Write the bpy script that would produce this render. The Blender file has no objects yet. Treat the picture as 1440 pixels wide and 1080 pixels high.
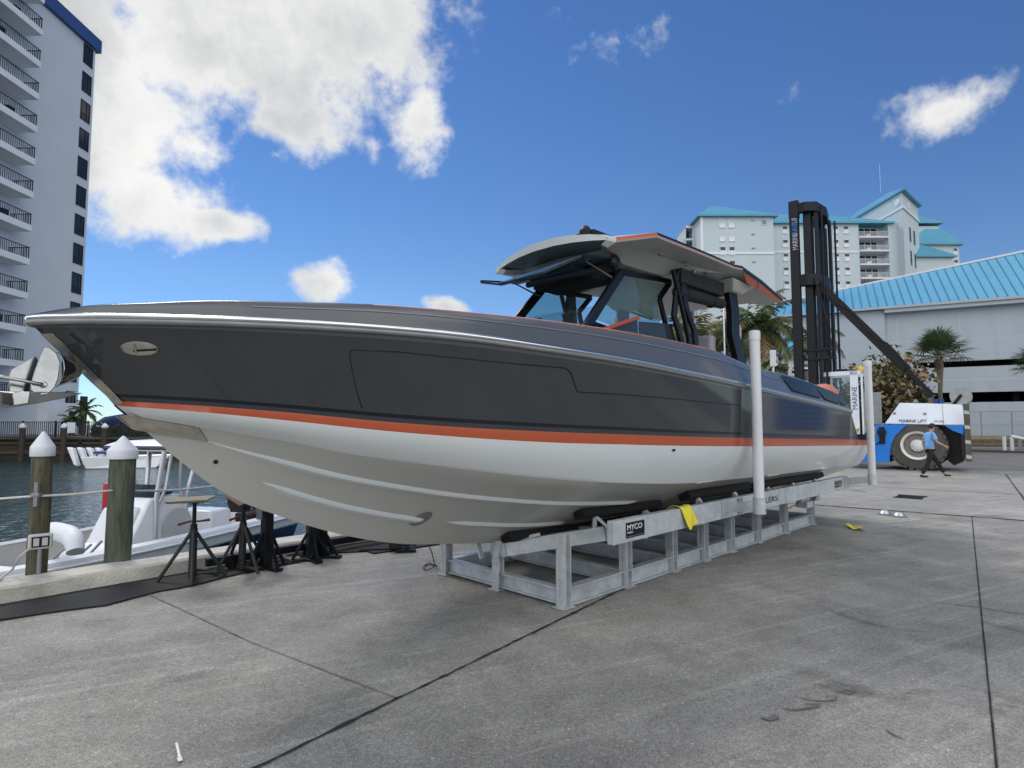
import bpy, bmesh, math, random
import numpy as np
from mathutils import Vector, Matrix, Euler
random.seed(7)
R = math.radians
scene = bpy.context.scene
COL = scene.collection

# ------------------------------------------------------------------ camera
F, PW, PH, CH, PITCH = 830.0, 1440.0, 1080.0, 1.75, R(3.93)
cam_d = bpy.data.cameras.new('camera')
cam = bpy.data.objects.new('camera', cam_d)
COL.objects.link(cam)
cam.location = (0, 0, CH)
cam.rotation_euler = (R(90) + PITCH, 0, 0)
cam_d.sensor_width = 36.0
cam_d.lens = 36.0 * F / PW
cam_d.clip_start = 0.05
cam_d.clip_end = 6000
scene.camera = cam
CAMP = Vector((0, 0, CH))

def ray(px, py):
    x = (px - PW / 2) / F
    y = (PH / 2 - py) / F
    return Vector((x, math.cos(PITCH) - y * math.sin(PITCH), math.sin(PITCH) + y * math.cos(PITCH)))

def G(px, py, z=0.0):          # a measured point on a level surface
    r = ray(px, py)
    return CAMP + r * ((z - CH) / r.z)

def AT(px, py, D):             # a measured point at a known distance
    r = ray(px, py)
    return CAMP + r * (D / r.y)

# ------------------------------------------------------------------ materials
MATS = {}
def node(nt, typ, **kw):
    n = nt.nodes.new(typ)
    for k, v in kw.items():
        setattr(n, k, v)
    return n

def mat(name, col, rough=0.5, metal=0.0, var=0.08, scale=3.0, bump=0.0, bscale=40.0, coat=0.0, spec=0.5,
        trans=0.0, stretch=(1, 1, 1), dark=None, darkamt=0.0, dscale=1.5, ior=1.45, rvar=0.0):
    m = bpy.data.materials.new(name)
    m.use_nodes = True
    nt = m.node_tree
    b = nt.nodes['Principled BSDF']
    b.inputs['Roughness'].default_value = rough
    b.inputs['Metallic'].default_value = metal
    b.inputs['Coat Weight'].default_value = coat
    b.inputs['Coat Roughness'].default_value = 0.03
    b.inputs['Specular IOR Level'].default_value = spec
    b.inputs['Transmission Weight'].default_value = trans
    b.inputs['IOR'].default_value = ior
    tc = node(nt, 'ShaderNodeTexCoord')
    mp = node(nt, 'ShaderNodeMapping')
    mp.inputs['Scale'].default_value = stretch
    nt.links.new(tc.outputs['Object'], mp.inputs['Vector'])
    n1 = node(nt, 'ShaderNodeTexNoise')
    n1.inputs['Scale'].default_value = scale
    n1.inputs['Detail'].default_value = 6
    n1.inputs['Roughness'].default_value = 0.65
    nt.links.new(mp.outputs[0], n1.inputs['Vector'])
    mr = node(nt, 'ShaderNodeMapRange')
    mr.inputs[1].default_value = 0.25
    mr.inputs[2].default_value = 0.75
    mr.inputs[3].default_value = 1 - var
    mr.inputs[4].default_value = 1 + var
    nt.links.new(n1.outputs['Fac'], mr.inputs[0])
    mul = node(nt, 'ShaderNodeVectorMath', operation='SCALE')
    mul.inputs[0].default_value = col[:3]
    nt.links.new(mr.outputs[0], mul.inputs['Scale'])
    out = mul.outputs[0]
    if dark is not None:
        n2 = node(nt, 'ShaderNodeTexNoise')
        n2.inputs['Scale'].default_value = dscale
        n2.inputs['Detail'].default_value = 8
        n2.inputs['Roughness'].default_value = 0.7
        nt.links.new(mp.outputs[0], n2.inputs['Vector'])
        m2 = node(nt, 'ShaderNodeMapRange')
        m2.inputs[1].default_value = 0.5
        m2.inputs[2].default_value = 0.72
        m2.inputs[3].default_value = 0
        m2.inputs[4].default_value = darkamt
        nt.links.new(n2.outputs['Fac'], m2.inputs[0])
        mx = node(nt, 'ShaderNodeMix', data_type='RGBA')
        nt.links.new(m2.outputs[0], mx.inputs['Factor'])
        nt.links.new(out, mx.inputs[6])
        mx.inputs[7].default_value = (*dark, 1)
        out = mx.outputs[2]
    nt.links.new(out, b.inputs['Base Color'])
    if rvar:
        m3 = node(nt, 'ShaderNodeMapRange')
        m3.inputs[3].default_value = max(0.02, rough - rvar)
        m3.inputs[4].default_value = rough + rvar
        nt.links.new(n1.outputs['Fac'], m3.inputs[0])
        nt.links.new(m3.outputs[0], b.inputs['Roughness'])
    if bump:
        n3 = node(nt, 'ShaderNodeTexNoise')
        n3.inputs['Scale'].default_value = bscale
        n3.inputs['Detail'].default_value = 5
        nt.links.new(mp.outputs[0], n3.inputs['Vector'])
        bp = node(nt, 'ShaderNodeBump')
        bp.inputs['Strength'].default_value = bump
        bp.inputs['Distance'].default_value = 0.02
        nt.links.new(n3.outputs['Fac'], bp.inputs['Height'])
        nt.links.new(bp.outputs[0], b.inputs['Normal'])
    MATS[name] = m
    return m

def glass(name, col, alpha=0.35, rough=0.02):     # thin tinted pane
    m = bpy.data.materials.new(name)
    m.use_nodes = True
    nt = m.node_tree
    for n in list(nt.nodes):
        nt.nodes.remove(n)
    o = node(nt, 'ShaderNodeOutputMaterial')
    tr = node(nt, 'ShaderNodeBsdfTransparent')
    tr.inputs[0].default_value = (*col, 1)
    gl = node(nt, 'ShaderNodeBsdfGlossy')
    gl.inputs['Roughness'].default_value = rough
    df = node(nt, 'ShaderNodeBsdfDiffuse')
    df.inputs[0].default_value = (col[0] * .5, col[1] * .5, col[2] * .5, 1)
    lw = node(nt, 'ShaderNodeLayerWeight')
    lw.inputs[0].default_value = 0.5
    pw = node(nt, 'ShaderNodeMath', operation='POWER')
    nt.links.new(lw.outputs['Facing'], pw.inputs[0])
    pw.inputs[1].default_value = 4.0
    fr = node(nt, 'ShaderNodeMath', operation='MULTIPLY_ADD')
    nt.links.new(pw.outputs[0], fr.inputs[0])
    fr.inputs[1].default_value = 0.6
    fr.inputs[2].default_value = 0.03
    m1 = node(nt, 'ShaderNodeMixShader')
    m1.inputs[0].default_value = alpha
    nt.links.new(tr.outputs[0], m1.inputs[1])
    nt.links.new(df.outputs[0], m1.inputs[2])
    m2 = node(nt, 'ShaderNodeMixShader')
    nt.links.new(fr.outputs[0], m2.inputs[0])
    nt.links.new(m1.outputs[0], m2.inputs[1])
    nt.links.new(gl.outputs[0], m2.inputs[2])
    nt.links.new(m2.outputs[0], o.inputs[0])
    MATS[name] = m
    return m

mat('hull_grey', (0.046, 0.050, 0.055), 0.07, 0.1, 0.04, 0.8, coat=0.0, spec=0.5)
mat('deck_grey', (0.085, 0.09, 0.098), 0.2, 0.0, 0.04, 0.8, coat=0.15)
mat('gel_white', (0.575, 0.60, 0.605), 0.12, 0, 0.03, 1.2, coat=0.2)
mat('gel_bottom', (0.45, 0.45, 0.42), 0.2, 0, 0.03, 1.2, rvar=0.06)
mat('strake', (0.54, 0.565, 0.57), 0.3, 0, 0.03, 2)
mat('orange', (0.40, 0.075, 0.026), 0.2, 0, 0.04, 2, coat=0.3)
mat('pink_line', (0.55, 0.40, 0.36), 0.3, 0, 0.03)
mat('orange_light', (0.62, 0.20, 0.13), 0.25, 0, 0.04, 2)
mat('navy_line', (0.006, 0.008, 0.018), 0.25, 0, 0.02)
mat('chrome', (0.66, 0.67, 0.68), 0.16, 1.0, 0.08, 6, rvar=0.03)
mat('brushed', (0.50, 0.47, 0.42), 0.30, 1.0, 0.25, 14, rvar=0.12)
mat('galv', (0.50, 0.53, 0.55), 0.42, 0.3, 0.2, 9, bump=0.06, rvar=0.12, dark=(0.27, 0.285, 0.29), darkamt=0.65, dscale=3)
mat('black_metal', (0.007, 0.008, 0.011), 0.45, 0.0, 0.2, 5, rvar=0.1, spec=0.3)
mat('black_gloss', (0.008, 0.009, 0.011), 0.28, 0.0, 0.05, spec=0.25)
mat('visor_grey', (0.24, 0.265, 0.26), 0.2, 0, 0.05, 2)
mat('dull_chrome', (0.55, 0.55, 0.54), 0.32, 0.8, 0.15, 12)
mat('steel_polish', (0.31, 0.32, 0.32), 0.11, 1.0, 0.22, 9, rvar=0.05)
mat('black_rubber', (0.018, 0.018, 0.019), 0.8, 0, 0.2, 8)
mat('carpet', (0.010, 0.010, 0.011), 0.95, 0, 0.3, 60, bump=0.3, bscale=120)
mat('pvc', (0.60, 0.615, 0.64), 0.35, 0, 0.03, 3, dark=(0.46, 0.46, 0.45), darkamt=0.35, dscale=4, stretch=(1, 1, .3))
mat('yellow_cloth', (0.72, 0.62, 0.05), 0.85, 0, 0.12, 30, bump=0.3, bscale=80)
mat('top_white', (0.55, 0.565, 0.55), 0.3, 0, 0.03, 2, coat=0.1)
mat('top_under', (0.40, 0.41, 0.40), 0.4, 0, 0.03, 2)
mat('seat_grey', (0.30, 0.31, 0.32), 0.6, 0, 0.08, 12, bump=0.1)
mat('black_cloth', (0.012, 0.013, 0.016), 0.8, 0, 0.2, 20, bump=0.2, bscale=60)
mat('plastic_blue', (0.04, 0.06, 0.22), 0.4)
mat('white_paint', (0.78, 0.79, 0.80), 0.4, 0, 0.04, 2)
mat('boat_white', (0.80, 0.81, 0.83), 0.28, 0, 0.03, 3, coat=0.2)
mat('boat_navy', (0.016, 0.022, 0.11), 0.15, 0, 0.05, 2, coat=0.4)
mat('teak_grey', (0.40, 0.39, 0.37), 0.7, 0, 0.12, 8, stretch=(12, 1, 1), bump=0.1)
mat('cushion', (0.70, 0.71, 0.73), 0.6, 0, 0.05, 8)
mat('reel_disc', (0.34, 0.35, 0.36), 0.5, 0.2, 0.2, 6)
mat('alu', (0.66, 0.67, 0.69), 0.3, 0.7, 0.05, 4)
mat('pile_wood', (0.095, 0.088, 0.058), 0.85, 0, 0.75, 4.0, bump=0.9, bscale=12, stretch=(4.5, 4.5, 0.5), dark=(0.016, 0.017, 0.014), darkamt=0.95, dscale=2.4)
mat('pile_wood2', (0.115, 0.125, 0.092), 0.85, 0, 0.65, 4.0, bump=0.9, bscale=12, stretch=(4.5, 4.5, 0.45), dark=(0.026, 0.044, 0.034), darkamt=0.9, dscale=1.9)
mat('cap_white', (0.68, 0.70, 0.74), 0.45, 0, 0.06, 5)
mat('rope', (0.55, 0.54, 0.50), 0.9, 0, 0.2, 50)
mat('far_wood', (0.06, 0.043, 0.034), 0.85, 0, 0.35, 1.5, stretch=(.4, 1, 4), dark=(0.03, 0.027, 0.026), darkamt=0.7, dscale=0.8)
mat('far_cap', (0.085, 0.072, 0.06), 0.8, 0, 0.15, 2)
mat('stand_steel', (0.022, 0.026, 0.028), 0.55, 0.2, 0.3, 9, dark=(0.10, 0.045, 0.025), darkamt=0.35, dscale=5)
mat('rust', (0.10, 0.035, 0.022), 0.75, 0.1, 0.35, 14)
mat('ply', (0.22, 0.20, 0.15), 0.8, 0, 0.2, 8, stretch=(1, 8, 1), bump=0.1)
mat('ply_dark', (0.15, 0.085, 0.05), 0.8, 0, 0.3, 8, stretch=(1, 8, 1), bump=0.1)
mat('box_grey', (0.48, 0.48, 0.48), 0.5, 0, 0.05)
mat('red_plastic', (0.42, 0.018, 0.022), 0.4, 0, 0.06)
mat('fl_white', (0.74, 0.77, 0.83), 0.35, 0, 0.04, 2, coat=0.1)
mat('fl_blue', (0.008, 0.19, 0.66), 0.35, 0, 0.08, 2, coat=0.1, dark=(0.008, 0.14, 0.5), darkamt=0.25, dscale=2)
mat('tyre', (0.085, 0.08, 0.072), 0.9, 0, 0.2, 5, bump=0.3, dark=(0.13, 0.12, 0.1), darkamt=0.5, dscale=2)
mat('rim_dark', (0.26, 0.235, 0.20), 0.7, 0, 0.25, 6)
mat('rim', (0.70, 0.69, 0.66), 0.55, 0, 0.15, 5, dark=(0.25, 0.2, 0.15), darkamt=0.5, dscale=3)
mat('yellow_step', (0.65, 0.60, 0.16), 0.6, 0, 0.15, 6)
mat('beacon', (0.75, 0.50, 0.03), 0.25, 0, 0.02)
mat('stripe_dark', (0.10, 0.09, 0.075), 0.7, 0, 0.3, 9)
mat('steel_grey', (0.25, 0.255, 0.26), 0.45, 0.5, 0.15, 5)
mat('tower_wall', (0.52, 0.565, 0.62), 0.85, 0, 0.05, 0.35, bump=0.1, bscale=6, dark=(0.47, 0.515, 0.57), darkamt=0.5, dscale=.15)
mat('tower_slab', (0.66, 0.69, 0.74), 0.8, 0, 0.05, 0.5)
mat('tower_blue', (0.028, 0.07, 0.22), 0.5, 0, 0.06, 0.5)
mat('dark_glass', (0.014, 0.017, 0.021), 0.06, 0, 0.1, 1)
mat('rail_black', (0.012, 0.014, 0.022), 0.5)
mat('condo_wall', (0.48, 0.55, 0.575), 0.85, 0, 0.04, 0.12, bump=0.05, bscale=4, dark=(0.43, 0.50, 0.52), darkamt=0.4, dscale=0.05)
mat('condo_trim', (0.68, 0.70, 0.72), 0.7, 0, 0.02)
mat('teal_roof', (0.085, 0.29, 0.41), 0.45, 0.1, 0.08, 0.3)
mat('garage_wall', (0.40, 0.445, 0.49), 0.85, 0, 0.05, 0.2, bump=0.08, bscale=3, dark=(0.335, 0.375, 0.41), darkamt=0.6, dscale=0.35, stretch=(1.6, 1, .35))
mat('blue_roof', (0.11, 0.34, 0.51), 0.4, 0.15, 0.07, 0.25)
mat('seam', (0.03, 0.15, 0.26), 0.45, 0.1, 0.05)
mat('slot_dark', (0.006, 0.006, 0.007), 0.9, 0, 0.2)
mat('bark', (0.14, 0.115, 0.09), 0.9, 0, 0.3, 6, bump=0.4, bscale=14, stretch=(1, 1, 4))
mat('bark_boot', (0.11, 0.085, 0.06), 0.9, 0, 0.4, 9, bump=0.5, bscale=14)
for nm, c in (('frond', (0.06, 0.085, 0.03)), ('frond_dry', (0.22, 0.16, 0.07)), ('frond_pale', (0.11, 0.125, 0.045)), ('sabal', (0.085, 0.12, 0.06)),
              ('leaf_green', (0.06, 0.08, 0.03)), ('leaf_brown', (0.25, 0.165, 0.095)), ('leaf_olive', (0.14, 0.125, 0.06)), ('leaf_dark', (0.022, 0.04, 0.018))):
    mat(nm, c, 0.55, 0, 0.3, 1.3, spec=0.3)
mat('flag_red', (0.35, 0.02, 0.035), 0.8)
mat('flag_white', (0.75, 0.75, 0.76), 0.8)
mat('flag_blue', (0.02, 0.03, 0.14), 0.8)
mat('skin', (0.42, 0.25, 0.18), 0.55, 0, 0.05, 10)
mat('shirt', (0.17, 0.37, 0.68), 0.85, 0, 0.10, 12, bump=0.3, bscale=14)
mat('trousers', (0.010, 0.010, 0.012), 0.85, 0, 0.3, 20, bump=0.2, bscale=20)
mat('shoe', (0.02, 0.02, 0.022), 0.6)
mat('cap_dark', (0.02, 0.022, 0.028), 0.8)
mat('thatch', (0.16, 0.115, 0.07), 0.95, 0, 0.4, 3, bump=0.6, bscale=14, stretch=(3, 3, .6))
mat('mesh_wire', (0.30, 0.32, 0.33), 0.6, 0.5, 0.1)
mat('mat_black', (0.014, 0.015, 0.016), 0.85, 0, 0.35, 2.5, bump=0.3, bscale=30, dark=(0.05, 0.048, 0.045), darkamt=0.4, dscale=2)
mat('joint', (0.018, 0.018, 0.019), 0.9, 0, 0.3, 20)
mat('joint_pale', (0.19, 0.18, 0.16), 0.9, 0, 0.6, 9)
mat('chalk', (0.7, 0.68, 0.64), 0.9, 0, 0.2, 30)
mat('scuff', (0.135, 0.132, 0.125), 0.7, 0, 0.4, 20)
mat('kerb_conc', (0.52, 0.495, 0.44), 0.9, 0, 0.18, 3, bump=0.5, bscale=30, dark=(0.19, 0.18, 0.16), darkamt=0.6, dscale=1.3)
mat('grass_dry', (0.16, 0.13, 0.075), 0.95, 0, 0.4, 1.5, bump=0.5, bscale=8)
mat('asphalt', (0.135, 0.133, 0.13), 0.85, 0, 0.2, 0.5, bump=0.2, bscale=60)
mat('sand', (0.22, 0.21, 0.185), 0.95, 0, 0.15, 0.4)
mat('hedge', (0.03, 0.05, 0.022), 0.8, 0, 0.4, 3)
glass('tint_glass', (0.66, 0.80, 0.79), 0.13)
glass('blue_glass', (0.50, 0.70, 0.80), 0.14)
glass('smoke_glass', (0.16, 0.20, 0.23), 0.4)
glass('clear_glass', (0.88, 0.95, 0.96), 0.03)

def concrete(name, base, spread, streak, seed, stain):
    m = bpy.data.materials.new(name)
    m.use_nodes = True
    nt = m.node_tree
    L = nt.links.new
    b = nt.nodes['Principled BSDF']
    b.inputs['Specular IOR Level'].default_value = 0.35
    tc = node(nt, 'ShaderNodeTexCoord')
    mp = node(nt, 'ShaderNodeMapping')
    mp.inputs['Location'].default_value = (seed, seed * .7, 0)
    L(tc.outputs['Object'], mp.inputs[0])
    def noise(scale, det=6, rg=0.6, vec=None, dist=0.0):
        n = node(nt, 'ShaderNodeTexNoise')
        n.inputs['Scale'].default_value = scale
        n.inputs['Detail'].default_value = det
        n.inputs['Roughness'].default_value = rg
        n.inputs['Distortion'].default_value = dist
        L((vec or mp).outputs[0], n.inputs['Vector'])
        return n.outputs['Fac']
    def rng(s, a, b_, c, d):
        r = node(nt, 'ShaderNodeMapRange')
        for i, v in enumerate((a, b_, c, d)):
            r.inputs[i + 1].default_value = v
        L(s, r.inputs[0])
        return r.outputs[0]
    def math_(op, a, b_):
        n = node(nt, 'ShaderNodeMath', operation=op)
        for i, v in enumerate((a, b_)):
            if isinstance(v, (int, float)):
                n.inputs[i].default_value = v
            else:
                L(v, n.inputs[i])
        return n.outputs[0]
    sp = node(nt, 'ShaderNodeMapping')
    sp.inputs['Rotation'].default_value = (0, 0, R(-27))
    L(mp.outputs[0], sp.inputs[0])
    sp2 = node(nt, 'ShaderNodeMapping')
    sp2.inputs['Scale'].default_value = (0.12, 4.0, 1)
    L(sp.outputs[0], sp2.inputs[0])
    big = rng(noise(0.33, 5, 0.62), 0.3, 0.7, 1 - spread, 1 + spread)
    mid = rng(noise(1.7, 8, 0.7, dist=0.4), 0.3, 0.7, 1 - spread * .9, 1 + spread * .9)
    fine = rng(noise(30, 4, 0.75), 0.3, 0.7, 0.78, 1.22)
    spk = rng(noise(115, 2, 0.6), 0.36, 0.64, 0.66, 1.34)
    stk = rng(noise(2.0, 8, 0.72, sp2), 0.52, 0.68, 1.0, 1 + streak)
    v = math_('MULTIPLY', math_('MULTIPLY', big, mid), math_('MULTIPLY', fine, spk))
    v = math_('MULTIPLY', v, stk)
    # dark oil stains and pale chips
    st = rng(noise(0.9, 7, 0.68, dist=0.8), 0.585, 0.70, 1.0, 1 - stain)
    st2 = rng(noise(4.5, 4, 0.6, dist=0.5), 0.67, 0.75, 1.0, 1 - stain * .8)
    ch = rng(noise(48, 2, 0.5), 0.67, 0.73, 1.0, 1.9)
    v = math_('MULTIPLY', math_('MULTIPLY', v, st), math_('MULTIPLY', st2, ch))
    sc = node(nt, 'ShaderNodeVectorMath', operation='SCALE')
    sc.inputs[0].default_value = base
    L(v, sc.inputs['Scale'])
    L(sc.outputs[0], b.inputs['Base Color'])
    L(rng(noise(1.1, 4), 0.3, 0.7, 0.55, 0.85), b.inputs['Roughness'])
    bp = node(nt, 'ShaderNodeBump')
    bp.inputs['Strength'].default_value = 0.45
    bp.inputs['Distance'].default_value = 0.006
    hh = math_('ADD', noise(90, 4, 0.7), math_('MULTIPLY', noise(7, 4), 0.8))
    L(hh, bp.inputs['Height'])
    L(bp.outputs[0], b.inputs['Normal'])
    MATS[name] = m
concrete('apron', (0.236, 0.227, 0.206), 0.26, 0.38, 3.1, 0.45)
concrete('drive', (0.285, 0.274, 0.25), 0.20, 0.25, 11.7, 0.45)

def water_mat():
    m = bpy.data.materials.new('water')
    m.use_nodes = True
    nt = m.node_tree
    b = nt.nodes['Principled BSDF']
    b.inputs['Base Color'].default_value = (0.02, 0.055, 0.06, 1)
    b.inputs['Roughness'].default_value = 0.08
    b.inputs['IOR'].default_value = 1.33
    tc = node(nt, 'ShaderNodeTexCoord')
    mp = node(nt, 'ShaderNodeMapping')
    mp.inputs['Scale'].default_value = (1, 1.5, 1)
    nt.links.new(tc.outputs['Object'], mp.inputs[0])
    n1 = node(nt, 'ShaderNodeTexNoise')
    n1.inputs['Scale'].default_value = 2.4
    n1.inputs['Detail'].default_value = 4
    n1.inputs['Distortion'].default_value = 0.6
    nt.links.new(mp.outputs[0], n1.inputs['Vector'])
    n2 = node(nt, 'ShaderNodeTexNoise')
    n2.inputs['Scale'].default_value = 0.35
    n2.inputs['Detail'].default_value = 2
    nt.links.new(mp.outputs[0], n2.inputs['Vector'])
    ad = node(nt, 'ShaderNodeMath', operation='ADD')
    nt.links.new(n1.outputs['Fac'], ad.inputs[0])
    nt.links.new(n2.outputs['Fac'], ad.inputs[1])
    bp = node(nt, 'ShaderNodeBump')
    bp.inputs['Strength'].default_value = 0.95
    bp.inputs['Distance'].default_value = 0.11
    nt.links.new(ad.outputs[0], bp.inputs['Height'])
    nt.links.new(bp.outputs[0], b.inputs['Normal'])
    MATS['water'] = m
water_mat()

# ------------------------------------------------------------------ mesh helper
class MB:
    def __init__(self):
        self.v, self.f, self.m = [], [], []
    def add(self, vs, fs, mi=0):
        o = len(self.v)
        self.v += [tuple(p) for p in vs]
        for f in fs:
            self.f.append([o + i for i in f])
            self.m.append(mi)
        return self
    def hexa(self, p, mi=0):       # 8 points: bottom ring 0-3, top ring 4-7 (ccw from above)
        return self.add(p, [(3, 2, 1, 0), (4, 5, 6, 7), (0, 1, 5, 4), (1, 2, 6, 5), (2, 3, 7, 6), (3, 0, 4, 7)], mi)
    def box(self, x0, x1, y0, y1, z0, z1, mi=0, M=None):
        p = [(x0, y0, z0), (x1, y0, z0), (x1, y1, z0), (x0, y1, z0), (x0, y0, z1), (x1, y0, z1), (x1, y1, z1), (x0, y1, z1)]
        if M is not None:
            p = [M @ Vector(q) for q in p]
        return self.hexa(p, mi)
    def bar(self, a, b, w, h, mi=0, up=Vector((0, 0, 1))):   # rectangular bar between two points
        a, b = Vector(a), Vector(b)
        d = (b - a).normalized()
        s = d.cross(up)
        if s.length < 1e-4:
            s = d.cross(Vector((1, 0, 0)))
        s.normalize()
        u = s.cross(d)
        s, u = s * (w / 2), u * (h / 2)
        p = [a - s - u, a + s - u, b + s - u, b - s - u, a - s + u, a + s + u, b + s + u, b - s + u]
        return self.hexa(p, mi)
    def tube(self, pts, r, n=8, mi=0, caps=True, sx=1.0, sy=1.0, up=None):
        pts = [Vector(p) for p in pts]
        if not hasattr(r, '__len__'):
            r = [r] * len(pts)
        rings = []
        prev = None
        for i, p in enumerate(pts):
            d = (pts[min(i + 1, len(pts) - 1)] - pts[max(i - 1, 0)])
            d = d.normalized() if d.length > 1e-9 else Vector((0, 0, 1))
            ref = up if up is not None else (prev if prev is not None else (Vector((0, 0, 1)) if abs(d.z) < 0.9 else Vector((1, 0, 0))))
            s = d.cross(ref)
            if s.length < 1e-5:
                s = d.cross(Vector((0, 1, 0.01)))
            s.normalize()
            u = s.cross(d).normalized()
            prev = u
            rings.append([p + s * (math.cos(2 * math.pi * k / n) * r[i] * sx) + u * (math.sin(2 * math.pi * k / n) * r[i] * sy) for k in range(n)])
        vs = [q for g in rings for q in g]
        fs = []
        for i in range(len(pts) - 1):
            for k in range(n):
                k2 = (k + 1) % n
                fs.append((i * n + k, i * n + k2, (i + 1) * n + k2, (i + 1) * n + k))
        if caps:
            fs.append(tuple(reversed(range(n))))
            fs.append(tuple((len(pts) - 1) * n + k for k in range(n)))
        return self.add(vs, fs, mi)
    def lathe(self, prof, c=(0, 0, 0), n=24, mi=0, axis='z', M=None, caps=True):   # prof: (r, h)
        vs, fs = [], []
        c = Vector(c)
        for (r, h) in prof:
            for k in range(n):
                a = 2 * math.pi * k / n
                x, y = r * math.cos(a), r * math.sin(a)
                q = Vector((x, y, h)) if axis == 'z' else (Vector((h, x, y)) if axis == 'x' else Vector((y, h, x)))
                if M is not None:
                    q = M @ q
                vs.append(c + q)
        for i in range(len(prof) - 1):
            for k in range(n):
                k2 = (k + 1) % n
                fs.append((i * n + k, i * n + k2, (i + 1) * n + k2, (i + 1) * n + k))
        if caps:
            fs.append(tuple(reversed(range(n))))
            fs.append(tuple((len(prof) - 1) * n + k for k in range(n)))
        return self.add(vs, fs, mi)
    def prism(self, poly, off, mi=0):     # poly: 3D points of one face, off: extrusion vector
        n = len(poly)
        off = Vector(off)
        p = [Vector(q) for q in poly]
        nrm = Vector((0, 0, 0))
        for i in range(n):
            nrm += p[i].cross(p[(i + 1) % n])
        if nrm.dot(off) > 0:
            p.reverse()
        vs = p + [q + off for q in p]
        fs = [tuple(range(n)), tuple(reversed(range(n, 2 * n)))]
        for i in range(n):
            j = (i + 1) % n
            fs.append((j, i, n + i, n + j))
        return self.add(vs, fs, mi)
    def grid(self, rows, mi=0, close=False, flip=False):
        n = len(rows[0])
        vs = [q for g in rows for q in g]
        fs, mm = [], []
        o = len(self.v)
        self.v += [tuple(p) for p in vs]
        for i in range(len(rows) - 1):
            for k in range(n if close else n - 1):
                k2 = (k + 1) % n
                f = [o + i * n + k, o + i * n + k2, o + (i + 1) * n + k2, o + (i + 1) * n + k]
                if flip:
                    f.reverse()
                self.f.append(f)
                self.m.append(mi[i] if isinstance(mi, (list, tuple)) else mi)
        return self
    def build(self, name, mats, parent=None, loc=None, smooth=35, bevel=0.0, weld=False, solid=0.0):
        me = bpy.data.meshes.new(name)
        me.from_pydata(self.v, [], self.f)
        if isinstance(mats, str):
            mats = [mats]
        for k in mats:
            me.materials.append(MATS[k])
        me.polygons.foreach_set('material_index', self.m)
        if weld:
            bm = bmesh.new()
            bm.from_mesh(me)
            bmesh.ops.remove_doubles(bm, verts=bm.verts, dist=0.0005)
            bm.to_mesh(me)
            bm.free()
        me.update()
        if smooth:
            me.polygons.foreach_set('use_smooth', [True] * len(me.polygons))
            me.set_sharp_from_angle(angle=R(smooth))
        o = bpy.data.objects.new(name, me)
        COL.objects.link(o)
        if parent is not None:
            o.parent = parent
        if loc is not None:
            o.location = loc
        if solid:
            md = o.modifiers.new('thickness', 'SOLIDIFY')
            md.thickness = solid
            md.offset = 0
        if bevel:
            md = o.modifiers.new('bevel', 'BEVEL')
            md.width = bevel
            md.segments = 2
            md.limit_method = 'ANGLE'
            md.angle_limit = R(40)
        return o

def tag(o, label=None, cat=None, group=None, kind=None):
    if label: o['label'] = label
    if cat: o['category'] = cat
    if group: o['group'] = group
    if kind: o['kind'] = kind
    return o

def thing(name, label, cat, loc=(0, 0, 0), rz=0.0, group=None):
    o = bpy.data.objects.new(name, None)
    o.empty_display_size = 0.2
    COL.objects.link(o)
    o.location = loc
    o.rotation_euler = (0, 0, rz)
    return tag(o, label, cat, group)

def copy_tree(o, parent=None):
    c = o.copy()
    COL.objects.link(c)
    c.parent = parent
    for ch in [k for k in KIDS.get(o.name, []) ]:
        copy_tree(ch, c)
    return c
KIDS = {}
def index_kids():
    KIDS.clear()
    for o in scene.objects:
        if o.parent is not None:
            KIDS.setdefault(o.parent.name, []).append(o)

def lettering(name, text, size, m, parent, M, depth=0.004, spacing=1.0):
    cu = bpy.data.curves.new(name, 'FONT')
    cu.body = text
    cu.size = size
    cu.extrude = depth
    cu.space_character = spacing
    cu.align_x = 'LEFT'
    t = bpy.data.objects.new(name, cu)
    COL.objects.link(t)
    dg = bpy.context.evaluated_depsgraph_get()
    me = bpy.data.meshes.new_from_object(t.evaluated_get(dg))
    bpy.data.objects.remove(t)
    me.transform(M)
    me.materials.clear()
    me.materials.append(MATS[m])
    o = bpy.data.objects.new(name, me)
    COL.objects.link(o)
    if parent is not None:
        o.parent = parent
    return o

def frame(o, x, y):      # 4x4 with given origin, x axis, y axis
    x = Vector(x).normalized()
    y = Vector(y)
    y = (y - x * y.dot(x)).normalized()
    z = x.cross(y)
    return Matrix(((x.x, y.x, z.x, o[0]), (x.y, y.y, z.y, o[1]), (x.z, y.z, z.z, o[2]), (0, 0, 0, 1)))

class Curve1:     # smooth interpolation through a table
    def __init__(self, xs, ys):
        self.x, self.y = np.array(xs, float), np.array(ys, float)
        h = np.diff(self.x)
        d = np.diff(self.y) / h
        m = np.zeros(len(self.x))
        m[1:-1] = (d[:-1] * h[1:] + d[1:] * h[:-1]) / (h[1:] + h[:-1])
        m[0], m[-1] = d[0], d[-1]
        self.m = m
    def __call__(self, t):
        t = min(max(t, self.x[0]), self.x[-1])
        i = min(int(np.searchsorted(self.x, t, 'right')) - 1, len(self.x) - 2)
        h = self.x[i + 1] - self.x[i]
        u = (t - self.x[i]) / h
        a, b = self.y[i], self.y[i + 1]
        return float(a * (1 + 2 * u) * (1 - u) ** 2 + b * u * u * (3 - 2 * u) + h * (self.m[i] * u * (1 - u) ** 2 + self.m[i + 1] * u * u * (u - 1)))
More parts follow.
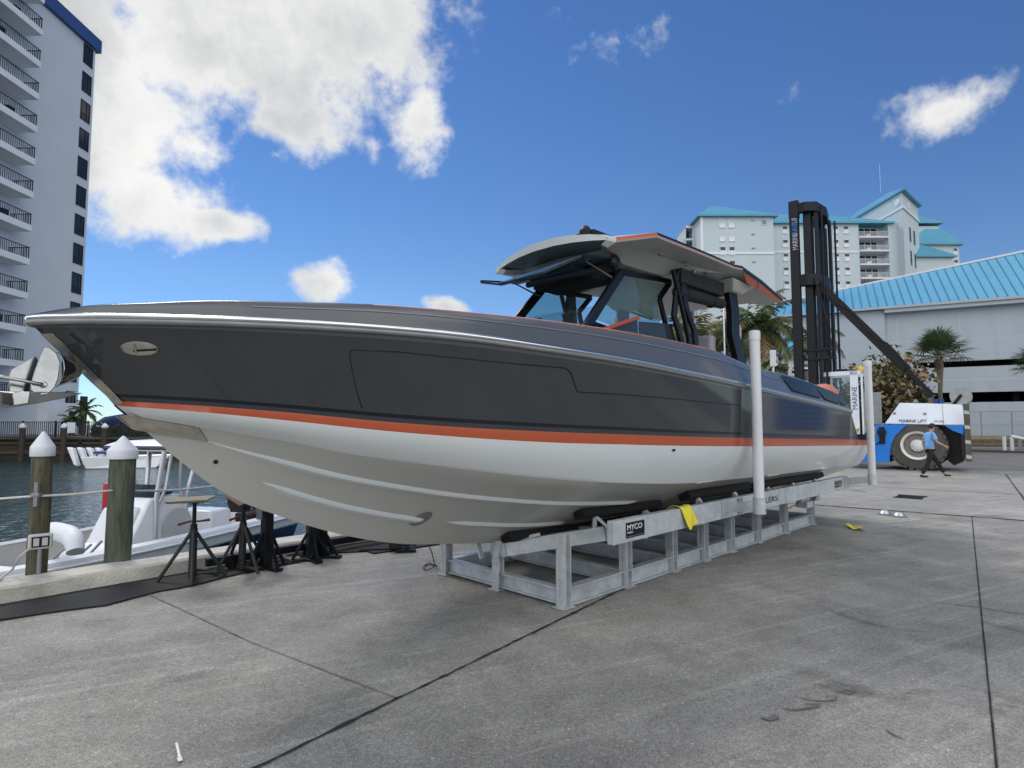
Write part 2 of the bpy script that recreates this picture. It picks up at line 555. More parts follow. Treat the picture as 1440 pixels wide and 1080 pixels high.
# ------------------------------------------------------------------ sky, clouds and sun
SUN_AZ, SUN_EL = R(-42), R(50)
world = bpy.data.worlds.new('World')
scene.world = world
world.use_nodes = True
def make_sky():
    nt = world.node_tree
    L = nt.links.new
    bg = nt.nodes['Background']
    bg.inputs['Strength'].default_value = 0.15
    sky = node(nt, 'ShaderNodeTexSky', sky_type='NISHITA')
    sky.sun_disc = False
    sky.sun_elevation = SUN_EL
    sky.sun_rotation = SUN_AZ
    sky.air_density = 1.0
    sky.dust_density = 0.0
    sky.ozone_density = 4.0
    tc = node(nt, 'ShaderNodeTexCoord')
    def vm(op, a, b=None, s=None):
        n = node(nt, 'ShaderNodeVectorMath', operation=op)
        for i, v in enumerate((a, b)):
            if v is None: continue
            if isinstance(v, (tuple, list, Vector)): n.inputs[i].default_value = tuple(v)
            else: L(v, n.inputs[i])
        if s is not None: n.inputs['Scale'].default_value = s
        return n
    def ma(op, a, b=None, c=None):
        n = node(nt, 'ShaderNodeMath', operation=op)
        for i, v in enumerate((a, b, c)):
            if v is None: continue
            if isinstance(v, (int, float)): n.inputs[i].default_value = v
            else: L(v, n.inputs[i])
        return n.outputs[0]
    def noise(scale, det, rg, vec, dist=0.0):
        n = node(nt, 'ShaderNodeTexNoise')
        n.inputs['Scale'].default_value = scale
        n.inputs['Detail'].default_value = det
        n.inputs['Roughness'].default_value = rg
        n.inputs['Distortion'].default_value = dist
        L(vec, n.inputs['Vector'])
        return n
    def rng(s, a, b_, c, d, smooth=False):
        r = node(nt, 'ShaderNodeMapRange')
        if smooth: r.interpolation_type = 'SMOOTHSTEP'
        for i, v in enumerate((a, b_, c, d)):
            r.inputs[i + 1].default_value = v
        L(s, r.inputs[0])
        return r.outputs[0]
    d0 = vm('NORMALIZE', tc.outputs['Generated']).outputs[0]
    warp = noise(5.0, 4, 0.6, d0)
    wv = vm('SCALE', vm('SUBTRACT', warp.outputs['Color'], (0.5, 0.5, 0.5)).outputs[0], s=0.075).outputs[0]
    d = vm('ADD', d0, wv).outputs[0]
    # each cloud: a lobe about a direction of the sky (measured bearing and spread)
    blobs = [(300, -60, 260, 150, 1.0), (480, 40, 150, 120, 1.0), (300, 60, 210, 120, 1.0), (170, 170, 150, 110, 1.0), (200, 275, 95, 70, 1.0), (160, 240, 90, 90, 1.0),
             (285, 318, 85, 24, .85), (585, 165, 45, 50, .55), (400, 180, 90, 40, .6), (100, 50, 150, 130, 1.0), (390, 222, 26, 18, .35), (520, 202, 30, 18, .2),
             (452, 397, 62, 27, .8), (628, 430, 32, 14, .75), (-40, 200, 180, 130, 1.0),
             (1322, 158, 60, 27, .44), (1275, 138, 44, 18, .42), (865, 60, 85, 36, .22), (770, 14, 80, 30, .18), (1072, 126, 60, 30, .13), (1022, 156, 60, 24, .08),
             (640, 20, 60, 60, .1)]
    Fm = None
    for (px, py, a, b, w) in blobs:
        c = ray(px, py).normalized()
        e1 = Vector((c.y, -c.x, 0)).normalized()
        e2 = e1.cross(c).normalized()
        k = F * math.sqrt(1 + ((px - 720) / F) ** 2 + ((py - 540) / F) ** 2)
        dd = vm('SUBTRACT', d, c).outputs[0]
        u = ma('DIVIDE', vm('DOT_PRODUCT', dd, e1).outputs['Value'], a / k * 1.1)
        v = ma('DIVIDE', vm('DOT_PRODUCT', dd, e2).outputs['Value'], b / k * 1.1)
        near = vm('DOT_PRODUCT', d0, c).outputs['Value']
        r2 = ma('ADD', ma('MULTIPLY', u, u), ma('MULTIPLY', v, v))
        f = ma('SUBTRACT', w, ma('MULTIPLY', ma('SQRT', r2), max(.4, w)))
        f = ma('SUBTRACT', f, ma('MULTIPLY', ma('LESS_THAN', near, 0.3), 9.0))
        Fm = f if Fm is None else ma('SMOOTH_MAX', Fm, f, 0.18)
    # unseen clouds added behind the photographer as neutral fill light
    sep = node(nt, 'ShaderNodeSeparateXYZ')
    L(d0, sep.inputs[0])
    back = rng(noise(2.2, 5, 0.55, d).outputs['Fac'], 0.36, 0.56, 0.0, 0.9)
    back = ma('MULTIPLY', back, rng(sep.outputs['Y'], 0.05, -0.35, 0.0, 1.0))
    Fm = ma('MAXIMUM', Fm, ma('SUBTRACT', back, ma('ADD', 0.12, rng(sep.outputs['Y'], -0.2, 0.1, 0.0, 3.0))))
    over = rng(noise(2.6, 5, 0.55, d).outputs['Fac'], 0.42, 0.60, 0.0, 0.8)  # overhead clouds out of view, added to grey the deck reflection
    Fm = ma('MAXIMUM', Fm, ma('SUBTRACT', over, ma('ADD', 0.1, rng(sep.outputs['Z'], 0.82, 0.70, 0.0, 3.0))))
    n1 = noise(12.0, 10, 0.62, d0, 0.0).outputs['Fac']
    n2 = noise(4.6, 7, 0.62, d0, 0.2).outputs['Fac']
    dens = ma('ADD', Fm, ma('MULTIPLY', ma('SUBTRACT', n1, 0.5), 1.75))
    alpha = rng(dens, 0.0, 0.52, 0.0, 1.0, True)
    low = ma('ADD', ma('MULTIPLY', Fm, 0.45), ma('MULTIPLY', ma('SUBTRACT', n2, 0.5), 2.2))
    low = ma('ADD', low, ma('MULTIPLY', ma('SUBTRACT', n1, 0.5), 1.1))
    shade = rng(low, -0.25, 0.85, 0.0, 1.0, True)
    cm = node(nt, 'ShaderNodeMix', data_type='RGBA')
    L(shade, cm.inputs['Factor'])
    cm.inputs[6].default_value = (3.8, 3.8, 3.75, 1)
    cm.inputs[7].default_value = (2.35, 2.42, 2.5, 1)
    # added clouds behind and overhead are boosted to lift the shade fill
    fill_gain = ma('MAXIMUM', rng(sep.outputs['Y'], 0.05, -0.35, 1.0, 2.5), rng(sep.outputs['Z'], 0.72, 0.86, 1.0, 2.0))
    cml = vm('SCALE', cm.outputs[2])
    L(fill_gain, cml.inputs['Scale'])
    hs = node(nt, 'ShaderNodeHueSaturation')
    hs.inputs['Hue'].default_value = 0.507
    hs.inputs['Saturation'].default_value = 1.18
    hs.inputs['Value'].default_value = 0.45
    L(sky.outputs[0], hs.inputs['Color'])
    mx = node(nt, 'ShaderNodeMix', data_type='RGBA')
    L(alpha, mx.inputs['Factor'])
    hz = node(nt, 'ShaderNodeMix', data_type='RGBA', blend_type='MULTIPLY')
    L(rng(sep.outputs['Z'], 0.22, 0.0, 0.0, 1.0), hz.inputs['Factor'])
    L(hs.outputs[0], hz.inputs[6])
    hz.inputs[7].default_value = (0.66, 0.88, 1.2, 1)
    L(hz.outputs[2], mx.inputs[6])
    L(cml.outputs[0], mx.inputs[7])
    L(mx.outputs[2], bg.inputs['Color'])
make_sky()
world.cycles.sampling_method = 'MANUAL'
world.cycles.sample_map_resolution = 1024

sl = bpy.data.lights.new('sun', 'SUN')
sl.energy = 1.0
sl.angle = R(16)
sl.color = (1.0, 0.955, 0.89)
sun = bpy.data.objects.new('sun', sl)
COL.objects.link(sun)
sd = Vector((math.sin(SUN_AZ) * math.cos(SUN_EL), math.cos(SUN_AZ) * math.cos(SUN_EL), math.sin(SUN_EL)))
sun.rotation_euler = sd.to_track_quat('Z', 'Y').to_euler()
sun.location = sd * 60

vs = scene.view_settings
vs.view_transform = 'Standard'
vs.look = 'None'
vs.exposure = 0.72
vs.gamma = 1.0
scene.cycles.max_bounces = 6
scene.cycles.transparent_max_bounces = 12
scene.cycles.caustics_reflective = False
scene.cycles.caustics_refractive = False
scene.cycles.use_denoising = True

# ------------------------------------------------------------------ ground, canal, banks
KA = R(42.0)
KD = Vector((math.sin(KA), math.cos(KA), 0))          # along the near seawall
KN = Vector((-KD.y, KD.x, 0))                          # towards the water
K0 = Vector((-5.03, 5.80, 0))                          # on the kerb's land-side edge
WATER = -0.85
def kp(a, b, z=0.0):
    p = K0 + KD * a + KN * b
    return Vector((p.x, p.y, z))
C1 = kp(9.5, 0.42)
edge_far = Vector((-2.0, 44.0, 0))

def sheet(name, pts, m, z, kind='structure', solid=0.0):
    bm = bmesh.new()
    f = bm.faces.new([bm.verts.new((p[0], p[1], z)) for p in pts])
    bmesh.ops.triangulate(bm, faces=[f])
    bmesh.ops.recalc_face_normals(bm, faces=bm.faces)
    for q in bm.faces:
        if q.normal.z < 0: q.normal_flip()
    me = bpy.data.meshes.new(name)
    bm.to_mesh(me)
    bm.free()
    me.materials.append(MATS[m])
    o = bpy.data.objects.new(name, me)
    COL.objects.link(o)
    return tag(o, kind=kind)

kb = kp(-60, 0.42)
sheet('ground', [kb, C1, edge_far, (-2, 1500), (1500, 1500), (1500, -800), (kb.x, -800)], 'asphalt', -0.012)
sheet('far_ground', [(-700, 44.0), (-2, 44.0), (-2, 1500), (-700, 1500)], 'sand', 0.78)
sheet('water', [(-700, -200), (6, -200), (6, 46), (-700, 46)], 'water', WATER)
# concrete yard: near slabs and the paler drive beyond the cross joint
SA = R(37.25)
SD = Vector((math.sin(SA), math.cos(SA), 0))
SX = Vector((SD.y, -SD.x, 0))
J0 = Vector((-0.04, 4.80, 0))
def sp(a, b):        # a along the slabs from J0, b to the right
    return J0 + SD * a + SX * b
c1a = (Vector((8.73, 11.43, 0)) - J0).dot(SD)
sheet('concrete_yard_ground', [kp(-60, 0.0), kp(10.5, 0.0), sp(c1a, -2.0), sp(c1a, 60), sp(-60, 60)], 'apron', -0.006)
sheet('concrete_drive_ground', [sp(c1a + .01, -4.5), sp(c1a + .01, 60), sp(c1a + 13.5, 60), sp(c1a + 15, 4), sp(c1a + 15, -8), (1.6, 20)], 'drive', -0.004)

def joint(name, pts, w, m='joint', z=0.002, jit=0.3, step=0.12):
    rows = []
    P = [Vector((p[0], p[1], 0)) for p in pts]
    for i in range(len(P) - 1):
        n = max(2, int((P[i + 1] - P[i]).length / step))
        d = (P[i + 1] - P[i]).normalized()
        s = Vector((d.y, -d.x, 0))
        for k in range(n + (i == len(P) - 2)):
            c = P[i].lerp(P[i + 1], k / n) + s * random.gauss(0, w * jit * .22)
            ww = w * (1 + random.uniform(-jit, jit)) * .5
            if random.random() < 0.03 * (jit > .25): ww *= 2.2
            rows.append([(c - s * ww) + Vector((0, 0, z)), (c + s * ww) + Vector((0, 0, z))])
    o = MB().grid(rows).build(name, m, smooth=0)
    return tag(o, kind='structure')
joint('ground_joint_line', [sp(-9, 0), sp(c1a, -0.03)], 0.021, jit=.5, step=.06)
j2b = (Vector((4.91, 6.36, 0)) - J0).dot(SX)
joint('ground_joint_line', [sp(-9, j2b), sp(c1a, j2b + .02)], 0.011, jit=.25)
joint('ground_joint_line', [sp(c1a, -2), sp(c1a, 30)], 0.05, z=0.0035, jit=.4)
c3a = (Vector((-0.74, 3.92, 0)) - J0).dot(SD)
joint('ground_joint_line', [sp(c3a, 0), sp(c3a - .05, -1.7), sp(c3a + .02, -3.8)], 0.011, 'joint_pale', jit=.45)
c2a = (Vector((4.43, 5.76, 0)) - J0).dot(SD)
joint('ground_joint_line', [sp(c2a, 2.6), sp(c2a + .05, j2b), sp(c2a, 12)], 0.009, jit=.3)
joint('ground_joint_line', [sp(c1a + 5.2, -4), sp(c1a + 5.2, 30)], 0.03, jit=.4)
joint('ground_joint_line', [sp(c1a, 4.0), sp(c1a + 13, 4.1)], 0.03, jit=.4)

# seawall kerb with a worn edge
def kerb():
    rows = []
    n = 150
    prof = [(0.0, -0.02), (0.0, 0.145), (0.025, 0.17), (0.40, 0.17), (0.415, 0.155), (0.42, -1.6)]
    for i in range(n + 1):
        a = -30 + 39.9 * i / n
        w = 0.012 * math.sin(a * 1.7) + random.gauss(0, 0.004)
        rows.append([kp(a, b + (w if j < 3 else 0), z + (random.gauss(0, .004) if 0 < j < 4 else 0)) for j, (b, z) in enumerate(prof)])
    o = MB().grid(rows, flip=True).build('kerb', 'kerb_conc', smooth=40)
    tag(o, kind='structure')
kerb()
# canal end wall on the landward side
w = MB()
w.hexa([(C1.x, C1.y, -2), (C1.x + .3, C1.y, -2), (edge_far.x + .3, 44, -2), (edge_far.x, 44, -2), (C1.x, C1.y, -.02), (C1.x + .3, C1.y, -.02), (edge_far.x + .3, 44, -.02), (edge_far.x, 44, -.02)])
tag(w.build('canal_wall', 'kerb_conc'), kind='structure')

# black rubber matting along the kerb foot: two lengths
def matting(label, pts, z=0.012):
    bm = MB()
    n = len(pts)
    top = [Vector((p[0], p[1], z + random.uniform(0, .004))) for p in pts]
    bot = [Vector((p[0], p[1], 0.0005)) for p in pts]
    bm.add(top + bot, [tuple(range(n))] + [(i, n + i, n + (i + 1) % n, (i + 1) % n) for i in range(n)])
    o = bm.build('rubber_mat', 'mat_black', smooth=0)
    tag(o, label, 'mat', 'rubber mats along the kerb')
def kline(a0, a1, b, n, j):
    return [kp(a0 + (a1 - a0) * i / n, b + random.uniform(-j, j)) for i in range(n + 1)]
f1 = [G(*p) for p in [(455, 783), (430, 789), (400, 795), (375, 801), (345, 806), (313, 813), (285, 821), (250, 828), (225, 832), (190, 841), (150, 852), (100, 858), (57, 864), (0, 873)]]
matting('long black rubber mat under the jack stands beside the kerb', kline(-9, 2.9, -0.012, 20, 0.004) + [kp(2.9, -.3)] + f1 + [kp(-4, -0.75), kp(-9, -0.8)])
f2 = [G(*p) for p in [(622, 765), (570, 773), (525, 779), (505, 772), (495, 763)]]
matting('short black rubber mat further along the kerb under the boat', kline(3.0, 6.0, -0.012, 8, 0.004) + [kp(6.0, -.55)] + f2)

# chalk mark and tyre scuffs on the slabs
cm_ = MB()
cm_.grid([[G(246, 1044, .002), G(250, 1044, .002)], [G(249, 1058, .002), G(253, 1057, .002)], [G(251, 1068, .002), G(256, 1068, .002)]])
cm_.grid([[G(248, 1066, .0025), G(251, 1071, .0025)], [G(256, 1064, .0025), G(257, 1069, .0025)]])
tag(cm_.build('chalk_mark', 'chalk', smooth=0), 'short white chalk tick on the concrete near the slab joint', 'chalk mark')
def scuff(pts, w):
    rows = []
    for i, p in enumerate(pts):
        q = G(*p, .003)
        d = (G(*pts[min(i + 1, len(pts) - 1)]) - G(*pts[max(i - 1, 0)])).normalized()
        s = Vector((d.y, -d.x, 0)) * w * (0.4 + 0.6 * math.sin(math.pi * (i + .5) / len(pts)))
        rows.append([q - s, q + s])
    return rows
sc_ = MB()
sc_.grid(scuff([(1170, 970), (1182, 973), (1196, 975), (1201, 971), (1192, 969), (1180, 972)], .007))
sc_.grid(scuff([(1125, 980), (1140, 984), (1156, 985), (1174, 984), (1177, 978), (1160, 978)], .008))
sc_.grid(scuff([(1100, 995), (1115, 998), (1130, 996), (1150, 993), (1154, 989), (1130, 990)], .009))
sc_.grid(scuff([(1070, 1008), (1080, 1011), (1092, 1009), (1088, 1004)], .02))
sc_.grid(scuff([(1245, 1025), (1258, 1033), (1270, 1038)], .008))
tag(sc_.build('ground_markings', 'scuff', smooth=0), kind='structure')
dr = MB()
for i in range(6):
    dr.box(-.27, .27, -.3 + i * .1, -.24 + i * .1, 0.0, 0.012)
dr.box(-.3, .3, -.36, -.31, 0, .014).box(-.3, .3, .3, .35, 0, .014)
gd = G(1280, 699)
tag(dr.build('drain_grate', 'black_metal', loc=gd), 'flat dark drain grate in the pale drive behind the boat', 'drain grate').rotation_euler = (0, 0, -SA - R(6))

# rag on the ground, two chrome caps, a cable dangling from the keel
def rag(pts, h, seed, label):
    rnd = random.Random(seed)
    c = sum((Vector(p) for p in pts), Vector()) / len(pts)
    bm = MB()
    N = 10
    rows = []
    for i in range(N + 1):
        row = []
        for k in range(5):
            t, s = i / N, k / 4
            a = Vector(pts[0]).lerp(Vector(pts[1]), t)
            b = Vector(pts[3]).lerp(Vector(pts[2]), t)
            q = a.lerp(b, s)
            q.z += .012 + h * (0.5 + .5 * math.sin(6 * t + 4 * s + rnd.random())) * (1 - abs(2 * t - 1) ** 2 * .5)
            q += Vector((rnd.gauss(0, .01), rnd.gauss(0, .01), 0))
            row.append(q)
        rows.append(row)
    o = bm.grid(rows).build('yellow_rag', 'yellow_cloth', smooth=80, solid=.006)
    md = o.modifiers.new('sub', 'SUBSURF'); md.levels = 1; md.render_levels = 1
    tag(o, label, 'rag')
rag([G(1186, 739), G(1206, 742), G(1218, 747), G(1200, 746)], .05, 4, 'crumpled yellow rag lying on the shaded concrete')
for i, (p, lab) in enumerate((((1245, 723), 'round chrome dome on the ground, further of the two'), ((1265, 726), 'round chrome dome on the ground, nearer of the two'))):
    g = G(*p)
    o = MB().lathe([(.125, 0), (.13, .012), (.10, .02), (.085, .055), (.05, .08), (.012, .088)], n=24).build('chrome_dome', 'dull_chrome', loc=g, smooth=60)
    tag(o, lab, 'chrome dome', 'chrome domes on the ground')
# ------------------------------------------------------------------ the big grey boat
BA = R(45.2)
U3 = Vector((math.sin(BA), math.cos(BA), 0))      # bow -> stern
N3 = Vector((math.cos(BA), -math.sin(BA), 0))     # out of the near (port) side
O3 = G(702, 828)
boat = thing('sport_boat', 'large grey and white centre console boat with orange waterline stripe, raised on the boat trailer', 'boat', O3, math.atan2(U3.y, U3.x))
def L3(s, t, z): return Vector((s, -t, z))          # boat coordinates
def onB(px, py, t):
    r = ray(px, py)
    p0 = O3 + N3 * t
    k = (p0 - CAMP).dot(N3) / r.dot(N3)
    p = CAMP + r * k
    return (p - O3).dot(U3), p.z

def beam(s0, Ln, B, p, q):
    return lambda s: B * (1 - (1 - min(max((s - s0) / Ln, 0), 1)) ** p) ** q
bS = beam(-4.02, 6.0, 1.60, 2.4, .75)
bT0 = beam(-3.56, 5.4, 1.50, 2.3, .80)
def bT(s):
    u = min(1, max(0, s / 3.0))
    return bT0(s) + .085 * u * u * (3 - 2 * u)
bC = beam(-3.42, 5.2, 1.38, 2.2, .85)
zS = Curve1([-4.02, -3.6, -3.0, -2.2, -1.5, -.87, .17, 1, 2.5, 4.2, 6.8], [2.405, 2.415, 2.427, 2.434, 2.425, 2.398, 2.355, 2.31, 2.235, 2.137, 1.975])
zTt = Curve1([-3.56, -3.1, -2.63, -2.08, -1.6, -.75, .3, 1.13, 2.83, 5, 8], [1.907, 1.874, 1.832, 1.776, 1.738, 1.693, 1.656, 1.628, 1.583, 1.535, 1.465])
zTb = Curve1([-3.56, -3.1, -2.63, -2.08, -1.6, -.75, .3, 1.13, 2.83, 5, 8], [1.875, 1.831, 1.776, 1.709, 1.664, 1.603, 1.560, 1.530, 1.482, 1.432, 1.366])
zC = Curve1([-3.42, -3.05, -2.8, -2.55, -2.25, -1.53, -.62, .45, 1.74, 2.17, 3.7, 6.2, 8], [1.765, 1.722, 1.672, 1.62, 1.546, 1.422, 1.288, 1.18, 1.10, 1.09, 1.06, 1.03, 1.005])
zK = Curve1([-3.42, -3.2, -2.86, -2.37, -1.86, -1.29, -.61, -.13, 1, 3, 8], [1.765, 1.55, 1.26, 1.01, .81, .655, .56, .50, .46, .44, .43])
END = 7.85
NU = 64
def us(s0, s1, p=1.45): return [s0 + (s1 - s0) * (i / NU) ** p for i in range(NU + 1)]
def zBot(s, f):      # bottom height at a fraction of the way keel->chine
    return zK(s) + (zC(s) - zK(s)) * (f + 0.10 * math.sin(math.pi * f) * max(0, min(1, (-s + 1) / 4)))
def bottom_pt(s, f, dz=0): return (s, bC(s) * f, zBot(s, f) + dz)

rows, rm = [], []
SK = us(-3.42, END)
def addrow(pts, m):
    rows.append(pts); rm.append(m)
# bottom: smooth V from keel to chine
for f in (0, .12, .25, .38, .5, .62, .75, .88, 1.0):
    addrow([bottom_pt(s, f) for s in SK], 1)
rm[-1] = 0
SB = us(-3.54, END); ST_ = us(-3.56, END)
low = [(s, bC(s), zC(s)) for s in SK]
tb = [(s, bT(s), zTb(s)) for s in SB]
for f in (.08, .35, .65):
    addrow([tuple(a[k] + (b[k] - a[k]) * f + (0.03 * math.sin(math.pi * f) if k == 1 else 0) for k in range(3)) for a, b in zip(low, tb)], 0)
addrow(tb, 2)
def tag_top(s): return (s, bT(s), zTt(s))
addrow([tag_top(s) for s in ST_], 3)
bottom_rows = MB()
for sgn in (1, -1):
    bottom_rows.grid([[L3(p[0], sgn * p[1], p[2]) for p in r] for r in rows], rm[:-1] , flip=(sgn > 0))
# closing stern face of the lower hull
stern = [rows[i][-1] for i in range(len(rows))]
poly = [L3(p[0], p[1], p[2]) for p in stern] + [L3(p[0], -p[1], p[2]) for p in reversed(stern[1:])]
bottom_rows.add(poly, [tuple(range(len(poly)))], 0)
# swim platform deck at stripe height, behind the transom
plat = [(7.0, bT(7), zTt(7)), (END, bT(END), zTt(END))]
bottom_rows.add([L3(6.3, 1.5, zTt(6.3)), L3(END, bT(END), zTt(END)), L3(END, -bT(END), zTt(END)), L3(6.3, -1.5, zTt(6.3))], [(0, 1, 2, 3)], 0)
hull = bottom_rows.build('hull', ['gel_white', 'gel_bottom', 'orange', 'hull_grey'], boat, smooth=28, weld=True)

# topsides: stripe to sheer, flared forward
TSE = 7.15
def flare(s): return 1 + 0.75 * max(0, min(1, (0.6 - s) / 3.5))
SS0, SS1 = -4.02, 6.72
def side_pt(u, v):
    s_lo = -3.56 + (TSE + 3.56) * u ** 1.45
    s_hi = SS0 + (SS1 - SS0) * u ** 1.45
    a = (s_lo, bT(s_lo), zTt(s_lo))
    b = (s_hi, bS(s_hi), zS(s_hi) - 0.015)
    s = a[0] + (b[0] - a[0]) * v
    k = flare(s)
    return (s, a[1] + (b[1] - a[1]) * v ** k , a[2] + (b[2] - a[2]) * v)
VV = [0, .055, .10, .2, .32, .45, .58, .7, .82, .91, .925, 1.0]
topm = [0, 1, 0, 0, 0, 0, 0, 0, 0, 2, 2]
top = MB()
for sgn in (1, -1):
    top.grid([[L3(*(lambda p: (p[0], sgn * p[1], p[2]))(side_pt(i / NU, v))) for i in range(NU + 1)] for v in VV], topm, flip=(sgn > 0))
col = [side_pt(1, v) for v in VV]
top.add([L3(p[0], p[1], p[2]) for p in col] + [L3(p[0], -p[1], p[2]) for p in reversed(col)], [tuple(range(2 * len(col)))], 0)
top.build('topsides', ['hull_grey', 'navy_line', 'deck_grey'], boat, smooth=28, weld=True)

def side_at(s, z):       # half-beam of the outer skin at a station and height
    zt = zTt(s)
    if z >= zt:
        v = min(1, (z - zt) / max(.05, (zS(s) - .015 - zt)))
        # station of the row differs with rake; solve u for this s at v
        lo, hi = 0.0, 1.0
        for _ in range(40):
            m_ = (lo + hi) / 2
            if side_pt(m_, v)[0] < s: lo = m_
            else: hi = m_
        p = side_pt((lo + hi) / 2, v)
        return p[1]
    if z >= zC(s):
        f = (z - zC(s)) / max(.02, zTb(s) - zC(s))
        f = min(1, max(0, f))
        return bC(s) + (bT(s) - bC(s)) * f + .03 * math.sin(math.pi * f)
    lo, hi = 0.0, 1.0
    for _ in range(40):
        m_ = (lo + hi) / 2
        if zBot(s, m_) < z: lo = m_
        else: hi = m_
    return bC(s) * lo
def skin(px, py, off=0.006):      # point of the port skin seen at a measured place
    t = 0.4
    for _ in range(60):
        s, z = onB(px, py, t)
        t = t * .5 + .5 * side_at(s, z)
    return L3(s, t + off, z)

# rub rail: dark rubber base with a chrome half round
rr = MB(); rb = MB()
for sgn in (1, -1):
    ss = us(SS0 + .004, SS1 + .02)
    rr.tube([L3(s, sgn * (bS(s) + .012), zS(s) + .002) for s in ss], .019, 10, up=Vector((0, 0, 1)))
    rb.tube([L3(s, sgn * (bS(s) + .0), zS(s) - .026) for s in ss], .023, 8, up=Vector((0, 0, 1)))
rr.build('rub_rail', 'chrome', boat, smooth=60)
rb.build('rub_rail_base', 'steel_grey', boat, smooth=60)

# deck shoulder and foredeck
zE = Curve1([-4.0, -3.72, -3.47, -3.22, -2.67, -2.09, -1.59, -.6, .6, 1.54, 2.3, 2.75, 3.26, 4.47, 5.96, 6.7], [2.43, 2.497, 2.527, 2.56, 2.60, 2.638, 2.652, 2.672, 2.676, 2.665, 2.643, 2.585, 2.53, 2.488, 2.375, 2.29])
dk = MB()
SD_ = us(SS0 + .01, SS1)
prof = [(1.0, 0.0), (.985, .14), (.962, .38), (.932, .66), (.893, .915), (.881, .965), (.862, 1.0), (.80, 1.01), (.74, 1.0)]
pm = [0, 0, 0, 0, 1, 2, 2, 2]
def shoulder(s, q, h): return (s, bS(s) * q, zS(s) + .02 + (zE(s) - .008 - zS(s) - .02) * h)
for sgn in (1, -1):
    g = [[L3(p[0], sgn * p[1], p[2]) for p in [shoulder(s, q, h) for s in SD_]] for q, h in prof]
    o0 = len(dk.f)
    dk.grid(g, pm, flip=(sgn > 0))
    # the orange accent stops short of the bow and stern
    for i in range(len(pm)):
        for k in range(NU):
            j = o0 + i * NU + k
            sm = SD_[k]
            if pm[i] == 1: dk.m[j] = 1 if -2.3 < sm < 2.7 else 0
            if pm[i] == 2: dk.m[j] = 2 if sm > (-2.3 if i == 5 else -.5) else 0
# foredeck across, bow to cockpit
CKF = -0.15
fs = [s for s in SD_ if s <= CKF] + [CKF]
dk.grid([[L3(s, y * bS(s) * .74, zS(s) + .02 + (zE(s) - zS(s) - .02) * 1.0 + .05 * (1 - y * y) * min(1, bS(s))) for s in fs] for y in (1, .66, .33, 0, -.33, -.66, -1)], 0, flip=True)
# inner coaming, sole and aft bulkhead
cs = [CKF] + [s for s in SD_ if s > CKF]
SOLE = 1.62
for sgn in (1, -1):
    dk.grid([[L3(s, sgn * bS(s) * .74, zE(s)) for s in cs], [L3(s, sgn * bS(s) * .74, SOLE) for s in cs]], 2, flip=(sgn > 0))
dk.grid([[L3(s, bS(s) * .74, SOLE) for s in cs], [L3(s, -bS(s) * .74, SOLE) for s in cs]], 2)
dk.add([L3(CKF, y * bS(CKF) * .74, z) for y, z in ((1, SOLE), (-1, SOLE), (-1, zE(CKF)), (1, zE(CKF)))], [(0, 1, 2, 3)], 2)
dk.add([L3(SS1, y * bS(SS1) * q, z) for y, q, z in ((1, 1, zS(SS1) + .02), (1, .82, zE(SS1)), (1, .74, zE(SS1)), (-1, .74, zE(SS1)), (-1, .82, zE(SS1)), (-1, 1, zS(SS1) + .02), (-1, .9, SOLE), (1, .9, SOLE))], [tuple(range(8))], 0)
dk.build('deck', ['deck_grey', 'orange', 'top_white'], boat, smooth=32, weld=True)
# thin pale accent line along the shoulder
ac = MB()
for sgn in (1, -1):
    ac.grid([[L3(s, sgn * (bS(s) * q + .004), zS(s) + .02 + (zE(s) - .008 - zS(s) - .02) * h + .003) for s in SD_ if -3.0 < s < 5.5] for q, h in ((.939, .60), (.935, .635))], 0, flip=(sgn > 0))
ac.build('accent_line', 'steel_grey', boat, smooth=30)
# stern quarter windows let into the shoulder
qw = MB()
for (a, b) in ((4.15, 5.35), (5.5, 6.25), (6.33, 6.6)):
    n = 8
    r1 = [L3(s, bS(s) * .985 + .012, zS(s) + .02 + (zE(s) - zS(s)) * .18) for s in [a + (b - a) * i / n for i in range(n + 1)]]
    r2 = [L3(s - .15 * (1 - i / n), bS(s) * .912 + .014, zS(s) + .02 + (zE(s) - zS(s)) * .80) for i, s in [(i, a + (b - a) * i / n) for i in range(n + 1)]]
    qw.grid([r1, r2], 0, flip=True)
qw.build('quarter_window', 'black_gloss', boat, smooth=30)

# strakes and spray edges on the bottom
def strake(s0, s1, f, name='strake', h=.032, both=True):
    b = MB()
    n = 44
    for sgn in (1, -1):
        r = [[], [], [], []]
        for i in range(n + 1):
            s = s0 + (s1 - s0) * i / n
            w = min(1, i / 6 + .05) * min(1, (n - i) / 1.5 + .02)
            wf = .055 * w / max(.15, bC(s))
            p0 = bottom_pt(s, max(0, f - wf)); p3 = bottom_pt(s, f + .004)
            out = (s, bC(s) * f + .012 * w, zBot(s, f) - h * .62 * w)
            r[0].append(L3(p0[0], sgn * p0[1], p0[2] - .002)); r[1].append(L3(out[0], sgn * (out[1] - .006), out[2] - .006 * w)); r[2].append(L3(out[0], sgn * out[1], out[2]))
            r[3].append(L3(p3[0], sgn * (p3[1] + .016 * w), p3[2] + h * .40 * w))
        b.grid(r, 0, flip=(sgn > 0))
    b.build(name, 'strake', boat, smooth=40)
strake(-3.05, 1.28, .66)
strake(-2.62, -1.22, .31)
strake(-.98, .62, .30)
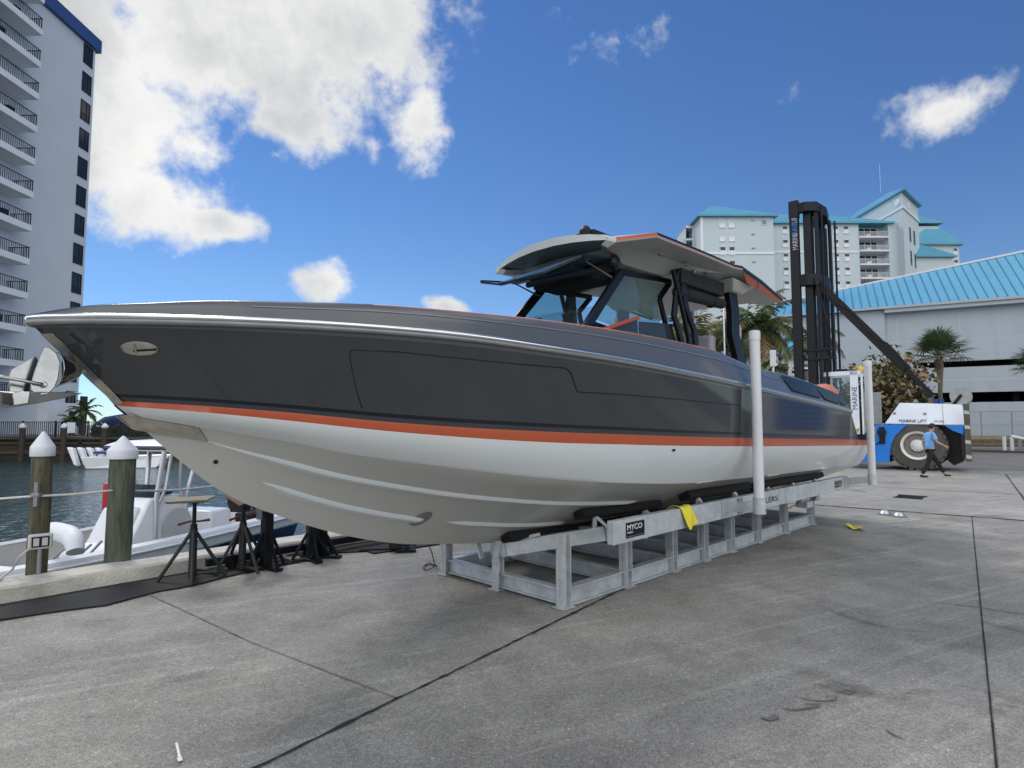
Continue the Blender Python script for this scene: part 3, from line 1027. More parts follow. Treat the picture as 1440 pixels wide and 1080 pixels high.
# stepped bottom edges
for sgn in (1, -1):
    for s0 in (1.74, 3.70):
        stp = MB()
        p = [L3(s0, sgn * (bC(s0) + .006), zC(s0) - .012), L3(s0 + .02, sgn * (bC(s0) + .006), zC(s0) + .11), L3(s0 + .5, sgn * (bC(s0) + .006), zC(s0) + .01), L3(s0 + .4, sgn * (bC(s0) + .006), zC(s0) - .012)]
        q = [v + Vector((0, sgn * .30, 0)) for v in p]
        stp.add(p + q, [(0, 1, 2, 3), (4, 5, 6, 7), (0, 1, 5, 4), (1, 2, 6, 5), (2, 3, 7, 6), (3, 0, 4, 7)], 0)
        stp.build('hull_step', 'gel_bottom', boat, smooth=30)

# chrome fittings at the bow
def plate(pts, name, m, off=.007, both=True, thick=.006):
    b = MB()
    P = [skin(*p, off) for p in pts]
    b.add(P, [tuple(range(len(P)))])
    if both:
        Q = [Vector((p.x, -p.y, p.z)) for p in P]
        b.add(Q, [tuple(reversed(range(len(Q))))])
    return b.build(name, m, boat, smooth=0, solid=thick)
sg = MB()
rowA = [(57, 469.5), (70, 482), (90, 501), (110, 520), (130, 539), (150, 557), (163.5, 569)]
rowB = [(74, 469), (90, 484), (108, 502), (125, 518), (142, 535), (158, 551), (173, 567)]
ra, rbq = [skin(*p, .008) for p in rowA], [skin(*p, .010) for p in rowB]
sg.grid([ra, rbq], 0)
sg.grid([[Vector((p.x, -p.y, p.z)) for p in ra], [Vector((p.x, -p.y, p.z)) for p in rbq]], 0, flip=True)
sg.grid([ra, [Vector((p.x, -p.y, p.z)) for p in ra]], 0)
sg.build('stem_plate', 'brushed', boat, smooth=0)
plate([(168, 585), (181, 583.5), (200, 588), (240, 594.5), (278, 601.5), (291, 620.5), (255, 614.5), (215, 608.5), (187, 603.5)], 'keel_plate', 'brushed', .010)
ring = [(195 + 26.5 * math.cos(a), 490.5 + 10 * math.sin(a) + 1.3 * math.cos(a)) for a in [2 * math.pi * i / 28 for i in range(28)]]
rin = [(195 + 20 * math.cos(a), 490.5 + 6.4 * math.sin(a) + 1.0 * math.cos(a)) for a in [2 * math.pi * i / 28 for i in range(28)]]
for sg_ in (1, -1):
    fl = lambda p: p if sg_ > 0 else Vector((p.x, -p.y, p.z))
    hw = MB()
    hw.grid([[fl(skin(*p, o)) for p in rg] for rg, o in ((ring, .002), (ring, .013), (rin, .020))], 0, close=True, flip=sg_ < 0)
    hw.add([fl(skin(*p, .020)) for p in rin], [tuple(range(28))], 0)
    hp_ = hw.build('hawse_plate', 'brushed', boat, smooth=50, weld=True)
    MB().add([fl(skin(*p, .024)) for p in ((186, 492.6), (219, 490.9), (219, 493.4), (186, 495.2))], [(0, 1, 2, 3)], 0).build('hawse_slot', 'black_gloss', hp_, smooth=0, solid=.003)
    MB().add([fl(skin(*p, .024)) for p in ((185, 484), (188, 484), (192, 497), (189, 497.5))], [(0, 1, 2, 3)], 0).build('hawse_edge', 'steel_grey', hp_, smooth=0, solid=.003)
for p, r in (((303, 649.5), 3.4), ((947, 633), 2.2)):
    th = MB().add([skin(p[0] + r * math.cos(a), p[1] + r * .8 * math.sin(a), .006) for a in [2 * math.pi * i / 14 for i in range(14)]], [tuple(range(14))])
    th.build('through_hull', 'black_gloss', boat, smooth=0, solid=.004)
bt = MB()
def ov(k, off): return [skin(592 + k * (17 * math.cos(a)), 729.5 + k * (8 * math.sin(a) - 7.5 * math.cos(a)), off) for a in [2 * math.pi * i / 24 for i in range(24)]]
c0 = sum(ov(1, 0), Vector()) / 24
bt.grid([ov(1.0, .004), ov(.93, .006)], 0, close=True)
inn = [p + Vector((.10, .02, .05)) * 0 for p in ov(.93, .006)]
bt.grid([inn, [q.lerp(c0, .15) + Vector((.0, .0, .0)) for q in ov(.8, .0055)]], 1, close=True)
bt.add([q for q in ov(.80, .0052)], [tuple(range(24))], 1)
bt.build('thruster_tunnel', ['gel_bottom', 'steel_grey'], boat, smooth=30)
# shallow recessed panel outline on the topsides
def groove(pts, r=.005):
    P = []
    for (a, b) in zip(pts[:-1], pts[1:]):
        n = max(2, int(math.dist(a, b) / 14))
        P += [skin(a[0] + (b[0] - a[0]) * i / n, a[1] + (b[1] - a[1]) * i / n, .0015) for i in range(n)]
    P.append(skin(*pts[-1], .0015))
    return P
gv = MB()
for pl in ([(509, 574), (500, 545), (494, 515), (491, 496), (497, 492), (560, 495), (640, 503), (720, 511), (795, 517.5), (803, 525), (808, 541), (812, 551), (880, 555), (960, 562), (1040, 570)],):
    gv.tube(groove(pl), .0042, 6)
gv.build('panel_groove', 'black_gloss', boat, smooth=60)

# anchor on its stem roller
def cp(px, py, t=0.0):
    s, z = onB(px, py, t)
    return L3(s, t, z)
anchor = MB()
shield = [(63, 488), (57, 500), (50, 520), (44, 540), (43, 548), (48, 553), (58, 556), (68, 554), (77, 545), (82, 532), (85, 510), (80, 497), (71, 489)]
anchor.prism([cp(x, y, .16) for x, y in shield], Vector((0, .035, 0)))
anchor.prism([cp(x, y, -.06) for x, y in [(50, 500), (28, 513), (16, 520), (13, 528), (13, 553), (22, 566), (44, 566), (50, 545), (56, 510)]], Vector((0, .03, 0)))
for a, b, r0, r1 in (((76, 520), (108, 522), .10, .05),):
    anchor.tube([cp(*a, .06), cp(92, 521, .04), cp(*b, .0)], [.115, .085, .045], 14)
anchor.tube([cp(61, 541, .19), cp(30, 535, .2), cp(-12, 528, .2)], .011, 8)
anchor.lathe([(.0, -.004), (.02, -.003), (.02, .012), (.008, .02)], cp(61, 541, .17), 12, axis='y')
anchor.prism([cp(117, 553, .04), cp(95, 552, .12), cp(60, 551, .2), cp(20, 552, .2), cp(-25, 548, .2), cp(-30, 556, .2), cp(-5, 570, .2), cp(10, 574, .2), cp(55, 567, .2), cp(85, 561, .12)], Vector((0, .16, .012)))
anchor.prism([cp(15, 553, .19), cp(40, 551, .19), cp(37, 568, .19), cp(16, 571, .19)], Vector((0, -.10, .0)))
anchor.build('anchor', 'steel_polish', boat, smooth=35, bevel=.008)

# T-top
tt = thing_part = None
NE = [(0.82, .85, 3.85), (0.84, .96, 3.80), (1.28, 1.21, 3.90), (2.3, 1.225, 3.905), (3.19, 1.22, 3.905), (3.46, 1.22, 3.93), (4.2, 1.19, 3.86), (5.05, 1.14, 3.745)]
TH = 0.058
ht = MB()
ys = [1, .8, .5, .2, -.2, -.5, -.8, -1]
crown = lambda y: .10 * (1 - y * y)
def trow(s, w, z, dz=0, k=1.0, fwd=0.0): return [L3(s - fwd * (1 - y * y), y * w * k, z + dz + crown(y) * (1 if dz >= 0 else .6)) for y in ys]
fw = [0.11, .10, 0, 0, 0, 0, 0, .0]
tops = [trow(s, w, z, 0, 1, f) for (s, w, z), f in zip(NE, fw)]
ht.grid(tops, 0, flip=False)
# edge band: upper dark/orange course and lower pale course
edge_u, edge_m, edge_l = [], [], []
for (s, w, z), f in zip(NE, fw):
    edge_u.append((s, w, z)); edge_m.append((s, w + .012, z - TH * .62)); edge_l.append((s, w - .004, z - TH))
emat = [0, 2, 3, 3, 3, 3, 3]
emat2 = [0, 4, 4, 4, 4, 3, 3]
for sgn in (1, -1):
    for i in range(len(NE) - 1):
        a = [L3(p[0], sgn * p[1], p[2]) for p in (edge_u[i], edge_u[i + 1], edge_m[i + 1], edge_m[i])]
        b = [L3(p[0], sgn * p[1], p[2]) for p in (edge_m[i], edge_m[i + 1], edge_l[i + 1], edge_l[i])]
        ht.add(a, [(0, 1, 2, 3) if sgn < 0 else (3, 2, 1, 0)], emat[i])
        ht.add(b, [(0, 1, 2, 3) if sgn < 0 else (3, 2, 1, 0)], emat2[i])
# front and rear lips
ht.grid([trow(*NE[0], 0, 1, .11), trow(NE[0][0], NE[0][1], NE[0][2], -TH, 1, .09)], 0)
ht.grid([trow(*NE[-1], 0), trow(NE[-1][0], NE[-1][1], NE[-1][2], -TH)], 0, flip=True)
# underside: outer soffit, sloping sides, flat inner ceiling
und = [trow(s, w - .004, z, -TH, 1, f) for (s, w, z), f in zip(NE, fw)]
INN = [(1.05, .62, 3.775), (1.15, .66, 3.73), (1.42, .68, 3.66), (2.25, .72, 3.66), (2.45, .86, 3.755), (3.35, .86, 3.77), (4.0, .80, 3.74), (4.75, .72, 3.67)]
for sgn in (1, -1):
    o_ = [L3(p[0], sgn * p[1], p[2]) for p in edge_l]
    m_ = [L3(p[0] + .02, sgn * min(q[1] + .18, p[1] - .08), min(p[2] - .03, q[2] + .19)) for p, q in zip(edge_l, INN)]
    i_ = [L3(q[0], sgn * q[1], q[2]) for q in INN]
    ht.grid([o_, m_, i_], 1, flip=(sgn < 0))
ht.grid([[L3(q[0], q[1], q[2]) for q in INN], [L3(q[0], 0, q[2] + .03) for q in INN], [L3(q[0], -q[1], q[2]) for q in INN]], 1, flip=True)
for i, fl in ((0, False), (-1, True)):
    q = INN[i]
    e = trow(NE[i][0], NE[i][1] - .004, NE[i][2], -TH, 1, fw[i])
    inn = [L3(q[0], y * q[1], q[2] + .03 * (1 - y * y)) for y in ys]
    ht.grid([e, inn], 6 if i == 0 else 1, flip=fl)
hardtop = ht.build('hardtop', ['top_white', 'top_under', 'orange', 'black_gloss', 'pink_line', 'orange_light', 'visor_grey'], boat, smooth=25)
# tail panels of orange let into the wing sides
op = MB()
for sgn in (1, -1):
    op.add([L3(s, sgn * (w - .006), z) for s, w, z in ((3.50, 1.215, 3.85), (3.95, 1.20, 3.80), (4.02, 1.165, 3.72), (3.72, 1.17, 3.755))], [(0, 1, 2, 3)], 0)
    op.add([L3(s, sgn * (w - .002), z) for s, w, z in ((4.02, 1.205, 3.795), (4.98, 1.15, 3.695), (4.95, 1.13, 3.655), (4.1, 1.165, 3.72))], [(0, 1, 2, 3)], 0)
op.build('wing_panel', 'orange', hardtop, smooth=0, solid=.012)
# fittings under and on the top
sp_ = MB()
sp_.lathe([(.0, -.03), (.06, -.03), (.085, -.01), (.09, .03), (.07, .06)], cp(865, 368, .80), 18, axis='y')
sp_.build('speaker', 'black_gloss', hardtop, smooth=50)
dl = MB()
for s, t in ((1.7, 1.0), (2.35, .98), (2.9, .98)):
    dl.lathe([(.03, 0), (.034, .012), (.0, .014)], L3(s, t, 3.765), 14)
dl.build('downlight', 'steel_grey', hardtop, smooth=50)
nv = MB()
nv.lathe([(.16, 0), (.16, .04), (.13, .07), (.02, .08)], L3(1.35, .25, 3.98), 20)
nv.tube([L3(1.0, .42, 3.93), L3(1.0, .42, 4.03), L3(1.02, .40, 4.08)], [.06, .075, .05], 12)
nv.box(.88, 1.05, .1, .42, 3.95, 4.01)
nv.tube([L3(1.3, -.15, 3.98), L3(1.3, -.15, 4.08)], [.13, .10], 14)
nv.box(1.05, 1.6, -.5, -.1, 3.97, 4.06)
nv.build('roof_electronics', 'black_metal', hardtop, smooth=40, bevel=.012)
fit = MB()
fit.lathe([(.07, 0), (.09, .015), (.02, .03), (.02, .07)], L3(2.62, .95, 3.70), 14)
fit.build('dome_light', 'steel_grey', hardtop, smooth=50)

# console and windscreen frame
cb = MB()
cb.hexa([L3(.05, .72, SOLE), L3(2.05, .72, SOLE), L3(2.05, -.72, SOLE), L3(.05, -.72, SOLE), L3(.42, .68, 2.72), L3(2.05, .72, 2.78), L3(2.05, -.72, 2.78), L3(.42, -.68, 2.72)][::1], 0)
console = cb.build('console', 'black_gloss', boat, smooth=20, bevel=.03)
wf = MB()
PW_ = .66
def fr(sgn):
    t = sgn * PW_
    A, B_, C_, D_, E_ = L3(.50, t * 1.04, 2.65), L3(1.40, t * .97, 3.57), L3(2.50, t, 3.64), L3(2.22, t, 3.38), L3(2.52, t * 1.05, 2.55)
    wf.bar(A, B_, .055, .115)
    wf.bar(B_ + Vector((-.05, 0, .0)), C_, .06, .07)
    wf.bar(C_, D_, .05, .07)
    wf.bar(D_, E_, .05, .06)
    wf.bar(L3(.74, t, 2.88), L3(2.3, t, 2.74), .05, .06)
for sgn in (1, -1): fr(sgn)
wf.bar(L3(1.38, .64, 3.57), L3(1.38, -.64, 3.57), .06, .05)
wf.bar(L3(.64, .66, 2.80), L3(.64, -.66, 2.80), .06, .05)
wf.build('windscreen_frame', 'black_gloss', boat, smooth=20, bevel=.012)
sw = MB()
for sgn in (1, -1):
    t = sgn * (PW_ - .005)
    sw.add([L3(*p) for p in ((.80, t, 2.94), (1.44, t, 3.53), (2.42, t, 3.59), (2.17, t, 3.36), (2.28, t, 2.78))], [(0, 1, 2, 3, 4)])
sw.build('side_window', 'tint_glass', boat, smooth=0, solid=.006)
ws = MB()
ws.add([L3(*p) for p in ((.66, .64, 2.84), (.66, -.64, 2.84), (.92, -.62, 3.10), (.92, .62, 3.10))], [(0, 1, 2, 3)])
ws.build('windscreen', 'clear_glass', boat, smooth=0, solid=.006)
# lower side panel with its orange strut
lp = MB()
lp.add([L3(*p) for p in ((.60, .84, 2.72), (1.42, .84, 2.98), (1.45, .84, 2.55), (.5, .84, 2.55))], [(0, 1, 2, 3)])
lp.add([L3(*p) for p in ((1.47, .835, 2.96), (2.2, .835, 3.02), (2.42, .835, 2.5), (1.47, .835, 2.5))], [(0, 1, 2, 3)])
lp.build('side_panel', 'smoke_glass', boat, smooth=0, solid=.012)
os_ = MB()
os_.tube([L3(.42, .86, 2.70), L3(.60, .86, 2.735), L3(1.43, .86, 3.0)], .024, 8, sx=.5)
os_.build('trim_strut', 'orange', boat, smooth=40)
st = MB()
for (x0, x1, c) in ((1.02, 1.07, 0), (1.13, 1.22, 1)):
    st.add([L3(x0, .806, 2.86), L3(x1, .806, 2.86), L3(x1 + .01, .806, 2.96), L3(x0 + .01, .806, 2.96)], [(0, 1, 2, 3)], c)
st.build('window_sticker', ['steel_grey', 'plastic_blue'], boat, smooth=0, solid=.002)
# raised front vent of tinted glass on its struts
vg = MB()
VG = [L3(1.02, .80, 3.63), L3(1.02, -.80, 3.63), L3(.44, -.80, 3.55), L3(.32, -.35, 3.43), L3(.32, .35, 3.43), L3(.44, .80, 3.55)]
vg.add(VG, [tuple(range(6))])
vent = vg.build('vent_window', 'blue_glass', boat, smooth=0, solid=.008)
vb = MB()
for a, b in ((2, 3), (3, 4), (4, 5)): vb.bar(VG[a] + Vector((.02, 0, -.018)), VG[b] + Vector((.02, 0, -.018)), .05, .022)
vb.bar(VG[5], VG[0], .035, .02); vb.bar(VG[1], VG[2], .035, .02)
vb.bar(VG[0], VG[1], .09, .05)
vb.build('vent_frame', 'black_gloss', vent, smooth=20)
vs_ = MB()
for sgn in (1, -1): vs_.tube([L3(.75, sgn * .62, 3.58), L3(1.36, sgn * .62, 3.46)], [.008, .014], 8)
vs_.build('gas_strut', 'steel_grey', vent, smooth=50)
hb = MB()
hb.box(1.02, 1.5, -.5, .45, 3.47, 3.68)
hb.hexa([L3(.85, .35, 3.54), L3(1.1, .45, 3.46), L3(1.1, -.45, 3.46), L3(.85, -.35, 3.54), L3(.85, .35, 3.66), L3(1.1, .45, 3.68), L3(1.1, -.45, 3.68), L3(.85, -.35, 3.66)])
hb.tube([L3(.95, .6, 3.52), L3(.82, .2, 3.48), L3(.86, -.4, 3.50)], .04, 8)
hb.build('overhead_locker', 'black_cloth', boat, smooth=30, bevel=.04)

# T-top legs: two bent front blades and a broad rear leg each side
def leg(pts, w, th, name='top_leg'):
    for sgn in (1, -1):
        b = MB()
        ring_ = lambda p: [L3(p[0] + a * w / 2, sgn * (p[1] + c * th / 2), p[2]) for a, c in ((-1, -1), (1, -1), (1, 1), (-1, 1))]
        b.grid([ring_(p) for p in pts], 0, close=True, flip=(sgn > 0))
        b.add(ring_(pts[0]), [(0, 1, 2, 3)]); b.add(ring_(pts[-1]), [(0, 1, 2, 3)])
        b.build(name, 'black_gloss', boat, smooth=20, bevel=.012)
leg([(2.30, .90, 3.72), (2.16, .90, 3.12), (2.32, .92, 2.75), (2.38, .94, 2.45)], .09, .05)
leg([(2.12, .92, 3.68), (2.34, .93, 3.15), (2.44, .94, 2.85), (2.46, .94, 2.45)], .055, .05)
leg([(2.36, .90, 3.72), (2.42, .92, 3.25), (2.62, .93, 2.95), (2.64, .94, 2.45)], .11, .05)
leg([(3.70, .92, 3.72), (3.74, .94, 3.35), (3.66, .97, 3.02), (3.84, 1.02, 2.40)], .24, .10, 'top_leg')
for sgn in (1, -1):
    y = -sgn * .92
    MB().hexa([(3.58, y - .10, 3.63), (3.90, y - .10, 3.63), (3.90, y + .10, 3.63), (3.58, y + .10, 3.63), (3.40, y - .2, 3.78), (4.1, y - .2, 3.76), (4.1, y + .2, 3.76), (3.40, y + .2, 3.78)]).build('leg_socket', 'top_under', hardtop, smooth=20, bevel=.02)
# black radio box and rolled weather curtain hung under the top
rbx = MB().box(2.28, 3.46, -.95, -.83, 3.55, 3.735)
rbx.tube([L3(2.42, .90, 3.56), L3(2.50, .9, 3.45)], .014, 8).tube([L3(3.40, .90, 3.57), L3(3.25, .9, 3.45)], .014, 8)
rbx.build('electronics_box', 'black_cloth', boat, smooth=20, bevel=.025)
rc = MB()
rc.tube([L3(2.28, .88, 3.44), L3(2.5, .88, 3.44), L3(3.0, .88, 3.45), L3(3.52, .88, 3.46)], [.075, .08, .078, .07], 16)
for s in (2.46, 3.2): rc.tube([L3(s - .012, .88, 3.445), L3(s + .012, .88, 3.445)], .086, 16)
rc.tube([L3(2.26, .88, 3.44), L3(2.30, .88, 3.44)], .05, 12, 1)
rc.build('rolled_curtain', ['black_cloth', 'alu'], boat, smooth=50)
# seats
for s, t in ((2.75, -.3), (3.42, .50), (3.45, -.35)):
    b = MB()
    b.box(s, s + .16, -t - .27, -t + .27, 2.35, 3.03)
    b.box(s - .48, s + .05, -t - .27, -t + .27, 2.22, 2.40)
    se = b.build('helm_seat', 'seat_grey', boat, smooth=30, bevel=.05)
    b2 = MB().box(s + .165, s + .175, -t - .16, -t + .16, 2.62, 2.72)
    b2.tube([L3(s - .2, t, 1.62), L3(s - .2, t, 2.15)], .07, 10)
    b2.build('seat_trim', 'black_gloss', se, smooth=30)
hd = MB()
for t in (.05, -.5):
    hd.tube([L3(1.15, t, 2.6), L3(1.15, t, 2.98), L3(1.12, t, 3.12)], [.05, .06, .09], 12)
hd.box(1.0, 1.3, .1, .5, 2.75, 3.0)
hd.build('helm_display', 'black_gloss', boat, smooth=40, bevel=.01)
# outboard cowls just showing above the stern
for i, t in enumerate((.95, .32, -.32, -.95)):
    b = MB()
    rows_ = []
    for (z, k) in ((1.5, .55), (1.7, .8), (1.95, 1.0), (2.2, 1.0), (2.38, .9), (2.48, .6), (2.51, .15)):
        rows_.append([L3(7.55 + .42 * k * math.cos(a) - .08 * (z - 1.5), t + .24 * k * math.sin(a), z) for a in [2 * math.pi * j / 18 for j in range(18)]])
    b.grid(rows_, [1, 1, 1, 0, 0, 0], close=True)
    b.build('outboard_motor', ['orange_light', 'boat_navy'], boat, smooth=50)
hatch = MB().lathe([(.20, 0), (.21, .02), (.15, .045), (.02, .05)], L3(-2.55, -.12, zE(-2.55) + .045), 24)
hatch.build('deck_hatch', 'black_gloss', boat, smooth=40)
# cable dangling from the keel to the slab
dc = MB()
pts = [G(606.5, 768, .52), G(607, 776, .4), G(609, 784, .22), G(611, 793, .06), G(615, 797, .012), G(604, 791.5, .012), G(598, 794, .012), G(595, 799, .012), G(600, 802, .012), G(607, 799.5, .02), G(611, 796, .02), G(606, 793.5, .02), G(598, 795.5, .012)]
P0 = O3 + U3 * -.95; pts[0] = Vector((P0.x, P0.y, zK(-.95) + .01)); 
dc.tube(pts, .006, 6)
o = dc.build('dangling_cable', 'black_rubber', smooth=60)
tag(o, 'thin black cable hanging from the bow keel and coiled on the concrete', 'cable')
# ------------------------------------------------------------------ trailer and its ground frame
RZB = math.atan2(U3.y, U3.x)
trailer = thing('boat_trailer', 'galvanised boat trailer with black bunks and white guide posts carrying the large grey boat', 'boat trailer', O3, RZB)
RZ0, RZ1, RT = .60, .825, 1.30
def ibeam(b, a, c, w, h, tf=.014, up=Vector((0, 0, 1))):
    a, c = Vector(a), Vector(c)
    b.bar(a, c, .012, h - 2 * tf)
    b.bar(a + Vector((0, 0, h / 2 - tf / 2)), c + Vector((0, 0, h / 2 - tf / 2)), w, tf)
    b.bar(a - Vector((0, 0, h / 2 - tf / 2)), c - Vector((0, 0, h / 2 - tf / 2)), w, tf)
def rhs(b, a, c, w, h): b.bar(a, c, w, h)
for sgn in (1, -1):
    b = MB()
    b.bar(L3(.27, sgn * (RT - .04), (RZ0 + RZ1) / 2), L3(7.42, sgn * (RT - .04), (RZ0 + RZ1) / 2), .08, RZ1 - RZ0)
    r = b.build('side_rail', 'galv', trailer, smooth=0, bevel=.006)
    d = MB()
    for s in (3.0, 7.4): d.box(s - .07, s + .07, -sgn * (RT + .006) - .006, -sgn * (RT + .006) + .006, RZ0 + .015, RZ1 - .015)
    d.build('rail_joint_plate', 'steel_grey', r, smooth=0)
    f = MB()
    f.bar(L3(.02, sgn * .08, .43), L3(.80, sgn * .80, .585), .07, .155)
    f.bar(L3(.80, sgn * .80, .585), L3(1.5, sgn * 1.18, .69), .07, .16)
    f.build('tongue_beam', 'galv', trailer, smooth=0, bevel=.006)
for s in (.95, 2.2, 3.5, 4.8, 6.1, 7.3):
    xm = MB()
    xm.bar(L3(s, RT - .08, .62), L3(s, .0, .50), .07, .11)
    xm.bar(L3(s, -RT + .08, .62), L3(s, .0, .50), .07, .11)
    xm.build('cross_member', 'galv', trailer, smooth=0, bevel=.005)
xm = MB().bar(L3(.02, .10, .43), L3(.02, -.10, .43), .12, .16)
xm.build('cross_member', 'galv', trailer, smooth=0, bevel=.005)
for s in (-.16, .12):
    for sgn in (1, -1):
        MB().bar(L3(s, sgn * .10, .33), L3(s - .02, sgn * .17, .55), .07, .016).build('bunk_bracket', 'galv', trailer, smooth=0)
def bunk(t0, t1, s0, s1, w, bracket):
    for sgn in (1, -1):
        def hb(s, t): return zBot(s, min(1, t / bC(s)))
        a = L3(s0, sgn * t0, hb(s0, t0) - .055); c = L3(s1, sgn * t1, hb(s1, t1) - .055)
        mid = L3((s0 + s1) / 2, sgn * (t0 + t1) / 2, min((a.z + c.z) / 2, hb((s0 + s1) / 2, (t0 + t1) / 2) - .055))
        b = MB()
        for p, q in ((a, mid), (mid, c)):
            b.bar(p, q, w, .085, up=Vector((0, -sgn * .42, -.9)) * -1)
        o = b.build('bunk', 'carpet', trailer, smooth=0, bevel=.02)
        for s in bracket:
            k = MB()
            f = (s - s0) / (s1 - s0)
            p = a.lerp(c, f)
            k.bar(p + Vector((0, 0, -.03)), Vector((p.x + .12, -sgn * min(RT - .06, abs(p.y) + .16), max(.60, p.z - .30))), .045, .03)
            k.bar(p + Vector((0, 0, -.03)), Vector((p.x + .02, -sgn * (abs(p.y) - .04), max(.55, p.z - .34))), .045, .03)
            k.build('bunk_leg', 'galv', o, smooth=0)
bunk(.22, .36, -.12, 2.3, .16, (.1, 1.6))
bunk(.36, .42, 2.35, 6.2, .16, (3.2, 5.2))
bunk(.72, .88, .45, 1.75, .16, (.7, 1.5))
bunk(1.08, 1.15, 2.0, 3.55, .17, (2.3, 3.2))
bunk(1.12, 1.18, 3.85, 6.35, .17, (4.3, 5.2, 6.1))
for sgn in (1, -1):
    for s in (2.6, 7.36):
        p = MB()
        p.tube([L3(s, sgn * 1.72, RZ0 + .16), L3(s, sgn * 1.72, 2.85)], .060, 20)
        g = p.build('guide_post', 'pvc', trailer, smooth=40)
        c = MB().lathe([(.065, -.10), (.066, -.005), (.060, .014), (.02, .024)], L3(s, sgn * 1.72, 2.86), 20)
        c.build('post_cap', 'pvc', g, smooth=50)
        k = MB().lathe([(.072, 0), (.072, .19)], L3(s, sgn * 1.72, RZ0 + .10), 20)
        k.bar(L3(s, sgn * (RT), RZ0 + .13), L3(s, sgn * 1.68, RZ0 + .19), .08, .11)
        k.box(s - .10, s + .10, -sgn * (RT + .01) - .008, -sgn * (RT + .01) + .008, RZ0 + .02, RZ0 + .21)
        k.build('post_bracket', 'galv', g, smooth=40)
br = MB()
br.box(6.15, 6.55, -.95, -.90, .42, .62).box(6.2, 6.5, -1.02, -.84, .34, .44).lathe([(.0, 0), (.05, 0), (.05, .1), (.0, .1)], L3(6.75, 1.0, .42), 12)
br.build('axle_hanger', 'galv', trailer, smooth=30)
# decals
s0 = onB(880, 750, RT)[0]; s1 = onB(906, 750, RT)[0]
zc = onB(892, 744, RT)[1]
dec = MB()
dec.box(s0, s1, -RT - .004, -RT - .001, zc - .075, zc + .075)
dcl = dec.build('maker_decal', 'black_gloss', trailer, smooth=0)
Mx = frame(L3(s0 + .012, RT + .006, zc + .002), (1, 0, 0), (0, 0, 1))
wdt = (s1 - s0)
lettering('decal_word', 'MYCO', .075, 'white_paint', dcl, Mx @ Matrix.Diagonal((wdt / .245 * .93, 1, 1, 1)), .0008)
lettering('decal_word', 'TRAILERS', .024, 'white_paint', dcl, frame(L3(s0 + .014, RT + .006, zc - .03), (1, 0, 0), (0, 0, 1)), .0008)
dcl2 = MB().box(s0 + .012, s1 - .012, -RT - .0055, -RT - .004, zc - .062, zc - .058).build('decal_line', 'steel_grey', dcl, smooth=0)
sT = onB(1063, 712, RT)[0]
lettering('rail_word', 'TRAILERS', .105, 'black_gloss', trailer, frame(L3(onB(1056, 712, RT)[0], RT + .004, .672), (1, 0, 0), (0, 0, 1)) @ Matrix.Diagonal((2.05, 1, 1, 1)), .001)
ld = MB().box(6.72, 7.12, -RT - .003, -RT - .001, .655, .775).build('rear_decal', 'steel_grey', trailer, smooth=0)
lettering('decal_word', 'MYCO', .085, 'black_gloss', ld, frame(L3(6.75, RT + .005, .705), (1, 0, 0), (0, 0, 1)) @ Matrix.Diagonal((1.3, 1, 1, 1)), .0008)
lettering('decal_word', 'TRAILERS', .036, 'black_gloss', ld, frame(L3(6.75, RT + .005, .668), (1, 0, 0), (0, 0, 1)) @ Matrix.Diagonal((1.5, 1, 1, 1)), .0008)
# yellow rag over the rail
def hang_rag():
    bm = MB(); rows = []
    rnd = random.Random(3)
    prof = [(1.16, .80), (1.22, .85), (1.28, .843), (1.312, .835), (1.335, .77), (1.345, .70), (1.35, .62), (1.345, .565)]
    for j, (t, z) in enumerate(prof):
        row = []
        for k in range(7):
            u = k / 6
            s = 1.42 + .26 * u + .05 * j * (1 - .35 * u) * .6 - .0 + rnd.gauss(0, .006)
            row.append(O3 + U3 * s + N3 * (t + .02 * math.sin(7 * u + j) * (j > 2)) + Vector((0, 0, z + .015 * math.sin(5 * u + j) + (.09 * u * (j - 3) / 4 if j > 3 else 0))))
        rows.append(row)
    o = bm.grid(rows).build('yellow_rag', 'yellow_cloth', smooth=80, solid=.006)
    md = o.modifiers.new('sub', 'SUBSURF'); md.levels = 1; md.render_levels = 1
    tag(o, 'yellow rag draped over the silver trailer rail', 'rag')
hang_rag()

frm = thing('support_frame', 'grey welded metal frame of short posts and low beams on the ground under the trailer', 'support frame', O3, RZB)
posts = [0.0, 1.04, 2.0, 2.78, 3.55, 4.44, 5.50, 6.72]
for sgn in (1, -1):
    b = MB()
    ibeam(b, L3(.04, sgn * .88, .09), L3(6.72, sgn * .88, .09), .10, .175)
    b.build('base_beam', 'galv', frm, smooth=0)
    for i, s in enumerate(posts):
        h = .69 if i == 0 else .60
        q = MB()
        q.bar(L3(s, sgn * .90, 0.008), L3(s, sgn * .90, h), .012, .11, up=Vector((1, 0, 0)))
        q.box(s - .055, s - .043, -sgn * .90 - .05, -sgn * .90 + .05, .008, h)
        q.box(s + .043, s + .055, -sgn * .90 - .05, -sgn * .90 + .05, .008, h)
        q.box(s - .085, s + .085, -sgn * .90 - .075, -sgn * .90 + .075, 0, .009)
        q.build('post', 'galv', frm, smooth=0)
for i, s in enumerate(posts):
    b = MB()
    ibeam(b, L3(s + .02, .86, .10), L3(s + .02, -.86, .10), .09, .15)
    b.build('cross_beam', 'galv', frm, smooth=0)
q = MB().bar(L3(-.02, 0, .008), L3(-.02, 0, .44), .012, .09, up=Vector((1, 0, 0)))
q.box(-.062, -.05, -.05, .05, .008, .44).box(.012, .024, -.05, .05, .008, .44).box(-.1, .06, -.07, .07, 0, .009)
q.build('post', 'galv', frm, smooth=0)

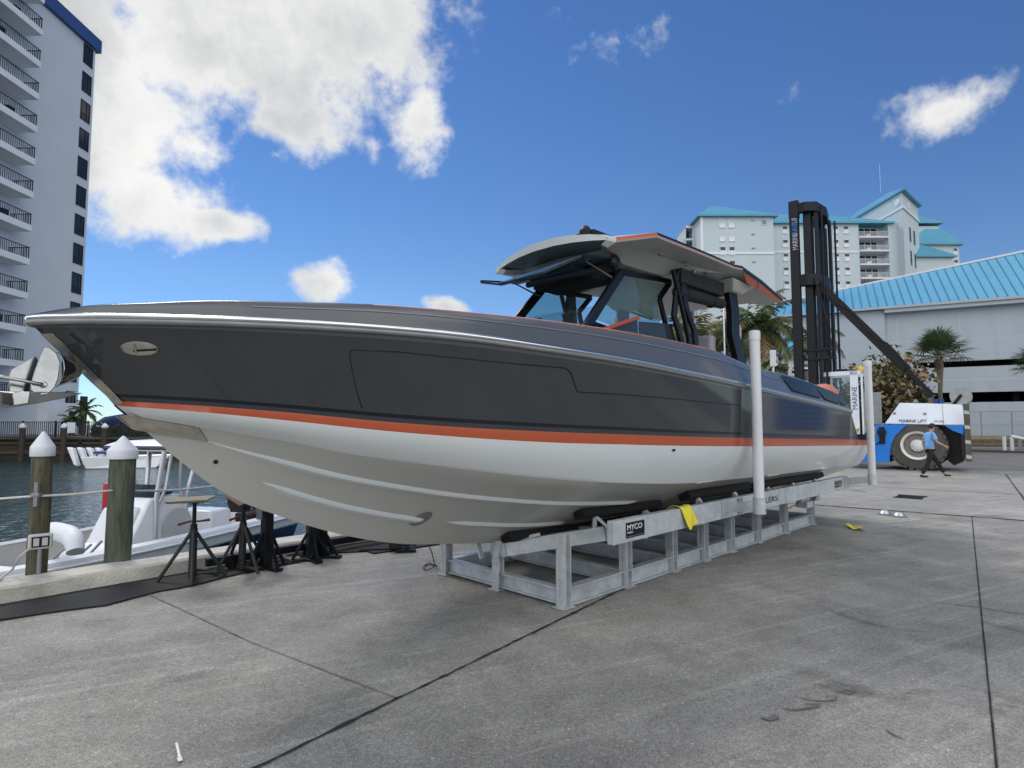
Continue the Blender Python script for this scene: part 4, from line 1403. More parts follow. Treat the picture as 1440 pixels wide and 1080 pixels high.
# ------------------------------------------------------------------ boat stands along the kerb
def jack(loc, h, rot, label, pad, lean):
    t = thing('jack_stand', label, 'boat stand', loc, rot, 'screw jack stands beside the kerb')
    hc = .52
    MB().tube([(0, 0, .03), (0, 0, hc + .05)], .042, 14).build('column', 'stand_steel', t, smooth=40)
    for k in range(4):
        a = 2 * math.pi * k / 4 + .3
        lg = MB().tube([(.03 * math.cos(a), .03 * math.sin(a), hc), (.34 * math.cos(a), .34 * math.sin(a), .015)], .020, 8)
        lg.build('leg', 'stand_steel', t, smooth=40)
    bs_ = MB()
    A = [(.30 * math.cos(2 * math.pi * k / 4 + .3), .30 * math.sin(2 * math.pi * k / 4 + .3), .055) for k in range(4)]
    for k in (0, 1, 3): bs_.tube([A[k], (0, 0, .06)], .014, 6)
    bs_.tube([A[0], A[1]], .013, 6)
    bs_.build('brace', 'stand_steel', t, smooth=40)
    sc = MB().tube([(0, 0, hc), (0, 0, h - .06)], .021, 10)
    sc.tube([(0, 0, hc + .04), (0, 0, hc + .10)], .036, 12)
    scr = sc.build('screw', 'black_metal', t, smooth=40)
    hd = MB().tube([(-.16, -.03, hc + .10), (-.05, 0, hc + .13), (.05, 0, hc + .13), (.16, .03, hc + .14)], [.016, .011, .011, .016], 8)
    hd.build('handle', 'rust', scr, smooth=40)
    p = MB()
    if lean == 0:
        p.hexa([(-.20, -.13, h - .03), (.20, -.13, h - .03), (.20, .13, h - .03), (-.20, .13, h - .03), (-.23, -.15, h), (.23, -.15, h), (.23, .15, h), (-.23, .15, h)])
        p.build('pad', pad, t, smooth=0, bevel=.006).rotation_euler = (R(3), R(-2), 0)
        MB().box(-.05, .05, -.05, .05, h - .06, h - .03).build('pad_plate', 'black_metal', t)
    else:
        p.hexa([(-.15, -.13, -.035), (.15, -.13, -.035), (.15, .13, -.035), (-.15, .13, -.035), (-.17, -.15, 0), (.17, -.15, 0), (.17, .15, 0), (-.17, .15, 0)])
        o = p.build('pad', pad, t, smooth=0, bevel=.006)
        o.location = (0, 0, h); o.rotation_euler = (R(22), R(-16), R(20))
        MB().tube([(0, 0, h - .09), (0, 0, h - .02)], .035, 10).build('pad_plate', 'black_metal', t)
    return t
jack(G(270, 815), .915, R(10), 'green-black screw jack stand with a flat pale plywood pad, nearest the bow', 'ply', 0)
jack(G(340, 803), .90, R(38), 'green-black screw jack stand with a tilted brown wooden pad against the hull', 'ply_dark', 1)
def post_stand(loc, h, rot, label, block):
    t = thing('post_stand', label, 'boat stand', loc, rot, 'square post stands beside the kerb')
    MB().box(-.055, .055, -.055, .055, .02, h).build('column', 'black_metal', t, smooth=0, bevel=.006)
    for a in (0, math.pi * .5, math.pi, math.pi * 1.5):
        c, s = math.cos(a), math.sin(a)
        MB().bar((.05 * c, .05 * s, h * .62), (.24 * c, .24 * s, .03), .03, .03).build('leg', 'black_metal', t, smooth=0)
    MB().box(-.28, .28, -.05, .05, 0, .03).box(-.05, .05, -.28, .28, .001, .031).build('foot', 'black_metal', t, smooth=0, bevel=.004)
    if block:
        MB().box(-.10, .16, -.09, .09, h, h + .07).build('wood_block', 'ply', t, smooth=0, bevel=.006)
        MB().box(-.12, -.10, -.05, .05, h - .10, h + .10).build('upright_plate', 'steel_grey', t, smooth=0)
post_stand(G(374, 799), .70, R(55), 'black square post stand topped by a wood block, beside the second jack stand', True)
post_stand(G(437, 787), .56, R(40), 'short black post stand tucked under the hull, closer to the camera of the pair', False)
post_stand(G(452, 783) , .52, R(75), 'short black post stand tucked under the hull, behind its twin', False)
def low_stand(loc, rot):
    t = thing('low_stand', 'low black steel cradle lying on the ground beyond the post stands', 'cradle', loc, rot)
    MB().box(-.45, .3, -.07, .07, 0, .035).box(.05, .32, -.22, -.12, 0, .035).box(.05, .32, .14, .24, 0, .035).build('base', 'black_metal', t, smooth=0, bevel=.005)
    MB().box(-.05, .12, -.16, .16, .035, .17).box(.16, .22, -.2, .2, .03, .13).build('block', 'black_rubber', t, smooth=0, bevel=.01)
low_stand(G(552, 773), R(10))
pb = MB().bar(kp(1.9, -.22, .13), kp(5.2, -.22, .13), .07, .09)
for a in (2.2, 3.4, 4.9): pb.box(-.04, .04, -.04, .04, 0, .1, 0, Matrix.Translation(kp(a, -.22)))
tag(pb.build('steel_beam', 'black_metal', smooth=0, bevel=.006), 'long black steel beam lying along the kerb behind the post stands', 'beam')

# ------------------------------------------------------------------ mooring piles, rope and power pedestal
def piling(loc, r, ztop, m, label, rot):
    t = thing('mooring_pile', label, 'mooring pile', (loc.x, loc.y, -2.2), rot, 'near mooring piles behind the kerb')
    n = 26
    rows = []
    for i in range(16):
        z = (ztop + 2.2) * i / 15
        rows.append([((r + .012 * math.sin(3 * a + i * .5) * .5 + random.gauss(0, .0025)) * math.cos(a) , (r + random.gauss(0, .0025)) * math.sin(a), z) for a in [2 * math.pi * k / n for k in range(n)]])
    MB().grid(rows, close=True).build('trunk', m, t, smooth=50)
    h = ztop + 2.2
    c = MB().lathe([(r * 1.16, h - .045), (r * 1.19, h - .04), (r * 1.19, h + .055), (r * 1.14, h + .065), (.012, h + .225)], n=28)
    c.build('cap', 'cap_white', t, smooth=35)
P1 = Vector((-5.14, 6.50, 0)); P2 = Vector((-4.61, 7.03, 0))
piling(P1, .095, 1.45, 'pile_wood', 'slimmer brown timber mooring pile with white cone cap, power box in front', 0)
piling(P2, .135, 1.39, 'pile_wood2', 'thicker greenish timber mooring pile with white cone cap, beside the jack stand', .5)
for i, (x, y, r) in enumerate(((1.2, 13.2, .15),)):
    piling(Vector((-2.35, 9.7, 0)), .15, .35, 'pile_wood2', 'short timber mooring pile seen behind the stands at the kerb', .9)
rp = MB()
def sag(a, b, n=16, d=.05): return [a.lerp(b, i / n) + Vector((0, 0, -d * math.sin(math.pi * i / n))) for i in range(n + 1)]
ra_ = AT(-60, 706, 6.3); rb_ = P1 + Vector((.04, -.105, .985)); rc_ = P2 + Vector((-.02, -.15, .99)); rd_ = AT(318, 681, 9.2)
rp.tube(sag(ra_, rb_, 8, .0) + sag(rb_, rc_, 8, .012)[1:] + sag(rc_, rd_, 14, .04)[1:], .0125, 8)
tag(rp.build('mooring_rope', 'rope', smooth=60), 'pale mooring rope strung between the two capped piles', 'rope')
cl = MB().box(-.022, .022, -.02, .02, -.13, .13).box(-.045, .045, -.03, .03, -.02, .02)
tag(cl.build('rope_cleat', 'steel_grey', loc=P1 + Vector((.04, -.10, 1.0)), smooth=0, bevel=.006), 'grey metal cleat holding the rope on the slimmer pile', 'cleat')
pp = thing('power_pedestal', 'small grey power outlet box on a thin post in front of the pile', 'power outlet', G(54, 804, .17) + Vector((.075, -.09, 0)), R(40))
MB().tube([(0, 0, 0), (0, 0, .28)], .022, 10).build('post', 'steel_grey', pp, smooth=40)
bx = MB().box(-.105, .105, -.035, .035, .26, .42).build('outlet_box', 'box_grey', pp, smooth=20, bevel=.018)
MB().box(-.075, .075, -.040, -.036, .285, .395).build('outlet_panel', 'black_metal', bx, smooth=0)
for x in (-.036, .036): MB().box(x - .024, x + .024, -.047, -.041, .30, .38).build('socket', 'box_grey', bx, smooth=0)
cbm = MB().tube([pp.location + Vector((-.03, -.05, .31)), pp.location + Vector((-.12, -.12, .2)), G(18, 800, .20), G(-10, 822, .182), G(-40, 845, .182)], .011, 8)
tag(cbm.build('power_cable', 'box_grey', smooth=60), 'grey power cable running from the outlet box over the kerb', 'cable')

# ------------------------------------------------------------------ small white boat afloat beyond the kerb
sb = thing('center_console_boat', 'small white and navy centre console boat moored beyond the kerb, bow to the left', 'boat', (-5.74, 13.15, WATER), R(-104))
# local x: stern (0) -> bow, y to port; root heading turned so the bow points at the photographer
LB = 7.4
hb_ = lambda x: 1.20 * (1 - max(0, (x - 2.8) / (LB - 2.8)) ** 2.6) ** .62 if x < LB else 0
zsh = lambda x: .80 + .10 * (x / LB) ** 2
xs = [LB * (1 - (1 - i / 30) ** 1.5) for i in range(31)]
hb = MB()
for sgn in (1, -1):
    g = [[(x, sgn * hb_(x) * k, (zsh(x) * zf - .05) if zf > 0 else zf) for x in xs] for k, zf in ((.0, -.35), (.80, -.05), (.90, .35), (.97, .66), (1.0, .70), (1.02, .94), (1.0, 1.0), (.86, 1.02), (.84, .98))]
    hb.grid(g, [1, 1, 1, 0, 0, 0, 0, 0], flip=(sgn < 0))
hb.add([(0, y * 1.2 * k, (zsh(0) * zf - .05) if zf > 0 else zf) for y, k, zf in ((1, .84, .98), (1, 1, 1), (1, .97, .66), (1, .8, -.05), (1, 0, -.35), (-1, .8, -.05), (-1, .97, .66), (-1, 1, 1), (-1, .84, .98))], [tuple(range(9))], 0)
hb.build('hull', ['boat_white', 'boat_navy'], sb, smooth=30)
rl = MB()
for sgn in (1, -1): rl.tube([(x, sgn * hb_(x) * 1.025, zsh(x) * .90 - .05) for x in xs], .022, 8, up=Vector((0, 0, 1)))
rl.build('rub_rail', 'boat_white', sb, smooth=50)
dk2 = MB()
dk2.grid([[(x, hb_(x) * .86, .30) for x in xs if x < 6.4], [(x, -hb_(x) * .86, .30) for x in xs if x < 6.4]], 0)
for sgn in (1, -1): dk2.grid([[(x, sgn * hb_(x) * .85, zsh(x) * .97 - .05) for x in xs if x < 6.4], [(x, sgn * hb_(x) * .80, .30) for x in xs if x < 6.4]], 1, flip=(sgn > 0))
dk2.build('cockpit', ['cushion', 'teak_grey'], sb, smooth=30)
fd = MB()
xb = [x for x in xs if x > 5.7]
fd.grid([[(x, y * hb_(x) * .86, zsh(x) - .03 + .04 * (1 - y * y)) for x in xb] for y in (1, .5, 0, -.5, -1)], 0, flip=False)
fd.build('foredeck', 'boat_white', sb, smooth=40)
vt = MB()
for k in range(4): vt.box(5.95 + .0 * k, 6.1, .30 + k * .05, .325 + k * .05, zsh(6) + .0, zsh(6) + .03)
vt.build('deck_vent', 'steel_grey', sb, smooth=0)
bw = MB()
SBI = (Matrix.Translation((-5.74, 13.15, WATER)) @ Matrix.Rotation(R(-104), 4, 'Z')).inverted()
bw.tube([SBI @ AT(*q) for q in ((106, 776, 7.7), (105, 764, 7.75), (101, 755, 7.85), (94, 751, 8.05), (84, 748, 8.35), (74, 746, 8.65))], [.10, .11, .12, .125, .125, .12], 14)
bw.build('bow_backrest', 'cushion', sb, smooth=60)
bcu = MB().box(5.0, 5.9, -.8, .8, .42, .66).box(4.4, 5.0, .35, .95, .42, .6)
bcu.build('bow_cushion', 'cushion', sb, smooth=30, bevel=.05)
co = MB()
co.hexa([(2.15, .46, .30), (3.75, .46, .30), (3.75, -.46, .30), (2.15, -.46, .30), (2.35, .42, 1.36), (3.1, .40, 1.36), (3.1, -.40, 1.36), (2.35, -.42, 1.36)])
con = co.build('console', 'boat_white', sb, smooth=20, bevel=.05)
cs_ = MB().hexa([(3.22, .36, .62), (3.62, .36, .62), (3.62, -.36, .62), (3.22, -.36, .62), (3.1, .34, 1.22), (3.3, .34, 1.22), (3.3, -.34, 1.22), (3.1, -.34, 1.22)])
cs_.hexa([(3.5, .36, .55), (4.05, .36, .45), (4.05, -.36, .45), (3.5, -.36, .55), (3.5, .36, .70), (4.0, .36, .62), (4.0, -.36, .62), (3.5, -.36, .70)])
cs_.build('console_seat', 'cushion', con, smooth=20, bevel=.05)
cp_ = MB().lathe([(0, -.012), (.30, -.008), (.33, .0), (.0, .004)], (2.55, .475, .80), 22, axis='y')
cp_.build('console_hatch', 'box_grey', con, smooth=40)
MB().hexa([(2.9, .36, 1.36), (3.05, .36, 1.36), (3.05, -.36, 1.36), (2.9, -.36, 1.36), (2.75, .32, 1.55), (2.78, .32, 1.55), (2.78, -.32, 1.55), (2.75, -.32, 1.55)]).build('windscreen', 'smoke_glass', con, smooth=0)
MB().box(2.5, 2.85, -.28, .28, 1.37, 1.42).build('dash', 'navy_line', con, smooth=0)
rk = MB()
for y in (.1, -.1): rk.tube([(3.95, y * 2, .75), (4.25, y * 2, .55), (4.5, y, .42)], .02, 8)
rk.tube([(3.9, .34, .8), (4.2, .34, .55), (4.45, .3, .38), (4.3, .1, .36)], .02, 8)
rk.build('boarding_ladder', 'steel_grey', sb, smooth=50)
lp_ = MB().hexa([(1.1, .45, .30), (1.75, .45, .30), (1.75, -.45, .30), (1.1, -.45, .30), (1.15, .42, .95), (1.7, .42, .95), (1.7, -.42, .95), (1.15, -.42, .95)])
lp_.build('leaning_post', 'boat_white', sb, smooth=20, bevel=.05)
tp = MB()
for sgn in (1, -1):
    tp.tube([(3.0, sgn * .44, .3), (3.0, sgn * .44, 1.35), (2.98, sgn * .55, 2.15)], .042, 10)
    tp.tube([(2.35, sgn * .44, .3), (2.35, sgn * .44, 1.30), (2.2, sgn * .55, 2.15)], .042, 10)
    tp.tube([(3.02, sgn * .44, 1.15), (2.85, sgn * .48, 1.5), (2.82, sgn * .55, 2.15)], .026, 10)
    tp.tube([(2.34, sgn * .45, 1.15), (2.55, sgn * .48, 1.5), (2.6, sgn * .55, 2.15)], .026, 10)
    tp.tube([(1.4, sgn * .6, 2.15), (2.95, sgn * .6, 2.15)], .026, 8)
for x in (1.5, 2.0, 2.5, 2.9): tp.tube([(x, -.6, 2.15), (x, .6, 2.15)], .02, 8)
tp.build('top_frame', 'alu', sb, smooth=50)
tcv = MB()
tcv.hexa([(1.2, .78, 2.19), (3.0, .72, 2.19), (3.0, -.72, 2.19), (1.2, -.78, 2.19), (1.2, .78, 2.23), (3.0, .72, 2.23), (3.0, -.72, 2.23), (1.2, -.78, 2.23)], 1)
tcv.hexa([(1.2, .78, 2.231), (3.0, .72, 2.231), (3.0, -.72, 2.231), (1.2, -.78, 2.231), (1.4, .6, 2.33), (2.85, .58, 2.31), (2.85, -.58, 2.31), (1.4, -.6, 2.33)], 0)
tcv.build('top_canopy', ['boat_white', 'boat_navy'], sb, smooth=0)
MB().tube([(2.8, .62, 2.2), (2.82, .64, 3.3)], .011, 6).build('antenna', 'boat_white', sb, smooth=40)
om = MB()
om.grid([[(-.42 + .34 * k * math.cos(a), .24 * k * math.sin(a), z) for a in [2 * math.pi * j / 16 for j in range(16)]] for z, k in ((.62, .6), (.75, .9), (1.1, 1.0), (1.28, .85), (1.36, .3))], 0, close=True)
om.box(-.55, -.3, -.09, .09, -.5, .7)
eng = om.build('outboard_motor', 'black_gloss', sb, smooth=50)
MB().box(-.1, .9, .3, .62, .62, .80).box(.0, .35, -.35, -.1, .85, 1.15).box(.25, .55, -.15, .2, .75, 1.25).build('loose_gear', 'black_cloth', sb, smooth=30, bevel=.03)
MB().box(.12, .34, .36, .58, .81, 1.2).build('livewell_lid', 'box_grey', sb, smooth=30, bevel=.02)
rt = MB().lathe([(.05, 0), (.075, .03), (.078, .60), (.072, .66), (.03, .67)], n=16)
rt.build('flag_sleeve', 'red_plastic', loc=None, smooth=40)
rto = bpy.data.objects['flag_sleeve']
rto.location = AT(150, 733, 10.55)
tag(rto, 'red upright fender tube standing on the small boat\'s far side', 'fender')
# four white outboards of another boat, tilted up behind the pile
ob = thing('moored_boat', 'blue and white boat across the water with four tilted white outboard motors', 'boat', (AT(139, 640, 36).x, 36.0, WATER), R(4))
MB().hexa([(0, -1.2, .0), (3.6, -.5, .0), (3.6, .5, .0), (0, 1.2, .0), (-.2, -1.4, .7), (4.4, -.3, .8), (4.4, .3, .8), (-.2, 1.4, .7)]).build('hull', 'boat_white', ob, smooth=0, bevel=.05)
MB().box(.3, 1.8, -1.1, 1.1, .86, 1.02).build('engine_well', 'plastic_blue', ob, smooth=0, bevel=.04)
for k in range(4):
    MB().hexa([(-.75 + k * .17, -1.1 + k * .58, .22 - k * .03), (-.52 + k * .17, -1.1 + k * .58, .15 - k * .03), (-.52 + k * .17, -.72 + k * .58, .15 - k * .03), (-.75 + k * .17, -.72 + k * .58, .22 - k * .03), (-1.2 + k * .17, -1.1 + k * .58, 1.28 - k * .03), (-.86 + k * .17, -1.1 + k * .58, 1.20 - k * .03), (-.86 + k * .17, -.72 + k * .58, 1.20 - k * .03), (-1.2 + k * .17, -.72 + k * .58, 1.28 - k * .03)]).build('outboard_motor', 'boat_white', ob, smooth=20, bevel=.06)
# ------------------------------------------------------------------ marina forklift
FO = G(1291, 662)
LA = R(40.0); FX = -Vector((math.cos(LA), -math.sin(LA), 0)); FY = Vector((-FX.y, FX.x, 0))          # heading, and towards the camera side
FRZ = math.atan2(FX.y, FX.x)
lift = thing('marina_forklift', 'tall blue and white marina forklift with black mast, parked behind the large boat', 'forklift', FO, FRZ)
def fx(px, py, y=0.0):        # measured point on a fore-and-aft plane of the truck
    r = ray(px, py)
    p0 = FO + FY * y
    k = (p0 - CAMP).dot(FY) / r.dot(FY)
    p = CAMP + r * k
    return Vector(((p - FO).dot(FX), y, p.z))
WD = 2.7
def slab(pts, y0, y1, name, m, parent=lift, bevel=.012, smooth=0):
    b = MB()
    P = [fx(*p, 0.0) for p in pts]
    P = [Vector((p.x, y0, p.z)) for p in P]
    b.prism(P, Vector((0, y1 - y0, 0)))
    return b.build(name, m, parent, smooth=smooth, bevel=bevel)
# engine hood with a faceted near face
hd = MB()
h0 = [(1243, 596), (1304, 597), (1355, 598)]
h1 = [(1263, 566), (1304, 567), (1352, 568.5)]
lo = [fx(*p) for p in h0]; hi = [fx(*p) for p in h1]
lo = [Vector((lo[0].x, -.12, lo[0].z)), Vector((lo[1].x, .0, lo[1].z)), Vector((lo[2].x, -.30, lo[2].z))]
hi = [Vector((hi[0].x, -.40, hi[0].z)), Vector((hi[1].x, -.22, hi[1].z)), Vector((hi[2].x, -.48, hi[2].z))]
mir = lambda v: Vector((v.x, -WD - v.y, v.z))
hd.grid([lo, hi], 0)
hd.grid([[mir(v) for v in lo], [mir(v) for v in hi]], 0, flip=True)
hd.grid([hi, [mir(v) for v in hi]], 0)
hd.grid([[lo[0], hi[0]], [mir(lo[0]), mir(hi[0])]], 0)
hd.grid([[lo[2], hi[2]], [mir(lo[2]), mir(hi[2])]], 0, flip=True)
hd.grid([lo, [mir(v) for v in lo]], 0, flip=True)
hood = hd.build('engine_hood', 'fl_white', lift, smooth=0, weld=True, bevel=.03)
sl_ = MB()
a, c = lo[1].lerp(lo[2], .45), hi[1].lerp(hi[2], .42)
sl_.bar(a + Vector((0, .006, .02)), c + Vector((0, .006, -.03)), .012, .02)
sl_.build('hood_seam', 'steel_grey', hood, smooth=0)
for f in (.08, .93):
    p_ = lo[0].lerp(lo[1], f) + (hi[0].lerp(hi[1], f) - lo[0].lerp(lo[1], f)) * .5
    MB().lathe([(.05, 0), (.05, .03), (.02, .05)], p_, 10, axis='y').build('hood_latch', 'steel_grey', hood, smooth=40)
up_ = (hi[1] - lo[1])
pt0 = lo[0].lerp(lo[1], .34) + up_ * .10 + Vector((0, .03, 0))
lettering('hood_word', 'MARINE LIFT', .16, 'tower_blue', hood, frame(pt0, (lo[1] - lo[0]), up_), .004)
pt1 = lo[1].lerp(lo[2], .20) + up_ * .12 + Vector((0, .03, 0))
lettering('hood_word', 'M1400', .11, 'steel_grey', hood, frame(pt1, (lo[2] - lo[1]), up_), .004)
# blue chassis
slab([(1231, 597), (1276, 597.5), (1268, 604), (1258, 614), (1253, 626), (1251, 640), (1251, 650), (1231, 650)], -.10, 0, 'side_plate', 'fl_blue')
slab([(1201, 635), (1212, 633), (1215, 628), (1231, 623), (1231, 650), (1201, 649)], -.9, -.005, 'step_box', 'fl_blue')
slab([(1231, 597), (1251, 597.3), (1251, 650), (1231, 650)], -WD + .05, -.11, 'frame_body', 'black_metal')
slab([(1328, 598.5), (1355, 598.5), (1354.5, 611), (1340, 606)], -.10, 0, 'rear_plate', 'fl_blue')
slab([(1276, 598), (1355, 598.5), (1354, 650), (1340, 656), (1320, 640), (1300, 604)], -WD + .1, -.62, 'counterweight', 'black_metal')
cwr = fx(1356, 620)
MB().box(cwr.x - .10, cwr.x + .1, -WD + .3, -.02, .55, 1.70).build('counterweight_face', 'black_rubber', lift, smooth=0, bevel=.02)
ch = MB()
for i in range(7):
    z = .5 + i * .27
    ch.hexa([(cwr.x - .19, .0, z), (cwr.x - .03, .0, z + .02), (cwr.x - .03, .012, z + .02), (cwr.x - .19, .012, z), (cwr.x - .19, .0, z + .12), (cwr.x - .03, .0, z + .15), (cwr.x - .03, .012, z + .15), (cwr.x - .19, .012, z + .12)], i % 2)
ch.box(cwr.x - .2, cwr.x - .02, -.02, -.001, .4, 2.5, 1)
ch.build('hazard_strip', ['box_grey', 'stripe_dark'], lift, smooth=0)
MB().box(fx(1251, 650).x, fx(1201, 650).x, -.3, -.02, .30, .42).build('lower_skid', 'steel_grey', lift, smooth=0, bevel=.01)
MB().box(fx(1244, 600).x, fx(1236, 600).x, .0, .06, 1.0, 1.65).lathe([(.15, 0), (.15, .12), (.06, .13)], Vector((fx(1240, 606).x, .0, 1.45)), 14, axis='y').tube([(fx(1240, 606).x, .08, 1.3), (fx(1238, 606).x, .14, 1.1), (fx(1232, 606).x, .08, .95)], .025, 6).build('hydraulic_block', 'black_metal', lift, smooth=40)
# wheels
def wheel(x, y, r, w):
    t = MB()
    pr = [(r * .56, 0), (r * .60, .02), (r * .90, .03), (r * .955, .07), (r * .975, .14), (r * .975, w - .14), (r * .955, w - .07), (r * .9, w - .03), (r * .58, w)]
    t.lathe([(q, -h) for q, h in pr], (x, y, r), 48, axis='y', caps=False)
    for k in range(26):
        a = 2 * math.pi * k / 26
        for sg, off in ((0, 0), (1, .12)):
            M = Matrix.Translation((x, y, r)) @ Matrix.Rotation(a + off, 4, 'Y')
            t.box(-.07, .07, -(.03 if sg == 0 else w / 2) - w * .46, -(.03 if sg == 0 else w / 2), r - .06, r + .012, 0, M)
    ty = t.build('tyre', 'tyre', lift, smooth=30)
    q = MB()
    q.lathe([(.0, .0), (r * .16, .0), (r * .2, -.03), (r * .24, -.07)][::-1], (x, y - .01, r), 40, axis='y', caps=False)
    q.lathe([(r * .24, -.07), (r * .30, -.22), (r * .45, -.20), (r * .47, -.10)][::-1], (x, y - .01, r), 40, 1, axis='y', caps=False)
    q.lathe([(r * .47, -.10), (r * .49, -.03), (r * .565, .015), (r * .59, -.03), (r * .56, -.2)][::-1], (x, y - .01, r), 40, axis='y', caps=False)
    for k in range(10):
        a = 2 * math.pi * k / 10
        q.lathe([(.0, .02), (.025, .015), (.03, -.02)], (x + r * .20 * math.cos(a), y - .03, r + r * .20 * math.sin(a)), 8, axis='y')
    q.build('rim', ['rim', 'rim_dark'], ty, smooth=40)
wheel(0, -.05, .95, .62)
wheel(0, -WD + .62, .95, .60)
wheel(3.75, -.15, .95, .75)
wheel(3.75, -WD + .8, .95, .75)
# cab
cw = lambda px, py: fx(px, py, -.45)
c_lo, c_hi = 1.6, cw(1190, 522).z
xa, xb_ = cw(1196, 560).x, cw(1214, 560).x          # front and rear edge of the near panel
xf = cw(1158, 530).x
cab = MB()
cab.box(xb_ + .16, xa, -.47, -.42, 1.35, c_hi)
cabp = cab.build('cab_panel', 'fl_white', lift, smooth=0, bevel=.015)
cf = MB()
cf.box(xb_, xf, -.52, -.42, c_hi - .18, c_hi - .0)
cf.box(xb_, xf, -1.75, -1.65, c_hi - .18, c_hi)
cf.box(xf - .08, xf, -1.75, -.42, c_hi - .12, c_hi)
cf.box(xb_, xb_ + .07, -.5, -.42, 1.35, c_hi)
cf.box(xb_, xb_ + .07, -1.75, -1.67, 1.35, c_hi)
cf.box(xf - .07, xf, -1.75, -1.68, 1.35, c_hi)
cf.box(xa, xa + .05, -1.75, -1.68, 1.35, c_hi)
cf.build('cab_frame', 'fl_white', lift, smooth=0, bevel=.012)
MB().box(xa, xf - .05, -.455, -.445, 1.9, c_hi - .16).build('cab_window', 'clear_glass', lift, smooth=0)
MB().box(xb_ - .62, xb_ + .04, -.5, -.46, 1.75, 3.05).build('cab_door', 'steel_grey', lift, smooth=0, bevel=.02)
MB().box(xb_ + .08, xb_ + .40, -1.0, -.5, 1.36, 2.5).box(xb_ + .1, xf, -1.6, -.55, 1.1, 1.42).build('cab_floor', 'black_metal', lift, smooth=0)
MB().box(xb_ + .2, xa + .1, -.5, -.1, 1.52, 1.62).build('cab_step', 'yellow_step', lift, smooth=0, bevel=.02)
MB().box(xa + .5, xa + 1.0, -1.3, -.8, 1.5, 2.9).tube([(xa + .75, -.7, 2.9), (xa + .75, -.7, 3.1)], .16, 10).build('cab_seat', 'black_cloth', lift, smooth=30, bevel=.05)
MB().lathe([(.10, 0), (.14, .05), (.14, .14), (.08, .22), (.01, .24)], (cw(1210, 520).x, -.6, c_hi - .04), 16).build('beacon', 'beacon', lift, smooth=50)
MB().box(xf - .9, xf - .5, -.6, -.45, c_hi, c_hi + .10).build('roof_lamp', 'black_metal', lift, smooth=0, bevel=.02)
lettering('cab_word', 'MARINE', .27, 'tower_blue', cabp, frame((xb_ + .21, -.412, 2.35), (0, 0, 1), (1, 0, 0)) , .003)
for k, w_ in ():
    pass
# mast: three nested channels each side, crossheads, cylinders, chains
xm = fx(1110, 300).x
zt = fx(1116, 283).z
ztM = zt
mast = thing_m = None
mb = MB()
lean = .055
def mx(z): return xm - .05 - lean * (zt - z) * .0
for (y0, sgn) in ((0.0, 1), (-WD + .15, -1)):
    b = MB()
    # outer channel
    b.box(xm - .34, xm + .02, y0 - .22, y0 - .17, .4, zt - .05)
    b.box(xm - .34, xm + .02, y0 - .17, y0 + .02, .4, zt)
    b.build('mast_rail', 'black_metal', lift, smooth=0, bevel=.012)
    b = MB()
    b.box(xm - .78, xm - .47, y0 - .45, y0 - .25, .5, zt - .15)
    b.box(xm - 1.02, xm - .90, y0 - .5, y0 - .28, .5, zt - .25)
    b.build('inner_rail', 'black_metal', lift, smooth=0, bevel=.01)
    b = MB()
    b.tube([(xm - .69, y0 - .72, .8), (xm - .69, y0 - .72, zt - .5)], .10, 12)
    b.tube([(xm - .95, y0 - .62, .8), (xm - .95, y0 - .62, zt - .6)], .055, 10)
    b.build('lift_cylinder', 'black_gloss', lift, smooth=40)
    b = MB()
    b.tube([(xm - 1.20, y0 - .30, 1.2), (xm - 1.20, y0 - .30, zt - .35)], .045, 8)
    b.build('hose_guide', 'black_metal', lift, smooth=40)
for z0, z1 in ((zt - .55, zt + .0), (fx(1130, 392).z - .3, fx(1130, 392).z + .2)):
    pl = [(xm - .05, -.05), (xm - .62, .04), (xm - 1.05, -.25), (xm - 1.2, -WD / 2), (xm - 1.05, -WD + .25), (xm - .62, -WD + .10), (xm - .05, -WD + .15), (xm - .05, -WD + .30), (xm - .5, -WD + .35), (xm - .85, -WD / 2), (xm - .5, -.25), (xm - .05, -.22)]
    cr = MB()
    cr.prism([(x, y, z0) for x, y in pl], Vector((0, 0, z1 - z0 if z1 < zt - .1 else .42)), 0)
    cr.build('mast_crosshead', 'black_metal', lift, smooth=0, bevel=.02)
MB().box(xm - .36, xm + .03, -.25, .035, zt - .75, zt + .02).build('mast_head_plate', 'black_metal', lift, smooth=0, bevel=.02)
MB().lathe([(.06, -.02), (.06, .02)], (xm - .3, -.1, zt + .06), 12, axis='y').build('lifting_eye', 'steel_grey', lift, smooth=40)
hs2 = MB()
z3 = fx(1140, 503).z
hs2.box(xm - 1.55, xm - .3, -.5, -.2, z3 - .08, z3 + .02).box(xm - 1.55, xm - .3, -.5, -.2, z3 + .30, z3 + .38).box(xm - 1.2, xm - 1.0, -.45, -.25, z3, z3 + .32)
hs2.build('hose_bracket', 'black_metal', lift, smooth=0)
hs2 = MB()
hs2.tube([(xm - .9, -.1, fx(1130, 392).z), (xm - 1.35, .05, fx(1150, 450).z), (xm - 1.25, .0, fx(1160, 432).z - .3)], .025, 6)
hs2.build('mast_hose', 'black_rubber', lift, smooth=40)
# lettering up the near mast rail
zl = fx(1112, 352).z
for wd, z0, m in (('MARINE', fx(1112, 353).z, 'box_grey'), ('TRAVEL', fx(1112, 334.5).z, 'fl_blue'), ('LIFT', fx(1112, 315).z, 'box_grey')):
    lettering('mast_word', wd, .38, m, lift, frame((xm - .30, .022, z0), (0, 0, 1), (1, 0, 0)) @ Matrix.Diagonal((.55, .8, 1, 1)), .003)
